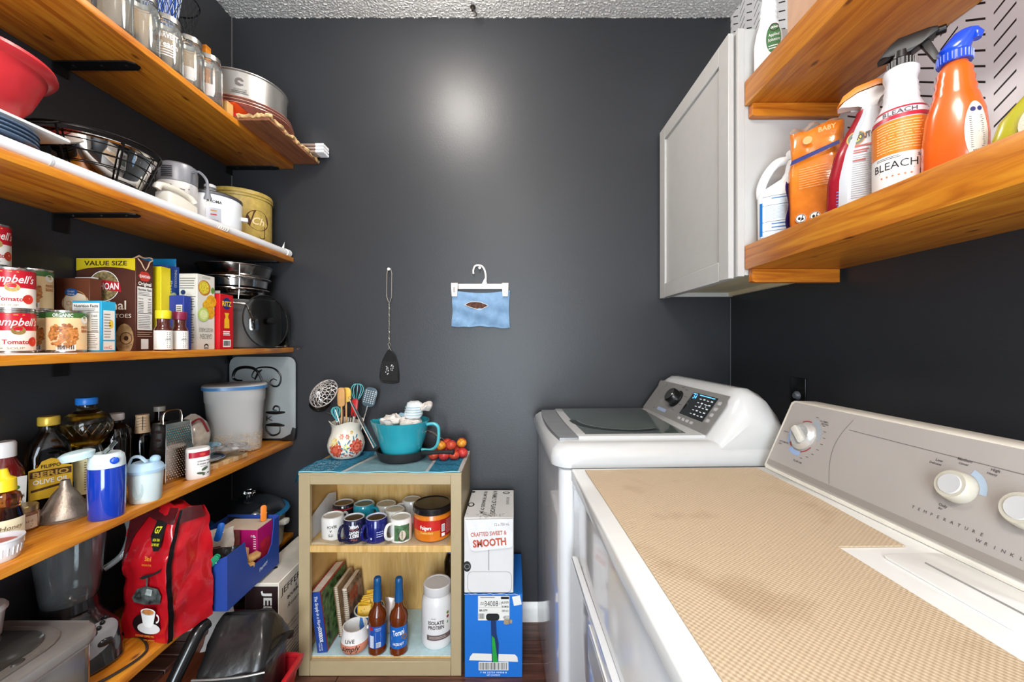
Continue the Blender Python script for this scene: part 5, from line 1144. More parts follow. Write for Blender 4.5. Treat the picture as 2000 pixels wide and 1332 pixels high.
for i, (x, y, zz) in enumerate(((-.946, 1.412, .070), (-.946, 1.448, .088), (-.980, 1.455, .06), (-.962, 1.43, .108))):
    o = obj('wrapped_roll', G().cyl(.015, -.028, .028, (0, 0, 0), 14, 'Y', bev=.006).noise(.005, 60, i), M('#c99a5e', .35, var=.2, scale=60, coat=.5)); o.location = (x, y, zb+zz); o.rotation_euler = (rt.uniform(-.2, .2), 0, rt.uniform(-.5, .8))
    tag(o, 'tan wrapped snack roll lying in the carton cutout', 'snack', 'tan wrapped rolls in the blue carton')
def clip(lab, col, x, y, zz, rot):
    t = thing('bag_clip', lab, 'clip', (x, y, zz), 0); t.rotation_euler = rot
    obj('jaw', G().prism(rr(-.010, -.02, .010, .042, .009, 4), 'XZ', -.004, .0, .001), M(col, .35, var=0), t); obj('jaw', G().prism(rr(-.009, -.02, .009, .036, .008, 4), 'XZ', .003, .007, .001), M(col, .35, var=0), t)
    obj('hinge', G().cyl(.004, -.011, .011, (0, .0015, .008), 10, 'X'), STEEL, t)
clip('blue plastic bag clip standing up on the white snack bag', '#1d62c0', -1.008, 1.37, zb+.205, (0, R(14), R(30)))
clip('orange plastic clip on the far edge of the magenta carton', '#e07a22', -.965, 1.545, zb+.195, (0, 0, R(40)))
clip('green plastic clip gripping the near edge of the blue carton', '#1f8a62', -.957, 1.283, zb+.168, (R(-20), R(-140), R(20)))
# crock pot
x, y = -1.112, 1.688
t = thing('slow_cooker', 'round cream slow cooker with blue rim and domed glass lid', 'slow cooker', (x, y, z), 0)
obj('body', G().lathe([(0, 0), (.105, 0), (.12, .012), (.130, .13), (.128, .142), (0, .142)], 48), M('#bdb4a2', .4, var=.12, scale=50), t)
obj('crock_rim', G().lathe([(.128, .1425), (.145, .146), (.148, .152), (.144, .158), (.128, .160), (0, .160)], 48), M('#1f6a96', .25, var=0), t, label='bright blue rim')
obj('lid', G().lathe([(.130, .1605), (.120, .178), (.085, .200), (.04, .212), (0, .215)], 48), M('#1b2024', .06, var=.2, scale=5, coat=1), t)
obj('knob', G().lathe([(0, .2155), (.012, .2155), (.010, .226), (.022, .232), (.021, .242), (0, .244)], 24), glass('#c9cfcf', .05), t)
obj('handle', G().prism([(.13, -.02), (.158, -.016), (.162, 0), (.158, .016), (.13, .02)], 'XY', .105, .125, .005), M('#cfcabf', .4), t)

# ================================================================ UNDER THE SHELVES
WB = M('#d8cfc0', .6, var=.04)
t = thing('wine_box', 'cream and dark brown wine carton standing on the floor beside the tan cabinet', 'box', (0, 0, 0))
x0, x1, y0, y1, h = -.985, -.862, 1.468, 1.822, .388
obj('carton', G().box(x0, y0, .001, x1, y1, h, .002, 1), WB, t)
P(mF(y0)).rect(x0+.002, .03, x1-.002, h-.012).out('dark_panel', M('#2c1a1c', .5), t)
q = P(mF(y0), .0009).text('JEFFERS', x0+.085, .255, .030, .21, rot=-90, bold=.03).out('panel_letters', WINK, t)
m = mS(x1, (y0+y1)/2)
P(m).text('JEFFERS', -.085, .345, .026, .155, bold=.01).text('&', -.06, .318, .014).text('BOURBON', -.07, .300, .013, .10, bold=.03).text('Reserve', -.07, .268, .016, .10, shear=.3).text('AMERICAN STRAIGHT WHISKEY', -.085, .195, .010, .14, shear=.2).text('BATCHED IN SMALL LOTS', -.085, .178, .008, .12).lines(-.155, .03, .0, .155, 9, .2, .4).out('side_letters', M('#3a2f2c', .5, var=0), t)
P(mT(h)).ell(x0+.05, y0+.1, .011, .009).out('hand_hole', M('#2a201c', .6), t)
t = thing('red_basket', 'bright red plastic carry basket on the floor under the black bag', 'basket', (0, 0, 0))
RB = M('#c4202a', .3, var=.04)
g = G(); A = rr(-.97, 1.20, -.78, 1.40, .03, 4); B = rr(-.985, 1.172, -.755, 1.435, .035, 4)
r0 = g.ring([(a, b, .002) for a, b in A]); r1 = g.ring([(a, b, .15) for a, b in B]); r2 = g.ring([(a, b, .15) for a, b in rr(-.979, 1.178, -.761, 1.429, .03, 4)]); r3 = g.ring([(a, b, .008) for a, b in rr(-.964, 1.206, -.786, 1.394, .026, 4)])
g.bridge(r0, r1); g.bridge(r1, r2); g.bridge(r2, r3); g.face(r0[::-1]); g.face(r3); obj('basket_shell', g, RB, t)
obj('rim', G().tube([(a, b, .152) for a, b in rr(-.987, 1.170, -.753, 1.437, .037, 5)], .009, 8, closed=True), RB, t)
obj('handle', G().tube(sm([(-.755, 1.42, .155), (-.745, 1.40, .175), (-.738, 1.30, .185), (-.738, 1.20, .178), (-.75, 1.17, .155)]), .008, 8), RB, t)
t = thing('black_insulated_bag', 'glossy black insulated bag slumped in the red basket', 'bag', (-.874, 1.305, .012), R(10))
g = G().loft([(0, .085, .085, 0, 0, 5), (.02, .09, .09, 0, 0, 5), (.20, .10, .105, 0, 0, 5), (.255, .104, .11, 0, 0, 5), (.262, .103, .109, 0, 0, 5), (.300, .094, .085, -.004, .012, 4), (.340, .080, .045, -.012, .03, 3), (.352, .07, .012, -.02, .035, 3), (.356, .066, .008, -.02, .035, 3)], 64).noise(.012, 15, 9).noise(.006, 48, 2)
for v in g.bm.verts: v.co.z = max(.0, v.co.z)
obj('bag', g, M('#1d1c1c', .36, var=.1, coat=.25, bump=.5, bs=30), t, ang=60)
obj('strap', G().tube(sm([(.085, -.075, .262), (.115, -.03, .285), (.118, .04, .275), (.10, .09, .22)]), .012, 8, flat=.3), M('#141414', .6, bump=.3), t)
obj('zip_edge', G().tube(sm([(-.095, -.108, .262), (-.03, -.116, .262), (.04, -.114, .258), (.10, -.105, .256)]), .003, 6), M('#8a8680', .3, .3), t)
t = thing('vacuum_hose', 'thick black curved vacuum hose in front of the red basket', 'hose', (0, 0, 0))
obj('hose', G().tube(sm([(-.976, 1.275, .378), (-.980, 1.245, .37), (-.985, 1.215, .335), (-.998, 1.165, .26), (-1.01, 1.115, .16), (-1.02, 1.09, .03)]), .019, 14), M('#161616', .22, var=0, coat=.4), t)
obj('connector', G().tube([(-1.017, 1.098, .06), (-1.02, 1.09, .002)], .022, 14), M('#b9b2ae', .3, .3), t)
o = obj('serving_plate', G().lathe([(0, 0), (.075, 0), (.088, .006), (.09, .012), (.086, .012), (.074, .004), (0, .004)], 40), M('#d4cfca', .35)); o.location = (-1.115, 1.46, .255); o.rotation_euler = (R(66), 0, R(12)); tag(o, 'round white plate standing on edge behind the vacuum hose', 'plate')
o = obj('red_pot', G().lathe([(0, 0), (.085, 0), (.10, .015), (.108, .16), (.104, .16), (.096, .018), (0, .01)], 40), M('#8c1620', .3)); o.location = (-1.135, 1.565, .001); tag(o, 'dark red round bin on the floor behind the hose', 'bin')
t = thing('wooden_crate', 'worn reddish-brown wooden crate under the lowest shelf', 'crate', (0, 0, 0))
for k in range(4): obj('slat', G().box(-1.27, 1.205+.062*k, .22, -1.10, 1.205+.062*k+.058, .236, .002, 1), FLOORW, t)
obj('crate_box', G().box(-1.265, 1.208, .001, -1.105, 1.448, .2195, .002, 1), wood('crate_wood', ['#6a3520', '#83452b', '#965437'], knots=False), t)
# ================================================================ TAN CABINET
TAN = M('#ac9a77', .42, var=.02); 
KX0, KX1, KY0, KY1, KH = -.822, -.207, 1.528, 1.828, .768
t = thing('tan_cabinet', 'open tan two-shelf cabinet standing against the dark end wall', 'cabinet', (0, 0, 0))
obj('side_panel', G().box(KX0+.003, KY0+.019, .004, KX0+.016, KY1, KH-.003), MAPLE, t); obj('side_panel', G().box(KX1-.016, KY0+.019, .004, KX1-.003, KY1, KH-.003), MAPLE, t)
obj('outer_skin', G().box(KX0, KY0+.019, .004, KX0+.0028, KY1, KH-.003), TAN, t); obj('outer_skin', G().box(KX1-.0028, KY0+.019, .004, KX1, KY1, KH-.003), TAN, t)
obj('back_panel', G().box(KX0+.0165, KY1-.008, .06, KX1-.0165, KY1, KH-.02), MAPLE, t)
obj('top_panel', G().box(KX0+.0165, KY0+.0195, KH-.018, KX1-.0165, KY1-.0085, KH-.003), TAN, t)
obj('bottom_panel', G().box(KX0+.0165, KY0+.0195, .045, KX1-.0165, KY1-.0085, .060), MAPLE, t)
obj('shelf_board', G().box(KX0+.0165, KY0+.004, .466, KX1-.0165, KY1-.0085, .490, .001, 1), MAPLE, t)
obj('stile', G().box(KX0, KY0, .001, KX0+.042, KY0+.0185, KH, .0015, 1), TAN, t); obj('stile', G().box(KX1-.040, KY0, .001, KX1, KY0+.0185, KH, .0015, 1), TAN, t)
obj('rail', G().box(KX0+.0422, KY0, KH-.044, KX1-.0402, KY0+.0185, KH, .0015, 1), TAN, t); obj('rail', G().box(KX0+.0422, KY0, .001, KX1-.0402, KY0+.0185, .056, .0015, 1), TAN, t)
obj('top_strip', G().box(KX0-.001, KY0-.001, KH-.008, KX0+.37, KY0+.02, KH+.0005, .001, 1), TAN, t); obj('top_strip', G().box(KX0+.373, KY0-.001, KH-.008, KX1+.001, KY0+.02, KH+.0005, .001, 1), TAN, t)
o = obj('blue_liner', G().box(KX0+.018, KY0+.021, .0605, KX1-.018, KY1-.01, .0625), M('#bcd6da', .8, var=.06, scale=60)); tag(o, 'pale blue liner cloth on the bottom of the tan cabinet', 'liner')
g = G().box(KX0+.10, KY0+.012, .4903, KX0+.56, KY0+.27, .4914)
g.tube(sm([(KX0+.035, KY0+.014, .493), (KX0+.06, KY0+.013, .500), (KX0+.09, KY0+.012, .4985), (KX0+.13, KY0+.012, .4915)]), .0012, 5)
g.prism([(KX0+.035, .4925), (KX0+.06, .4995), (KX0+.09, .498), (KX0+.125, .4912), (KX0+.10, .4908), (KX0+.035, .4908)], 'XZ', KY0+.014, KY0+.05)
o = obj('shelf_liner', g, M('#b5a283', .8, var=.06)); tag(o, 'wavy beige paper liner under the mugs', 'liner')
o = obj('white_card', G().prism([(1.55, .492), (1.79, .492), (1.79, .60), (1.72, .62), (1.55, .575)], 'YZ', KX0+.024, KX0+.026), M('#d9d7d6', .6)); tag(o, 'white card standing along the inside left of the mug shelf', 'card')
# towel
TB, TL = M('#3f9ec4', .85, var=.25, scale=70, bump=.4, bs=250), M('#9fcbd6', .9, var=.06, scale=60, bump=.4, bs=300)
t = thing('dish_towel', 'blue patterned dish towel spread over the tan cabinet top', 'towel', (0, 0, KH+.0012))
def tw(x):
    def f(u, v):
        X = x[0]+(x[1]-x[0])*u; Y = KY0-.006+.28*v + .006*sin(X*17)
        if x[0] < -.83: pass
        return (X, min(Y, KY1-.003), .0018+.0012*sin(X*30+v*9))
    return f
def left_drop(u, v):
    s = .0; X = KX0-.004-.010*u; return (X-.004*sin(v*5), KY0-.004+.10*v*(1-u*.7)+.03*v, .004-.055*u*(1-.5*v))
cuts = [(-.826, -.668, TB), (-.668, -.650, WHT), (-.650, -.345, TL), (-.345, -.333, WHT), (-.333, -.222, TB), (-.222, -.207, WHT)]
for k, (a, b, m_) in enumerate(cuts):
    def f(u, v, a=a, b=b):
        X = a+(b-a)*u; back = KY1-.004 if X > -.70 else KY1-.004-.16*(-.70-X)/.12*.9
        Xs = X + (.075*v if -.70 < X < -.62 else .05*v if -.35 < X < -.32 else 0)
        return (Xs if k in (1, ) else X+(.06*v if (k == 0 and u == 1) or (k == 2 and u == 0) else 0), KY0+.003+(back-KY0-.003)*v+.004*sin(X*23)*(1-v), .0022+.0011*sin(X*31+v*7))
    obj(['blue_field', 'white_stripe', 'pale_field', 'white_stripe', 'blue_field', 'white_hem'][k], G().sheet(f, 14 if b-a > .05 else 3, 14, .0014), m_, t)
obj('hanging_corner', G().sheet(left_drop, 8, 10, .002), TB, t)
obj('front_hem', G().tube([(KX0+.62*i/60, KY0+.002+.004*sin((KX0+.62*i/60)*23), .0022+.001*sin(i*.7)) for i in range(60)], .0022, 6), M('#7fc3d6', .85), t)
ph = P(mT(.0048)); rt = random.Random(8)
for i in range(220):
    u = rt.uniform(-.815, -.70); v = KY0+.012+(i % 11)*.012; ph.ell(u, v, .0022, .0018, 6)
ph.out('white_pattern', M('#cfe6ee', .8, var=0), t)

zt = KH+.005
# pitcher
x, y = -.728, 1.735
t = thing('floral_pitcher', 'cream ceramic pitcher painted with red flowers, filled with utensils', 'pitcher', (x, y, zt), face_cam(x, y))
pr = [(0, 0), (.050, 0), (.058, .004), (.072, .030), (.076, .055), (.070, .080), (.060, .105), (.058, .125), (.064, .142), (.071, .152)]
inn = [(.067, .152), (.060, .141), (.054, .124), (.056, .105), (.066, .08), (.071, .055), (.066, .03), (.05, .008), (0, .008)]
g = G().lathe(pr+inn, 48)
for v in g.bm.verts:
    if v.co.z > .12: v.co.z += .006*sin(4*atan2(v.co.y, v.co.x)+1)*(v.co.z-.12)/.03
obj('pitcher_body', g, M('#e6dccb', .18, var=.02, coat=.5), t)
import bisect
def pit(u, v, o):
    r_ = .076
    for (r0, z0), (r1, z1) in zip(pr[1:], pr[2:]):
        if z0 <= v <= z1: r_ = r0+(r1-r0)*(v-z0)/(z1-z0)
    a = u/.076; return ((r_+o)*sin(a), -(r_+o)*cos(a), v)
rf = random.Random(11)
def flower(cu, cv, r_, col, n=9, L=4):
    for k in range(L):
        p = P(pit, .0008+.0003*k)
        for i in range(n-k): a = 2*pi*i/(n-k)+k*.5; p.ell(cu+cos(a)*r_*(.72-.2*k), cv+sin(a)*r_*(.72-.2*k), r_*.34, r_*.26, 9, a)
        p.out('petals', M(col[k % 2], .4, var=.2, scale=200), t)
flower(-.046, .044, .030, ('#b8402c', '#d5664a')); flower(.044, .052, .032, ('#b23a2a', '#d76e55'))
flower(-.022, .098, .011, ('#d96a4a', '#e9a08a'), 6, 2); flower(.004, .096, .010, ('#c9503f', '#e28d6f'), 6, 2); flower(.026, .112, .008, ('#c99a2c', '#d9b23c'), 5, 2); flower(-.055, .075, .018, ('#d9b35c', '#e7cf8c'), 7, 2)
p = P(pit, .0010)
for u, v, a in ((-.006, .062, 1.2), (.004, .050, .3), (-.014, .050, 2.6), (.0, .040, -1.2), (.010, .075, .9), (.032, .088, 1.5), (.05, .095, .8), (-.03, .075, 2.2), (.02, .030, -.4), (-.015, .028, .4)): p.ell(u, v, .011, .0035, 8, a)
p.out('blue_leaves', M('#4d7f95', .45, var=.15, scale=200), t)
p = P(pit, .0012)
for i in range(5): a = 2*pi*i/5; p.ell(-.003+.008*cos(a), .056+.008*sin(a), .006, .003, 8, a)
p.out('yellow_star', M('#d3cf6b', .45, var=0), t)
p = P(pit, .0010)
for i in range(22): p.ell(rf.uniform(-.05, .05), .018+rf.uniform(-.006, .008), .0042, .0022, 6, rf.uniform(0, 3))
p.out('red_sprigs', M('#a93a2c', .45, var=.1), t)
# utensils: direction from base inside pitcher up
def pt(px, py, Y): return Vector(((px-1008)*Y/790, Y, 1.265-(py-667)*Y/790))
bs = Vector((x, y, zt+.012))
def shaft(g, top, b, r0=.0035, r1=.0035, flat=1): g.tube([tuple(b), tuple(b.lerp(top, .5)), tuple(top)], [r0, (r0+r1)/2, r1], 8, flat=flat)
# skimmer (wire spider)
t = thing('wire_skimmer', 'large round wire skimmer standing tall in the floral pitcher', 'skimmer', (0, 0, 0))
c0 = pt(632, 768, 1.70); n_ = Vector((-.25, -.80, .55)).normalized(); q4 = n_.to_track_quat('Z', 'Y').to_matrix().to_4x4(); Mt = Matrix.Translation(c0) @ q4
WR = M('#d8d0ca', .35, .6)
g = G(); Rk = .063
g.tube([tuple(Mt @ Vector((Rk*cos(2*pi*i/40), Rk*sin(2*pi*i/40), 0))) for i in range(40)], .0022, 6, closed=True); obj('rim', g, WR, t)
g = G()
for k in range(3):
    rk = Rk*(k+1)/4; zz = .030*(1-(rk/Rk)**2); g.tube([tuple(Mt @ Vector((rk*cos(2*pi*i/28), rk*sin(2*pi*i/28), zz))) for i in range(28)], .0012, 5, closed=True)
for k in range(15):
    for s in (-1, 1):
        g.tube([tuple(Mt @ Vector((Rk*q*cos(2*pi*k/15+s*(1-q)*1.0), Rk*q*sin(2*pi*k/15+s*(1-q)*1.0), .030*(1-q*q)))) for q in (1, .82, .64, .46, .28, .1)], .0010, 4)
obj('wire_mesh', g, WR, t)
g = G(); shaft(g, pt(655, 800, 1.71), bs+Vector((.012, 0, 0)), .003, .003); obj('handle', g, WR, t)
# ladle
t = thing('steel_ladle', 'dark steel ladle leaning out behind the wire skimmer', 'ladle', (0, 0, 0))
c0 = pt(625, 790, 1.755); g = G(); q4 = Matrix.Translation(c0) @ Vector((.2, -.5, .8)).normalized().to_track_quat('Z', 'Y').to_matrix().to_4x4()
g.lathe([(0, -.030), (.020, -.026), (.036, -.012), (.043, .004), (.041, .004), (.034, -.011), (.018, -.023), (0, -.027)], 28, M4=q4); obj('bowl', g, M('#4c4846', .15, .9), t)
g = G(); g.tube(sm([tuple(pt(640, 806, 1.755)), tuple(pt(655, 815, 1.755)), tuple(pt(668, 840, 1.75)), tuple(bs+Vector((.0, .02, 0)))]), .0045, 8); obj('handle', g, M('#5a5552', .25, .8), t)
# whisk teal (two)
def whisk(lab, cx_, cy_, Y, hgt, wd, b, colr, lean=0):
    t = thing('whisk', lab, 'whisk', (0, 0, 0)); top = pt(cx_, cy_, Y); ax = (top-b).normalized(); q = ax.to_track_quat('Z', 'Y').to_matrix().to_4x4(); Mq = Matrix.Translation(top) @ q
    for k in range(5):
        g = G(); a = pi*k/5; pts = []
        for i in range(13): th = -pi/2*1.0+pi*i/12*1.0; s_ = sin(th); r_ = wd*cos(th/1.0)**.8 if abs(cos(th)) > 1e-6 else 0
        pts = [(wd*sin(pi*i/12)*(1 if j == 0 else 1), -hgt+hgt*(1-abs(i-6)/6)**.55 if 0 else 0) for j in (0,) for i in range(13)]
        loop = [(0, -hgt)] + [(wd*.75, -hgt*.55), (wd, -hgt*.25), (wd*.65, -hgt*.04), (0, 0), (-wd*.65, -hgt*.04), (-wd, -hgt*.25), (-wd*.75, -hgt*.55), (0, -hgt)]
        obj('wire_loop', g.tube([tuple(Mq @ Vector((p.x*cos(a), p.x*sin(a), p.y))) for p in sm([(u, v, 0) for u, v in loop], 4)], .0014, 5), colr, t)
    g = G(); e = Mq @ Vector((0, 0, -hgt)); shaft(g, e, b, .005, .0045); obj('handle', g, STEEL, t)
TEAL = M('#5fb9bf', .35, var=0)
whisk('turquoise balloon whisk rising between the spatulas', 699, 750, 1.77, .085, .026, bs+Vector((.01, .025, 0)), TEAL)
whisk('short turquoise whisk low behind the wooden spoon', 655, 795, 1.72, .06, .018, bs+Vector((-.018, -.01, 0)), TEAL)
def paddle(name, lab, cat, px, py, Y, w_, h_, mat, hm, b, th=.004, tilt=(0, -1, .15), hr=.0045):
    t = thing(name, lab, cat, (0, 0, 0)); top = pt(px, py, Y); ax = (top-b).normalized(); nrm = Vector(tilt); side = ax.cross(nrm).normalized(); nrm = side.cross(ax).normalized()
    Mq = Matrix.Translation(top) @ Matrix((side, ax, nrm)).transposed().to_4x4()
    g = G().prism(rr(-w_/2, -h_, w_/2, 0, w_*.38, 5), 'XY', -th/2, th/2, .001).xf(Mq); hd = obj('head', g, mat, t)
    g = G(); shaft(g, Mq @ Vector((0, -h_+.004, 0)), b, hr, hr*.85); obj('handle', g, hm, t); return t, Mq
BW_ = M('#c9965c', .5, var=.1)
paddle('wooden_spoon', 'pale wooden spoon standing beside the yellow spatula', 'spoon', 666, 757, 1.712, .030, .080, BW_, BW_, bs+Vector((-.006, -.022, 0)), .007)
paddle('yellow_spatula', 'yellow silicone spatula in the middle of the pitcher', 'spatula', 676, 757, 1.742, .042, .062, M('#e0b04a', .4, var=.03), BW_, bs+Vector((.002, -.005, 0)), .009)
paddle('red_spatula', 'small red silicone spatula beside the tongs', 'spatula', 694, 779, 1.735, .026, .075, M('#b8231f', .35, var=.03), WHT, bs+Vector((.02, .0, 0)), .008)
t, Mq = paddle('slotted_turner', 'grey slotted turner with round holes standing at the back', 'turner', 727, 757, 1.775, .058, .085, M('#4b5c66', .3, var=.03), STEEL, bs+Vector((.03, .02, 0)), .003)
p = P(lambda u, v, o: tuple(Mq @ Vector((u, v, .0016+o))))
for i in range(5):
    for j in range(7): p.ell(-.020+i*.010, -.016-j*.0085, .0027, .0021, 8)
p.out('holes', M('#d5d4d0', .5, var=0), t)
for k, (px_, py_, dx) in enumerate(((671, 800, .0), (684, 812, .008), (690, 806, .016))):
    t = thing('utensil_handle', ['thin steel utensil handle standing left of the red spatula', 'middle thin steel utensil handle in front of red spatula', 'thin steel utensil handle nearest the tongs'][k], 'utensil', (0, 0, 0), 0, 'steel handles in the floral pitcher'); g = G(); shaft(g, pt(px_, py_, 1.70), bs+Vector((dx-.01, -.03, 0)), .003, .0045, .5); obj('handle', g, M('#8b7f76', .25, .9), t)
# tongs leaning from pitcher to skillet
t = thing('steel_tongs', 'long steel tongs leaning across the pitcher onto the black skillet', 'tongs', (0, 0, 0))
a_, b_ = pt(683, 780, 1.645), pt(733, 873, 1.632)
for s in (-1, 1):
    off = Vector((0, .009*s, 0)); g = G(); g.tube([tuple(a_), tuple(a_.lerp(b_, .45)+off*.6), tuple(a_.lerp(b_, .8)+off), tuple(b_+off)], [.0055, .0065, .007, .009], 8, flat=.5); obj('arm', g, CHROME, t)
obj('ring', G().tube([tuple(a_+Vector((.006*cos(i*.6), 0, .006+.006*sin(i*.6)))) for i in range(10)], .001, 5), CHROME, t)
# skillet
x, y = -.480, 1.712
t = thing('cast_iron_skillet', 'black cast iron skillet under the turquoise bowl', 'skillet', (x, y, zt))
IR = M('#262626', .5, var=.08, bump=.2, bs=200)
obj('pan', G().lathe([(0, 0), (.088, 0), (.094, .003), (.106, .036), (.107, .040), (.102, .040), (.091, .006), (0, .005)], 48), IR, t)
obj('handle', G().tube(sm([(.096, -.042, .033), (.14, -.074, .042), (.19, -.094, .050), (.232, -.102, .052)], 5), [.013]*5+[.010]*6+[.011]*3+[.014]*2, 10, flat=.75), IR, t)
# bowl
t = thing('turquoise_bowl', 'large turquoise batter bowl with handle standing in the skillet', 'bowl', (x-.002, y-.006, zt+.0056), 0)
TQ = M('#2c9aa8', .16, var=.10, scale=6, coat=.6)
g = G().lathe([(0, 0), (.062, 0), (.070, .004), (.078, .020), (.100, .090), (.112, .146), (.115, .155), (.111, .156), (.107, .146), (.094, .090), (.072, .022), (0, .010)], 48)
for v in g.bm.verts:
    a = atan2(v.co.y+.02, v.co.x)
    if abs(abs(a)-pi) < .22 and v.co.z > .14: v.co.x -= .012; v.co.z += .004
obj('bowl_body', g, TQ, t)
obj('handle', G().tube(sm([(.108, -.012, .140), (.140, -.014, .142), (.158, -.016, .122), (.154, -.016, .060), (.128, -.014, .034), (.086, -.012, .034)], 6), .0085, 10, flat=.8), M('#55b5bf', .2, var=.04, coat=.5), t)
def cloth(lab, cx_, cy_, zz, sx, sy, sz, sd, col='#ddd5cd'):
    g = G().ball(1, (0, 0, 0), 4, (sx, sy, sz)).noise(.016, 38, sd).noise(.006, 90, sd+1); o = obj('folded_sock', g, M(col, .9, var=.08, scale=50, bump=.5, bs=200), ang=80); o.location = (cx_, cy_, zz); tag(o, lab, 'sock', 'rolled white socks in the turquoise bowl'); return o
cloth('rolled white sock on the left side of the turquoise bowl', x-.040, y-.02, zt+.160, .046, .040, .026, 1)
cloth('rolled white sock lying low in the middle of the turquoise bowl', x+.034, y-.01, zt+.152, .050, .046, .022, 4)
t = thing('striped_sock', 'white sock with blue-grey stripes standing up from the bowl', 'sock', (x+.052, y-.005, zt+.172))
t.scale = (1.25, 1.25, 1.15)
g = G().loft([(0, .028, .022, -.008, 0), (.012, .031, .025, -.006, 0), (.035, .028, .022, -.002, 0), (.052, .024, .020, 0, 0), (.058, .016, .014, 0, 0)], 32).noise(.004, 50, 3); obj('ribbed_top', g, M('#d9dcdc', .9, var=.03, bump=.3), t)
for k in range(4): obj('stripe', G().tube([(-.004+(.0305-.0012*k)*cos(2*pi*i/28), (.0255-.001*k)*sin(2*pi*i/28), .012+.009*k) for i in range(28)], .0014, 5, closed=True), M('#9db8bf', .9, var=0), t)
g = G().ball(1, (0, 0, 0), 4, (.024, .020, .016)).noise(.012, 45, 8); g.xf(Matrix.Translation((.034, 0, .038))); obj('folded_toe', g, M('#d8cfc6', .9, bump=.4), t, ang=80)
o = obj('blue_cloth', G().ball(1, (0, 0, 0), 3, (.034, .02, .018)).noise(.012, 50, 6), M('#8fb4c6', .9, bump=.4), ang=80); o.location = (x-.002, y+.045, zt+.166); tag(o, 'pale blue cloth at the back of the turquoise bowl', 'cloth')
o = thing('steel_knife', 'steel knife handle sticking out behind the bowl handle', 'knife', (0, 0, 0)); g = G(); g.tube([tuple(pt(828, 838, 1.80)), tuple(pt(846, 846, 1.78)), tuple(pt(862, 856, 1.77))], [.006, .008, .006], 8, flat=.6); obj('handle', g, M('#c9b2a4', .2, .9), o)
obj('tip', G().tube([tuple(pt(852, 849, 1.778)), tuple(pt(872, 862, 1.775))], .005, 8), BLACK, o)
# clementines in net
rc = random.Random(3); cols = ['#d9852a', '#d24b3c', '#e09a34', '#cf4a3e', '#cc4438', '#d5603c', '#c9463c', '#da8a2e', '#cf4b40', '#d2563a']
pos = [(848, 868, 1.66), (868, 866, 1.655), (890, 861, 1.67), (906, 858, 1.69), (852, 862, 1.73), (872, 858, 1.74), (893, 853, 1.75)]
cz = zt+.019
pp = [(-.345, 1.690, 0), (-.300, 1.682, 0), (-.258, 1.690, 0), (-.228, 1.722, 0), (-.340, 1.735, 0), (-.293, 1.727, 0), (-.250, 1.760, 0), (-.318, 1.708, .034), (-.275, 1.712, .034), (-.235, 1.745, .036), (-.298, 1.752, .032)]
for i, (a, b, c_) in enumerate(pp):
    o = obj('clementine', G().ball(.0215, (0, 0, 0), 3, (1, 1, .88)), M('#dd9a2c' if i in (7, 9) else '#d0403a' if i % 2 else '#cf5234', .35, var=.15, scale=60, bump=.2, bs=150)); o.location = (a, b, cz+c_)
    tag(o, {7: 'golden-yellow fruit on top of the net bag, nearer the turquoise bowl', 9: 'golden-yellow fruit on top of the net bag at the cabinet corner'}.get(i, 'small red-orange fruit inside the red net bag on the cabinet corner'), 'fruit', 'fruit in the red net bag')
t = thing('red_net_bag', 'red plastic net bag wrapped around the small fruit', 'net bag', (0, 0, 0))
g = G()
for i, (a, b, c_) in enumerate(pp):
    for k in range(4):
        for s in (-1, 1):
            q = Matrix.Translation((a, b, cz+c_)) @ Matrix.Rotation(s*.7, 4, 'Y') @ Matrix.Rotation(k*pi/4+i, 4, 'Z'); pts = [tuple(q @ Vector((.0222*cos(2*pi*j/16), 0, .0205*sin(2*pi*j/16)))) for j in range(16)]; g.tube(pts, .0005, 3, closed=True)
n_ = obj('netting', g, M('#b3222a', .4, var=0), t); n_['kind'] = 'stuff'
# ---------------- mugs (upside down)
zm = .4932
def mug(lab, x, y, col, r=.042, h=.084, ha=None, band=None, txt=None, inner=None, rim=None, tcol=WINK):
    t = thing('mug', lab, 'mug', (x, y, zm), face_cam(x, y), 'mugs standing upside down on the cabinet shelf')
    mt = M(col, .14, var=.01, coat=.6)
    g = G().lathe([(r-.004, .0), (r-.001, 0), (r, .002), (r, h-.006), (r-.003, h-.001), (r-.006, h), (r-.009, h-.004), (0, h-.004), (0, h-.010), (r-.005, h-.010), (r-.004, .001)], 40); obj('mug_body', g, mt, t)
    if rim: obj('foot_ring', G().lathe([(r-.0055, h-.002), (r-.003, h+.0004), (r-.006, h+.0012), (r-.009, h-.0035)], 40), M(rim, .3), t)
    if inner: obj('mug_base', G().lathe([(0, h-.0035), (r-.0095, h-.0035), (r-.0095, h-.003), (0, h-.003)], 32), M(inner, .2), t)
    if ha is not None:
        c_, s_ = cos(R(ha)), sin(R(ha)); pts = sm([(r-.003, h*.84), (r+.020, h*.84), (r+.030, h*.6), (r+.027, h*.32), (r+.010, h*.18), (r-.003, h*.2)], 5)
        obj('handle', G().tube([(p.x*c_, p.x*s_, p.y) for p in [Vector((a.x, a.y)) for a in [Vector((q.x, q.y)) for q in pts]]], .0058, 8), mt, t)
    return t, mC(r, 0)
t, m = mug('white mug with black words, farthest left in the front row', -.727, 1.605, '#dedad4', ha=40, inner='#cfcac2', rim='#e8e4de'); P(m).text('IT\'S', -.008, .020, .010, .016, rot=180, bold=.02).text('A', -.008, .036, .009, rot=180, bold=.02).text('BEACH', -.004, .052, .011, .034, rot=180, bold=.02).out('lettering', INK, t)
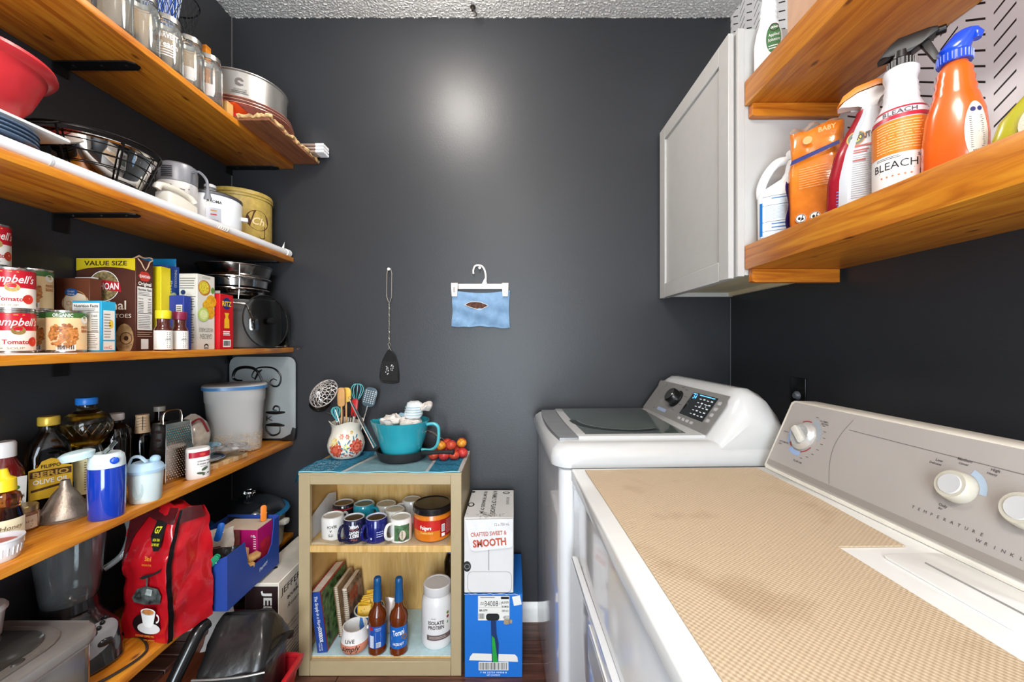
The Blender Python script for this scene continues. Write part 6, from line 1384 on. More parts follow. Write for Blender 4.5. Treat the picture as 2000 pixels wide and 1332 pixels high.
t, m = mug('dark navy mug with BEST NIGHT WEEK words', -.634, 1.582, '#1b1c3c', .042, .086, 224, inner='#2a1714', rim='#d8d8dc'); P(m).text('WEEK', .0, .062, .012, .034, rot=180, bold=.03).text('NIGHT', .0, .040, .012, .036, rot=180, bold=.03).text('BEST', .0, .027, .012, .034, rot=180, bold=.03).out('lettering', WINK, t); P(m).text('of the', 0, .051, .009, .03, rot=180, shear=.3).text('The', 0, .014, .009, .024, rot=180, shear=.3).out('script', M('#b0603c', .5, var=0), t)
t, m = mug('glossy cobalt blue mug with thin white print', -.547, 1.585, '#141b66', .042, .086, 224, inner='#241512', rim='#c9cbe0'); P(m).lines(.0, .020, .026, .045, 3, .3).ell(-.02, .018, .003, .004).out('print', M('#c8cce8', .4, var=0), t)
t, m = mug('white mug with green photo portrait print', -.452, 1.588, '#e0ddd6', .042, .086, 218, inner='#d6d2c8', rim='#e8e5de'); q = P(m).rect(-.026, .008, .034, .068, 12).out('photo_print', M('#4d6f4a', .4, var=.4, scale=60), t); P(m, .0010).ell(.006, .030, .012, .018, 18).out('pale_oval', M('#cdb9a8', .5, var=.08), q); P(m, .0009).ell(.006, .018, .016, .013, 18).out('dark_hair_print', M('#3c2f28', .5), q)
t, m = mug('black and dark red mug in the back left of the shelf', -.732, 1.716, '#1d1314', .043, .090, None, inner='#3a1512', rim='#c9c0ba'); P(m).rect(-.13, .070, .13, .076, 40).out('red_stripe', M('#a8303c', .3), t); P(m, .0009).text('II', -.0, .045, .014).out('print', M('#c9d0cc', .5, var=0), t)
t, m = mug('bright teal mug in the back row', -.642, 1.708, '#1f8ba0', .043, .090, -40, inner='#2c5a5e', rim='#bfd0d0')
t, m = mug('short cream mug in the back row next to the teal mug', -.556, 1.730, '#cdc8bc', .042, .082, None, inner='#b9b2a4')
t, m = mug('white mug with small print in the back row by the coffee tub', -.452, 1.752, '#d6d2ca', .040, .092, 200, inner='#bdb5a8'); P(m).lines(-.01, .03, .02, .07, 6, .2).out('print', GREY, t)
t, m = mug('plain off-white mug wedged behind the cobalt mug', -.500, 1.668, '#d2cdc2', .040, .084, None, inner='#bfb8aa')
# coffee tub
x, y = -.334, 1.622
t = thing('coffee_tub', 'red and orange plastic coffee tub with black lid', 'tub', (x, y, .4932), face_cam(x, y))
obj('tub', G().lathe([(0, 0), (.066, 0), (.072, .005), (.0735, .03), (.075, .06), (.0745, .085), (.072, .096), (.070, .102), (0, .102)], 48), M('#d4761c', .25, var=.04, coat=.4), t)
obj('lid', G().lathe([(0, .1022), (.075, .1022), (.0775, .105), (.0775, .124), (.074, .128), (.069, .129), (.066, .126), (0, .126)], 48), M('#1a1717', .25, var=0, coat=.3), t)
m = mC(.0752); q = P(m).rect(-.11, .045, .11, .084, 40).out('red_label', M('#c0251e', .3, var=.05), t); P(m, .0010).text('Folgers', -.028, .058, .015, .044, bold=.02).out('title', WINK, q); P(m, .0010).text('Breakfast Blend', -.024, .038, .008, .048, bold=.02).out('subtitle', M('#f5c66a', .5, var=0), q)
P(m, .0009).rect(.028, .018, .09, .084, 14).out('side_label', M('#9c1f20', .3), q); P(m, .0013).rect(.034, .038, .048, .066, 3).rect(.034, .020, .048, .032, 3).out('white_patch', WINK, q); P(m, .0016).lines(.035, .040, .047, .064, 8, .5, 0).out('barcode', INK, q); P(m, .0013).lines(.054, .025, .085, .08, 9, .25).out('fine_print', M('#d7a49c', .5, var=0), q)
# ---------------- lower compartment
zl = .063
def book(lab, x0, th, y0, y1, h, cover, pages, lean, zz=zl):
    t = thing('book', lab, 'book', (x0, 0, zz), 0, 'cookbooks in the tan cabinet'); t.rotation_euler = (0, R(lean), 0)
    obj('pages', G().box(.002, y0+.003, .002, th-.002, y1-.003, h-.003), M(pages, .7, var=.08, scale=90), t)
    return t
t = book('blue-spined cookbook with white spine lettering', -.766, .038, 1.565, 1.79, .232, '#1e3f86', '#e6ded2', -7.5)
obj('cover', G().box(0, 1.565, 0, .0018, 1.79, .232).box(.0362, 1.565, 0, .038, 1.79, .232), M('#b3262c', .35), t, label='red and photo covers')
sp = obj('spine', G().box(-.0005, 1.560, -.0005, .0385, 1.5655, .2325, .001, 1), M('#22428c', .35, var=.02), t)
P(mF(1.560)).text('The Simply in a Hurry', .022, .155, .013, .125, rot=-90, shear=.2).text('COOKBOOK', .022, .068, .014, .058, rot=-90, bold=.03).text('COOK LAB', .012, .022, .005, .03, rot=-90).text('FAST EASY', .020, .022, .005, .03, rot=-90).out('spine_letters', WINK, sp)
P(mS(.0383, 1.68)).rect(-.11, .005, .11, .225).out('cover_print', M('#4d6a3c', .4, var=.7, scale=45), t)
def spiral(lab, x, th, y0, y1, h, cov, lean, txt=None):
    t = thing('spiral_book', lab, 'book', (x, 0, zl), 0, 'cookbooks in the tan cabinet'); t.rotation_euler = (0, R(lean), 0)
    obj('pages', G().box(.0015, y0, .002, th-.0015, y1, h-.002), M('#dccfb9', .7, var=.05, scale=120), t); obj('cover', G().box(0, y0-.004, 0, .0013, y1+.002, h).box(th-.0013, y0-.004, 0, th, y1+.002, h), cov, t)
    for k in range(int(h/.0085)): obj('ring', G().tube([(th/2+(th/2+.002)*cos(2*pi*i/10), y0-.003+.004*sin(2*pi*i/10), .006+k*.0085) for i in range(10)], .0009, 4, closed=True), M('#5b3a26', .4), t)
    if txt: P(mS(th, (y0+y1)/2)).text('HOPE', -.02, h*.80, .024, .075, bold=.04).text('COOKS', -.02, h*.67, .024, .075, bold=.04).out('cover_letters', M('#b8452c', .5, var=0), t)
    return t
spiral('brown spiral-bound cookbook between the blue book and photo-covered one', -.716, .016, 1.645, 1.79, .205, M('#a58460', .6, var=.2), -7)
spiral('spiral cookbook with sepia photo cover and red title', -.690, .022, 1.650, 1.79, .195, M('#8b7262', .5, var=.7, scale=35), -6, 1)
# bucket with packets
x, y = -.612, 1.688
t = thing('blue_bucket', 'blue ceramic canister with cream rim holding yellow packets', 'canister', (x, y, zl), 0)
obj('bucket', G().lathe([(0, 0), (.050, 0), (.054, .004), (.060, .085), (.060, .090), (.056, .090), (.050, .008), (0, .006)], 44), M('#3f78bd', .3, var=.03), t); obj('rim', G().tube([(.058*cos(2*pi*i/40), .058*sin(2*pi*i/40), .091) for i in range(40)], .0028, 6, closed=True), M('#d8cfb5', .4), t)
ry = random.Random(6)
for k in range(8):
    o = obj('tea_packet', G().loft([(0, .026, .0012, 0, 0, 8), (.01, .026, .004, 0, 0, 6), (.05, .026, .004, 0, 0, 6), (.062, .026, .0012, 0, 0, 8)], 24).noise(.002, 60, k), M('#d9a92c', .4, var=.06, scale=40)); o.location = (x-.012+.002*k, y-.035+.010*k, zl+.052+.0035*k); o.rotation_euler = (R(-18), R(-6+ry.uniform(-9, 9)), R(ry.uniform(-25, 15)))
    P(lambda u, v, o_: (u, -.0052-o_, v)).ell(-.010, .045, .0022, .0018, 7).ell(.002, .050, .0022, .0018, 7).ell(-.004, .037, .0015, .0012, 7).out('print', M('#5a3a12', .5, var=0), o)
    tag(o, 'yellow paper packet standing in the blue canister', 'packet', 'yellow packets in the blue canister')
# live simply mug
x, y = -.632, 1.588
t = thing('peach_mug', 'white and peach mug reading LIVE simply', 'mug', (x, y, zl), face_cam(x, y)-.25); t.scale = (1.12, 1.12, 1.06)
mp = [(0, 0), (.030, 0), (.040, .006), (.047, .020), (.047, .040), (.0465, .042)]; mp2 = [(.0465, .042), (.043, .062), (.041, .080), (.041, .086), (.038, .086), (.0385, .078), (.042, .05), (.042, .02), (.03, .006), (0, .006)]
obj('mug_body', G().lathe(mp2, 44), M('#e9e5e0', .3), t); obj('peach_base', G().lathe(mp, 44), M('#cf8468', .6, var=.06, bump=.2), t, label='speckled peach lower half')
obj('handle', G().tube(sm([(.038, .0, .072), (.062, 0, .076), (.070, 0, .058), (.060, 0, .036), (.042, 0, .026)], 5), .0065, 10), M('#e6e2dc', .3), t)
P(mC(.0478)).text('LIVE', -.006, .058, .014, .032).text('simply', -.004, .032, .020, .064, shear=.3, bold=.01).out('lettering', INK, t)
def syrup(lab, x, y, front):
    t = thing('syrup_bottle', lab, 'bottle', (x, y, zl), face_cam(x, y), 'amber syrup bottles')
    obj('bottle', G().lathe([(0, 0), (.030, 0), (.0345, .005), (.0345, .018), (.033, .024), (.033, .115), (.0345, .122), (.0345, .140), (.030, .155), (.018, .170), (.0145, .182), (.0135, .20), (0, .20)], 40), M('#8a3d14', .06, trans=.55, var=0, coat=.5, ior=1.35), t)
    obj('cap', G().lathe([(0, .2005), (.0165, .196), (.0162, .215), (.0145, .245), (.0150, .248), (.0140, .262), (.0148, .264), (.0140, .281), (.011, .285), (0, .283)], 32), M('#124f83', .35, var=.02, bump=.1), t)
    m = mC(.0331); q = P(m).rect(-.05, .030, .05, .112, 30).out('label', M('#1a4fa0' if not front else '#1b63b5', .35, var=.03), t)
    if front:
        P(m, .0009).text('Torani', -.002, .092, .022, .044, rot=8, bold=.02, shear=.1).text('HAZELNUT', -.002, .048, .010, .042, bold=.02).lines(-.012, .036, .01, .042, 1).out('lettering', WINK, q); P(m, .0008).poly([(-.03, .062), (.03, .062), (.03, .074), (-.03, .074)]).out('gold_band', M('#d4a12a', .4), q); P(m, .0011).ell(.020, .072, .012, .010, 12).ell(.026, .064, .008, .006, 10).out('nut_print', M('#8a6248', .5, var=.3, scale=200), q)
    else:
        P(m, .0009).rect(-.032, .032, -.014, .078, 4).rect(-.006, .033, .012, .052, 4).lines(-.008, .056, .014, .090, 7, .3).text('CARAMEL', .002, .104, .006, .026).text('SYRUP', .002, .097, .005, .02).out('white_print', M('#ced6e6', .5, var=0), q); P(m, .0013).bars(-.005, .035, .011, .050, 12).lines(-.031, .034, -.015, .076, 9, .3).out('barcode', INK, q); P(m, .0011).rect(-.032, .098, -.018, .110, 3).out('red_patch', RED, q)
syrup('amber syrup bottle with blue back label, nearer the peach mug', -.540, 1.576, False)
syrup('amber syrup bottle with blue hazelnut front label', -.456, 1.574, True)
o = obj('foil_packet', G().loft([(0, .03, .004, 0, 0, 6), (.06, .032, .012, 0, 0, 3), (.12, .034, .012, 0, 0, 3), (.145, .036, .002, 0, 0, 6)], 28).noise(.006, 30, 4), M('#c9b8ae', .3, .3, var=.3, scale=20)); o.location = (-.515, 1.67, zl); o.rotation_euler = (0, R(4), R(15)); tag(o, 'crumpled pink and silver foil packet behind the syrup bottles', 'packet')
x, y = -.318, 1.632
t = thing('protein_jar', 'white plastic protein powder jar with wide lid', 'jar', (x, y, zl), face_cam(x, y)+.12)
PWH = M('#dedcdb', .3, var=.01, coat=.2)
obj('jar_body', G().lathe([(0, 0), (.056, 0), (.061, .006), (.062, .02), (.062, .165), (.058, .182), (.052, .192), (.050, .198), (0, .198)], 48), PWH, t)
obj('lid', G().lathe([(0, .1985), (.053, .1985), (.0545, .202), (.0545, .232), (.052, .235), (.046, .235), (.0445, .233), (0, .233)], 48), M('#d3d1cf', .35, var=0), t)
m = mC(.0622); P(m).text('ISOLATE', -.012, .108, .014, .062, bold=.03).text('PROTEIN', -.012, .090, .014, .062, bold=.03).text('WHEY', -.022, .124, .005, .02).out('lettering', M('#43302c', .5, var=0), t)
q = P(m).rect(-.05, .040, .05, .060, 20).out('brown_band', M('#6b5a58', .4, var=.1, scale=50), t); P(m, .0009).lines(-.04, .045, .03, .056, 2, .4).out('band_print', M('#b5a6a0', .5, var=0), q)
P(m).ell(.036, .137, .006, .006).out('badge', M('#7a7a3c', .5), t); P(m).ell(.036, .122, .006, .006).out('badge', M('#8c3a30', .5), t); P(m).rect(.032, .096, .038, .106, 1).out('badge', M('#6f9a60', .5), t)
t = thing('blue_cap_bottle', 'clear bottle with blue cap at the back right of the cabinet', 'bottle', (-.280, 1.778, zl), 0)
obj('bottle', G().lathe([(0, 0), (.034, 0), (.036, .01), (.036, .24), (.026, .27), (.017, .28), (0, .28)], 28), glass('#b9a88a', .05), t); obj('cap', G().lathe([(0, .2805), (.024, .2805), (.025, .284), (.025, .318), (.022, .322), (0, .322)], 28), M('#1d4a96', .35), t)

# ================================================================ BOXES BESIDE THE CABINET
BLX = M('#1a6cc4', .45, var=.04, scale=6)
x0, x1, y0, y1, h = -.194, .024, 1.522, 1.812, .314
t = thing('blue_shipping_box', 'tall bright blue cardboard box with barcode standing on the floor', 'box', (0, 0, 0))
obj('carton', G().box(x0, y0, .001, x1, y1, h, .002, 1), BLX, t)
m = mF(y0, (x0+x1)/2)
q = P(m).rect(-.058, h-.098, .060, h-.006).out('shipping_label', PAPER, t); P(m, .0009).text('ZSS-', -.040, h-.034, .010, .02).text('34008', -.008, h-.034, .022, .05).text('-17', .026, h-.034, .010, .014).text('BR-579', -.038, h-.060, .008, .03, bold=.03).text('XL-F1079', .044, h-.030, .009, .026, bold=.02).text('BR-0MN06', .044, h-.046, .008, .026, bold=.02).text('DRY-A12', .044, h-.062, .008, .024, bold=.02).text('48530', .048, h-.086, .014, .022).lines(-.05, h-.014, .01, h-.009, 1).rect(.028, h-.018, .058, h-.009).bars(-.056, h-.092, -.034, h-.072, 8).rect(-.056, h-.0495, .028, h-.049).out('label_print', INK, q)
P(m, .0013).poly(rr(-.028, h-.098, .022, h-.072, .010, 4)).out('hand_hole', M('#141414', .6, var=0), t)
q = P(m, .0007).poly([(-.010, h-.095), (.010, h-.100), (.012, h-.15), (.020, h-.185), (.018, h-.255), (-.006, h-.255), (-.008, h-.17)]).out('center_slot', M('#0e2c5e', .5), t); P(m, .0011).poly([(-.006, h-.155), (.004, h-.165), (.009, h-.20), (.016, h-.255), (-.002, h-.255), (-.006, h-.19)]).out('green_strip', M('#1f9a3a', .4), q)
obj('torn_paper', G().sheet(lambda u, v: (-.13+.03*u+.085, y0-.006-.004*sin(u*5), h-.09-.018*v), 6, 6, .0008).noise(.006, 80, 3), M('#cfb99a', .7), t)
q = P(m).poly([(-.092, .066), (.092, .060), (.090, .078), (.080, .088), (-.078, .092), (-.088, .080)]).out('white_tab', PAPER, t)
q = P(m).rect(-.056, .028, .056, .060).out('barcode_patch', PAPER, t); P(m, .0010).bars(-.052, .031, .052, .057, 30).out('barcode', INK, q); P(m).text('7 98 25729 93958 8', 0, .020, .006, .10).text('NET CONTENTS', 0, .010, .006, .05).out('white_letters', WINK, t)
g = G()
for i in range(1): g.tube([(x0-.001, y0-.001, h+.001)] + [(x0+.2*k/24, y0-.001+random.uniform(-.001, .001), h+.001+random.uniform(-.003, .002)) for k in range(1, 25)], [random.uniform(.0008, .002) for _ in range(25)], 5)
obj('torn_edge', g, M('#a9b6c4', .8), t)
o = obj('white_slip', G().box(0, 0, 0, .030, .0008, .035), PAPER); o.location = (-.006, 1.520+.296, 0) ; o.parent = t; o.location = (.0, .0, 0); o.name = 'side_sticker'
o.data.transform(Matrix.Translation((-.008, y0-.0012, h-.0475+.004)) @ Matrix.Rotation(R(-12), 4, 'Y'))
x0b, x1b, hb, z0 = -.196, -.010, .284, h+.0025
t = thing('white_wine_box', 'white cardboard drinks box with orange SMOOTH wording, atop the blue box', 'box', (0, 0, z0))
WX = M('#d6d3d0', .55, var=.03, scale=8)
obj('carton', G().box(x0b, y0+.004, 0, x1b, y1-.002, hb, .002, 1), WX, t)
g = G(); F_ = [(x0b+.006, hb-.004), (x1b-.002, hb-.000), (x1b-.002, hb-.100), (x1b-.012, hb-.108), (x0b+.040, hb-.122), (x0b+.026, hb-.115)]
fp = obj('front_flap', G().prism(F_, 'XZ', y0-.006, y0-.003), M('#dedcda', .55), t)
P(mF(y0-.006, (x0b+x1b)/2)).text('CRAFTED SWEET &', .0, hb-.055, .016, .135, rot=4, bold=.02).text('SMOOTH', .003, hb-.088, .028, .125, rot=5, bold=.04).out('orange_letters', M('#b5503a', .6, var=0), fp); P(mF(y0-.006, (x0b+x1b)/2)).text('12 x 750 mL', .05, hb-.020, .011, .055, rot=3).out('small_letters', M('#4a4543', .6, var=0), fp)
m = mF(y0+.004, (x0b+x1b)/2); P(m).rect(-.001, .085, .0012, hb-.02).out('front_seam', M('#6a6664', .6, var=0), t)
e = rr(-.080, .002, .086, .080, .018, 4); p = P(m)
for i in range(len(e)): a, b = Vector(e[i]), Vector(e[(i+1) % len(e)]); n_ = (b-a).normalized(); n_ = Vector((-n_.y, n_.x))*.0008; p.poly([tuple(a-n_), tuple(b-n_), tuple(b+n_), tuple(a+n_)])
p.out('flap_line', M('#8d8986', .6, var=0), t)
P(m).ell(-.082, .10, .015, .020, 20).out('bottle_cap_print', INK, t); P(m, .0009).arc(-.082, .10, .008, .010).out('cap_ring_print', GREY, t)
m = mT(hb, (x0b+x1b)/2, (y0+y1)/2)
P(m).text('A FAMILY OF FLAVORS', .012, .01, .020, .24, rot=-90, bold=.02).text('FROM THE MAKERS OF JIM', -.030, .01, .015, .23, rot=-90, bold=.02).out('top_letters', M('#3a3534', .6, var=0), t)
p = P(m); p.ell(.060, .11, .016, .012, 16).ell(-.080, -.02, .014, .022, 16).ell(-.085, .12, .008, .012, 12).lines(.062, -.02, .075, .06, 6); p.out('splash_print', M('#35302f', .6, var=0), t)
p = P(m, .0006); rs = random.Random(5)
for i in range(60): p.ell(rs.gauss(-.005, .022), -.118+rs.gauss(0, .010), .004, .0022, 6, rs.uniform(0, 3))
p.out('worn_print', M('#a5a19e', .6, var=0), t)
P(m, .0009).ell(.060, .11, .010, .007, 14).ell(-.080, -.02, .008, .014, 14).out('splash_centre', WX, t)

# ================================================================ RIGHT SHELVES
z = RZ[0][1]
def rface(x, y): return atan2(-x, y)
# bleach jug
x, y = .757, 1.160
t = thing('detergent_jug', 'white plastic jug with loop handle and blue-striped label', 'jug', (x, y, z), rface(x, y))
JW = M('#e9ebec', .35, var=0)
lv = [(0, .050, .036, 0, 0, 3), (.008, .055, .040, 0, 0, 3), (.125, .056, .041, 0, 0, 3), (.142, .052, .039, .002, 0, 2.6), (.156, .040, .036, .014, 0, 2.3), (.172, .026, .030, .027, 0, 2), (.19, .021, .024, .032, 0, 2), (.222, .018, .018, .034, 0, 2)]
obj('jug_body', G().loft(lv, 40), JW, t)
obj('handle', G().tube(sm([(-.046, 0, .128), (-.046, 0, .160), (-.030, 0, .198), (-.004, 0, .224), (.030, 0, .222)], 6), .0125, 10), JW, t)
obj('cap', G().lathe([(0, .2225), (.020, .2225), (.020, .245), (.018, .248), (0, .248)], 24, c=(.034, 0, 0)), JW, t)
Fj = lambda u, v, o: (u, -.0412-o+.012*(abs(u)/.05)**4, v)
q = P(Fj).rect(-.046, .006, .046, .118, 10).out('label', M('#dbe6f0', .4), t); P(Fj, .001).rect(-.049, .010, -.042, .105, 1).rect(-.02, .112, .03, .1145, 3).rect(-.02, .040, .03, .043, 3).rect(-.02, .030, .04, .033, 3).out('blue_stripes', M('#1c6ab0', .4, var=0), q); P(Fj, .001).rect(-.042, .1195, .046, .1205, 6).rect(-.042, .094, .046, .095, 6).rect(-.042, .048, .046, .049, 6).rect(-.042, .022, .046, .023, 6).out('rules', M('#1b2a44', .4, var=0), q); P(Fj, .001).lines(-.036, .054, .04, .090, 10, .25).out('fine_print', M('#9fb0c0', .4, var=0), q)
# orange wipes bag
x, y = .775, 1.045
t = thing('orange_pouch', 'crumpled orange plastic pouch with purple side, torn open on top', 'pouch', (x, y, z), rface(x, y)-.15)
g = G().loft([(0, .056, .030, 0, 0, 4), (.02, .058, .033, 0, 0, 4), (.10, .058, .034, 0, 0, 3.5), (.16, .056, .032, 0, 0, 3.5), (.185, .053, .024, 0, 0, 3), (.20, .055, .026, 0, 0, 3), (.245, .058, .018, 0, 0, 3), (.262, .059, .010, 0, 0, 3)], 48).noise(.007, 26, 3).noise(.003, 70, 5)
for v in g.bm.verts: v.co.z = max(0, v.co.z)
obj('pouch', g, M('#dd7a24', .22, var=.18, scale=14, coat=.6, bump=.5, bs=40), t, ang=70)
obj('torn_top', G().sheet(lambda u, v: (-.056+.112*u, -.010+.02*v, .262+.018*(1-abs(2*u-.8)*.6)*(.6+.4*sin(u*17))), 20, 3, .002).noise(.003, 80), M('#e6ddd2', .6), t, label='ragged white torn top')
P(lambda u, v, o: (u, -.036-o, v), .0015).poly([(-.05, .168), (.052, .192), (.052, .202), (-.045, .180)]).out('blue_band', M('#283070', .4, var=.15, scale=200), t)
g = G().sheet(lambda u, v: (-.0585-.0035*sin(v*9), -.028+.05*u, .004+.13*v), 5, 12, .001); obj('purple_side', g, M('#4c2a84', .35, var=.1), t)
p = P(lambda u, v, o: (u, -.037-o, v), .002)
for u in (-.026, .004, .033): p.ell(u, .026, .0115, .0115, 22)
q = p.out('white_discs', WINK, t); p = P(lambda u, v, o: (u, -.037-o, v), .0026)
for u in (-.026, .004, .033): p.arc(u, .026, .0095, .0108).rect(u-.001, .018, u+.001, .034, skew=.005).ell(u-.003, .026, .003, .004).ell(u+.004, .024, .0025, .003)
p.out('pictograms', INK, q)
p = P(lambda u, v, o: (u, -.036-o, v), .002); p.lines(-.03, .10, .04, .155, 9, .2).ell(-.012, .222, .010, .010, 16).text('BABY', .028, .240, .012, .035, bold=.02).out('pale_print', M('#e9a468', .4, var=0), t)
# shout
x, y = .780, .930
t = thing('stain_remover_bottle', 'white and red trigger bottle with a round target logo', 'spray bottle', (x, y, z), rface(x, y))
lv = [(0, .046, .030, 0, 0, 3), (.006, .050, .033, 0, 0, 3), (.08, .050, .034, .002, 0, 3), (.14, .044, .032, .008, 0, 2.6), (.19, .030, .026, .016, 0, 2.3), (.22, .020, .020, .022, 0, 2), (.235, .018, .018, .024, 0, 2)]
obj('bottle', G().loft(lv, 44), M('#d9dadd', .28, var=0), t)
def lerp_lv(v):
    for a, b in zip(lv, lv[1:]):
        if a[0] <= v <= b[0]: k = (v-a[0])/(b[0]-a[0]); return [a[i]+(b[i]-a[i])*k for i in range(6)]
    return lv[-1]
def shellL(th0, th1, z0, z1, out_, n=14, m_=22):
    def f(u, v):
        zz = z0+(z1-z0)*v; L_ = lerp_lv(zz); a = R(th0+(th1-th0)*u); ca, sa = cos(a), sin(a); pw = L_[5]
        return (L_[3]+(L_[1]+out_)*math.copysign(abs(ca)**(2/pw), ca), L_[4]+(L_[2]+out_)*math.copysign(abs(sa)**(2/pw), sa), zz)
    return G().sheet(f, n, m_, .0008)
obj('red_back', shellL(120, 246, .002, .232, .0035), M('#c8283a', .25, var=0, coat=.3), t, label='glossy red side')
obj('white_spine', shellL(246, 262, .002, .232, .0045, 6), M('#eceef0', .25, var=0), t)
def mSh(u, v, o): L_ = lerp_lv(v); return (u+L_[3]*.6, -(L_[2])-.0012-o, v)
q = P(mSh).arc(-.006, .166, .0, .0165).out('target_outer', M('#e0912e', .4), t); P(mSh, .0008).arc(-.006, .166, .009, .0145).out('target_ring', M('#5a6a5a', .4), q); P(mSh, .0010).arc(-.006, .166, 0, .009).out('target_centre', M('#d9d03c', .4), q); P(mSh, .0013).text('SHOUT', .002, .168, .012, .034, rot=12, bold=.05).out('logo_letters', M('#4a1414', .4, var=0), q)
P(mSh).rect(-.008, .145, .036, .149).lines(-.008, .130, .020, .140, 2, .5).lines(-.008, .112, .016, .118, 1, .6).out('red_print', M('#c4473c', .4, var=0), t); P(mSh).lines(-.008, .03, .034, .128, 20, .22).out('fine_print', M('#8b8784', .4, var=0), t)
P(mSh).lines(-.034, .02, -.024, .055, 5, .4).rect(-.032, .014, -.025, .020).out('blue_print', M('#5566a0', .4, var=0), t)
g = G().prism([(-.030, .252), (-.024, .262), (.0, .278), (.035, .284), (.058, .276), (.060, .262), (.040, .258), (.012, .252), (.010, .236), (.038, .236), (.0385, .25), (.04, .236), (.008, .234)][:8] + [(.040, .236), (.010, .236), (.004, .250)], 'XZ', -.014, .014, .003)
obj('trigger_head', G().prism([(-.032, .250), (-.020, .264), (.004, .276), (.036, .280), (.058, .272), (.058, .258), (.040, .254), (.040, .236), (.010, .236), (.008, .246), (-.008, .250)], 'XZ', -.013, .013, .003), M('#e3dedb', .35), t)
obj('orange_hood', G().prism([(-.033, .254), (-.020, .267), (.004, .279), (.036, .283), (.060, .276), (.064, .284), (.036, .295), (.0, .290), (-.022, .277)], 'XZ', -.0145, .0145, .003), M('#e2852c', .35), t)
obj('trigger', G().prism([(.048, .254), (.058, .252), (.062, .225), (.058, .200), (.052, .202), (.054, .226)], 'XZ', -.006, .006, .002), M('#d8402c', .35), t)
# bleach spray
x, y = .786, .826
t = thing('bleach_spray_bottle', 'round white and orange bleach bottle with black trigger sprayer', 'spray bottle', (x, y, z), rface(x, y))
BWp = M('#e2dfe0', .3, var=0)
obj('bottle', G().lathe([(0, 0), (.041, 0), (.0445, .004), (.0445, .155), (.042, .168), (.035, .182), (.031, .192), (.0275, .20), (.0285, .206), (.0265, .212), (.0275, .218), (.0255, .224), (.0265, .230), (.0245, .236), (.0255, .243), (.028, .250), (.028, .262), (.024, .266), (0, .266)], 48), BWp, t)
m = mC(.0447); q = P(m).rect(-.085, .020, .085, .150, 40).out('label', M('#efedea', .35, var=0), t); P(m, .0008).rect(-.085, .083, .085, .150, 40).out('orange_field', M('#e07f26', .35, var=.03), q); P(m, .0012).lines(-.04, .088, .04, .146, 11, .22).out('pale_lines', M('#f2cf9c', .4, var=0), q)
P(m, .0010).text('BLEACH', -.010, .062, .016, .07, bold=.0).lines(-.04, .074, .0, .080, 2).rect(-.035, .050, .02, .0508).text('Spray', .034, .075, .006, .018).bars(.028, .028, .048, .046, 8).out('lettering', INK, q)
p = P(m, .0010)
for k in range(6): p.ell(-.03+k*.009, .040, .0018, .0018, 8)
p.out('orange_dots', M('#d47a4a', .4, var=0), q)
def mNk(u, v, o): 
    k = (v-.150)/.03; r_ = .0447-.008*max(0, k)**1.6; return ((r_+.0008+o)*sin(u/r_), -(r_+.0008+o)*cos(u/r_), v)
q = P(mNk).rect(-.1, .152, .1, .160, 36).rect(-.1, .1725, .1, .176, 36).out('pink_band', M('#b8283c', .35), t); P(mNk, .0008).text('BLEACH', -.002, .166, .010, .052, bold=.01).out('neck_letters', M('#5b4a50', .4, var=0), t)
BKp = M('#121011', .36, var=0)
obj('collar', G().lathe([(0, .2665), (.021, .2665), (.021, .282), (.016, .286), (.015, .300), (0, .300)], 30), BKp, t)
g = G()
for k in range(22): a = 2*pi*k/22; g.box(.0208*cos(a)-.001, .0208*sin(a)-.001, .268, .0208*cos(a)+.001, .0208*sin(a)+.001, .281)
obj('collar_ribs', g, M('#2a2829', .3), t)
obj('sprayer_head', G().prism([(-.036, .292), (-.030, .300), (-.016, .318), (-.004, .326), (.040, .326), (.052, .323), (.054, .314), (.046, .308), (.030, .300), (.014, .290), (-.010, .290), (-.016, .298)], 'XZ', -.013, .013, .003), BKp, t)
obj('nozzle', G().cyl(.008, .050, .064, (0, 0, .317), 14, 'X', bev=.001), BKp, t)
obj('trigger', G().prism([(.026, .302), (.040, .308), (.050, .280), (.058, .258), (.054, .250), (.046, .262), (.034, .288)], 'XZ', -.007, .007, .002), BKp, t)
# orange cleaner bottle
x, y = .800, .738
t = thing('orange_cleaner_bottle', 'glossy orange cleaner bottle with bright blue nozzle', 'spray bottle', (x, y, z), rface(x, y))
OO = M('#e0601c', .2, var=.03, coat=.4)
lvo = [(0, .040, .030, 0, 0, 3), (.006, .043, .032, 0, 0, 3), (.08, .043, .033, 0, 0, 2.6), (.13, .039, .031, 0, 0, 2.4), (.165, .031, .027, 0, 0, 2.2)] + [(.172+k*.009, .0285+(.0015 if k % 2 else -.0005)-k*.0012, .0255+(.0013 if k % 2 else 0)-k*.0008, 0, 0, 2.1) for k in range(6)] + [(.228, .018, .018), (.232, .0175, .0175)]
lvo = [(a if len(a) == 6 else a+(0, 0, 2)) for a in lvo]
obj('bottle', G().loft(lvo, 44), OO, t)
def mOr(u, v, o): return (u, -.0335-.0004*0-o+.010*(abs(u)/.04)**3, v)
def mLo(lv_, ru):
    def f(u, v, o):
        L_ = lv_[-1]
        for a, b in zip(lv_, lv_[1:]):
            if a[0] <= v <= b[0]: k = (v-a[0])/(b[0]-a[0]); L_ = [a[i]+(b[i]-a[i])*k for i in range(6)]; break
        th = -pi/2+u/ru; ca, sa = cos(th), sin(th); pw = L_[5]
        return (L_[3]+(L_[1]+.0008+o)*math.copysign(abs(ca)**(2/pw), ca), L_[4]+(L_[2]+.0008+o)*math.copysign(abs(sa)**(2/pw), sa), v)
    return f
mO = mLo(lvo, .036); g = G(); lo = []
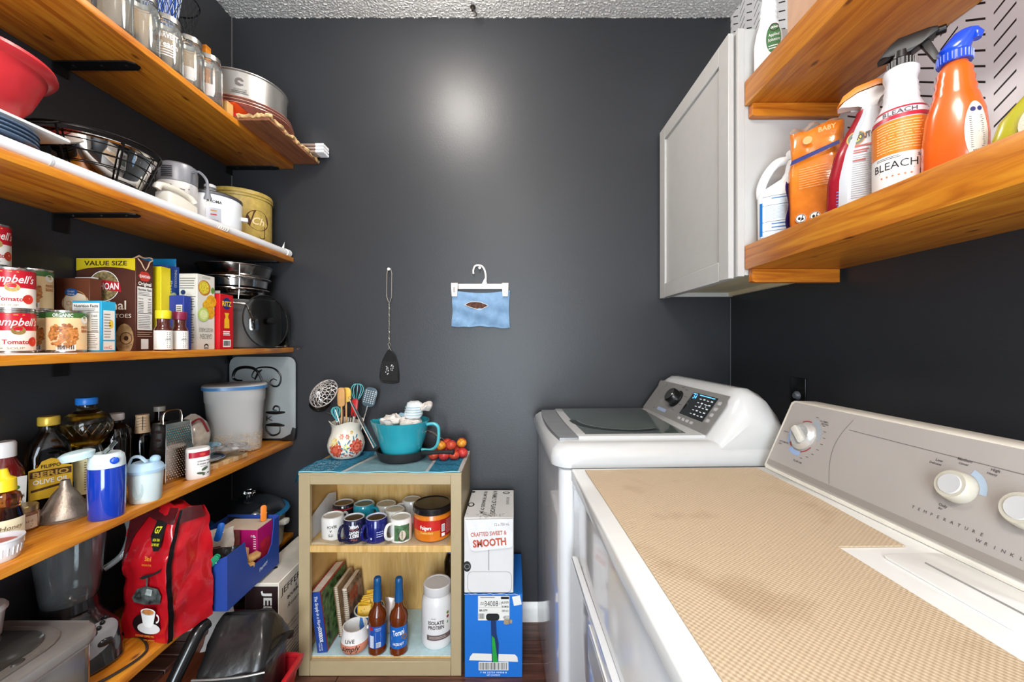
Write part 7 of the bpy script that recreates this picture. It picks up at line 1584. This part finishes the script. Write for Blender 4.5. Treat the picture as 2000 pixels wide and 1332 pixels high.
q = obj('label', G().sheet(lambda i, j: mO(.022+.0155*cos(2*pi*i)*(.02+.98*j), .080+.060*sin(2*pi*i)*(.02+.98*j), 0), 36, 6), M('#ddd3c6', .4), t)
P(mO, .0006).lines(.012, .050, .031, .112, 16, .25).bars(.014, .034, .027, .047, 8).out('fine_print', M('#5a5560', .5, var=0), q)
P(mO, .0006).ell(.0175, .124, .0035, .0045, 14).ell(.0265, .124, .0035, .0045, 14).out('blue_badges', M('#2a2a6a', .5, var=0), q)
BN = M('#1648cc', .2, var=0, coat=.4)
obj('collar', G().lathe([(0, .2325), (.023, .2325), (.0235, .250), (.020, .254), (0, .254)], 30), BN, t)
g = G()
for k in range(26): a = 2*pi*k/26; g.box(.0233*cos(a)-.0008, .0233*sin(a)-.0008, .234, .0233*cos(a)+.0008, .0233*sin(a)+.0008, .249)
obj('collar_ribs', g, BN, t)
obj('nozzle_head', G().loft([(.2545, .0185, .017, 0, 0, 2), (.260, .022, .018, -.001, 0, 2.4), (.270, .020, .016, .004, 0, 2.4), (.280, .018, .014, .010, 0, 2.6), (.288, .016, .012, .014, 0, 2.6), (.292, .010, .008, .014, 0, 2)], 32), BN, t)
obj('nozzle_tip', G().loft([(.268, .006, .008, .027, 0, 2), (.278, .009, .010, .027, 0, 2), (.285, .007, .008, .025, 0, 2)], 20), BN, t)
t.scale = (1, 1, .93)
# yellow mesh thing
t = thing('scrubber_pack', 'yellow-green packet with a round brown mesh scrubber', 'packet', (.822, .638, z), rface(.82, .638))
obj('packet', G().loft([(0, .052, .016, 0, 0, 4), (.02, .054, .020, 0, 0, 3), (.07, .046, .016, .008, 0, 3), (.105, .030, .008, .018, 0, 3), (.118, .018, .002, .024, 0, 3)], 36).noise(.004, 40, 2), M('#a8a21c', .25, coat=.4, var=.08), t)
g = G().lathe([(.033, .0), (.036, -.003), (.040, -.003), (.041, .004), (.033, .004)], 32, M4=Matrix.Translation((.022, -.020, .048)) @ Matrix.Rotation(pi/2, 4, 'X')); obj('rope_ring', g, M('#d9cdb9', .7, bump=.5, bs=300), t)
g = G()
for k in range(-6, 7):
    w_ = math.sqrt(max(0, .033**2-(k*.005)**2)); g.box(.022+k*.005-.0009, -.024, .048-w_, .022+k*.005+.0009, -.0225, .048+w_); g.box(.022-w_, -.0242, .048+k*.005-.0009, .022+w_, -.0227, .048+k*.005+.0009)
obj('mesh', g, M('#5a3f30', .6), t); obj('mesh_back', G().cyl(.034, -.0215, -.019, (.022, 0, .048), 28, 'Y'), M('#a58a72', .7), t)
# upper shelf
z = RZ[1][1]
x, y = .735, 1.178
t = thing('white_spray_bottle', 'white ribbed-neck spray bottle with green label on upper shelf', 'spray bottle', (x, y, z), rface(x, y))
obj('bottle', G().loft([(0, .034, .026, 0, 0, 3), (.006, .037, .028, 0, 0, 3), (.08, .037, .028, 0, 0, 2.6), (.12, .030, .025, 0, 0, 2.2), (.145, .022, .022, 0, 0, 2), (.150, .024, .024, 0, 0, 2), (.160, .021, .021, 0, 0, 2), (.166, .0235, .0235, 0, 0, 2), (.176, .020, .020, 0, 0, 2), (.182, .022, .022, 0, 0, 2), (.20, .018, .018, 0, 0, 2), (.215, .017, .017, 0, 0, 2)], 40), JW, t)
obj('trigger_head', G().prism([(-.03, .232), (-.012, .25), (.03, .25), (.03, .232), (.014, .216), (-.014, .216)], 'XZ', -.012, .012, .002), JW, t)
Fo = lambda u, v, o: (u, -.0285-o+.008*(abs(u)/.035)**3, v)
q = P(Fo).poly([(.018*cos(a*pi/14)+.012, .078+.042*sin(a*pi/14)) for a in range(28)]).out('green_label', M('#3f6b3a', .4), t); P(Fo, .0009).text('ORTHO', .014, .108, .006, .018, bold=.03).text('Applied', .013, .088, .009, .026).text('Solution', .013, .074, .009, .028).lines(.0, .046, .026, .060, 2).out('lettering', WINK, q); P(Fo, .0007).arc(.014, .108, .009, .011).out('dark_ring', M('#40181a', .4), q)
t = thing('shelf_carton', 'tan cardboard carton with blue print on upper shelf', 'box', (0, 0, z)); obj('carton', G().box(.72, .955, 0, .86, 1.075, .15, .002, 1), M('#c9a184', .7), t); P(mF(.955)).rect(.76, .05, .85, .12).out('blue_print', M('#8fb4dc', .5), t)
o = obj('white_bag', G().loft([(0, .05, .04), (.02, .056, .045), (.08, .05, .04), (.11, .02, .02)], 28).noise(.014, 22, 3), M('#dcdde0', .5)); o.location = (.90, .70, z); tag(o, 'white crumpled plastic bag at the near end of upper shelf', 'bag')
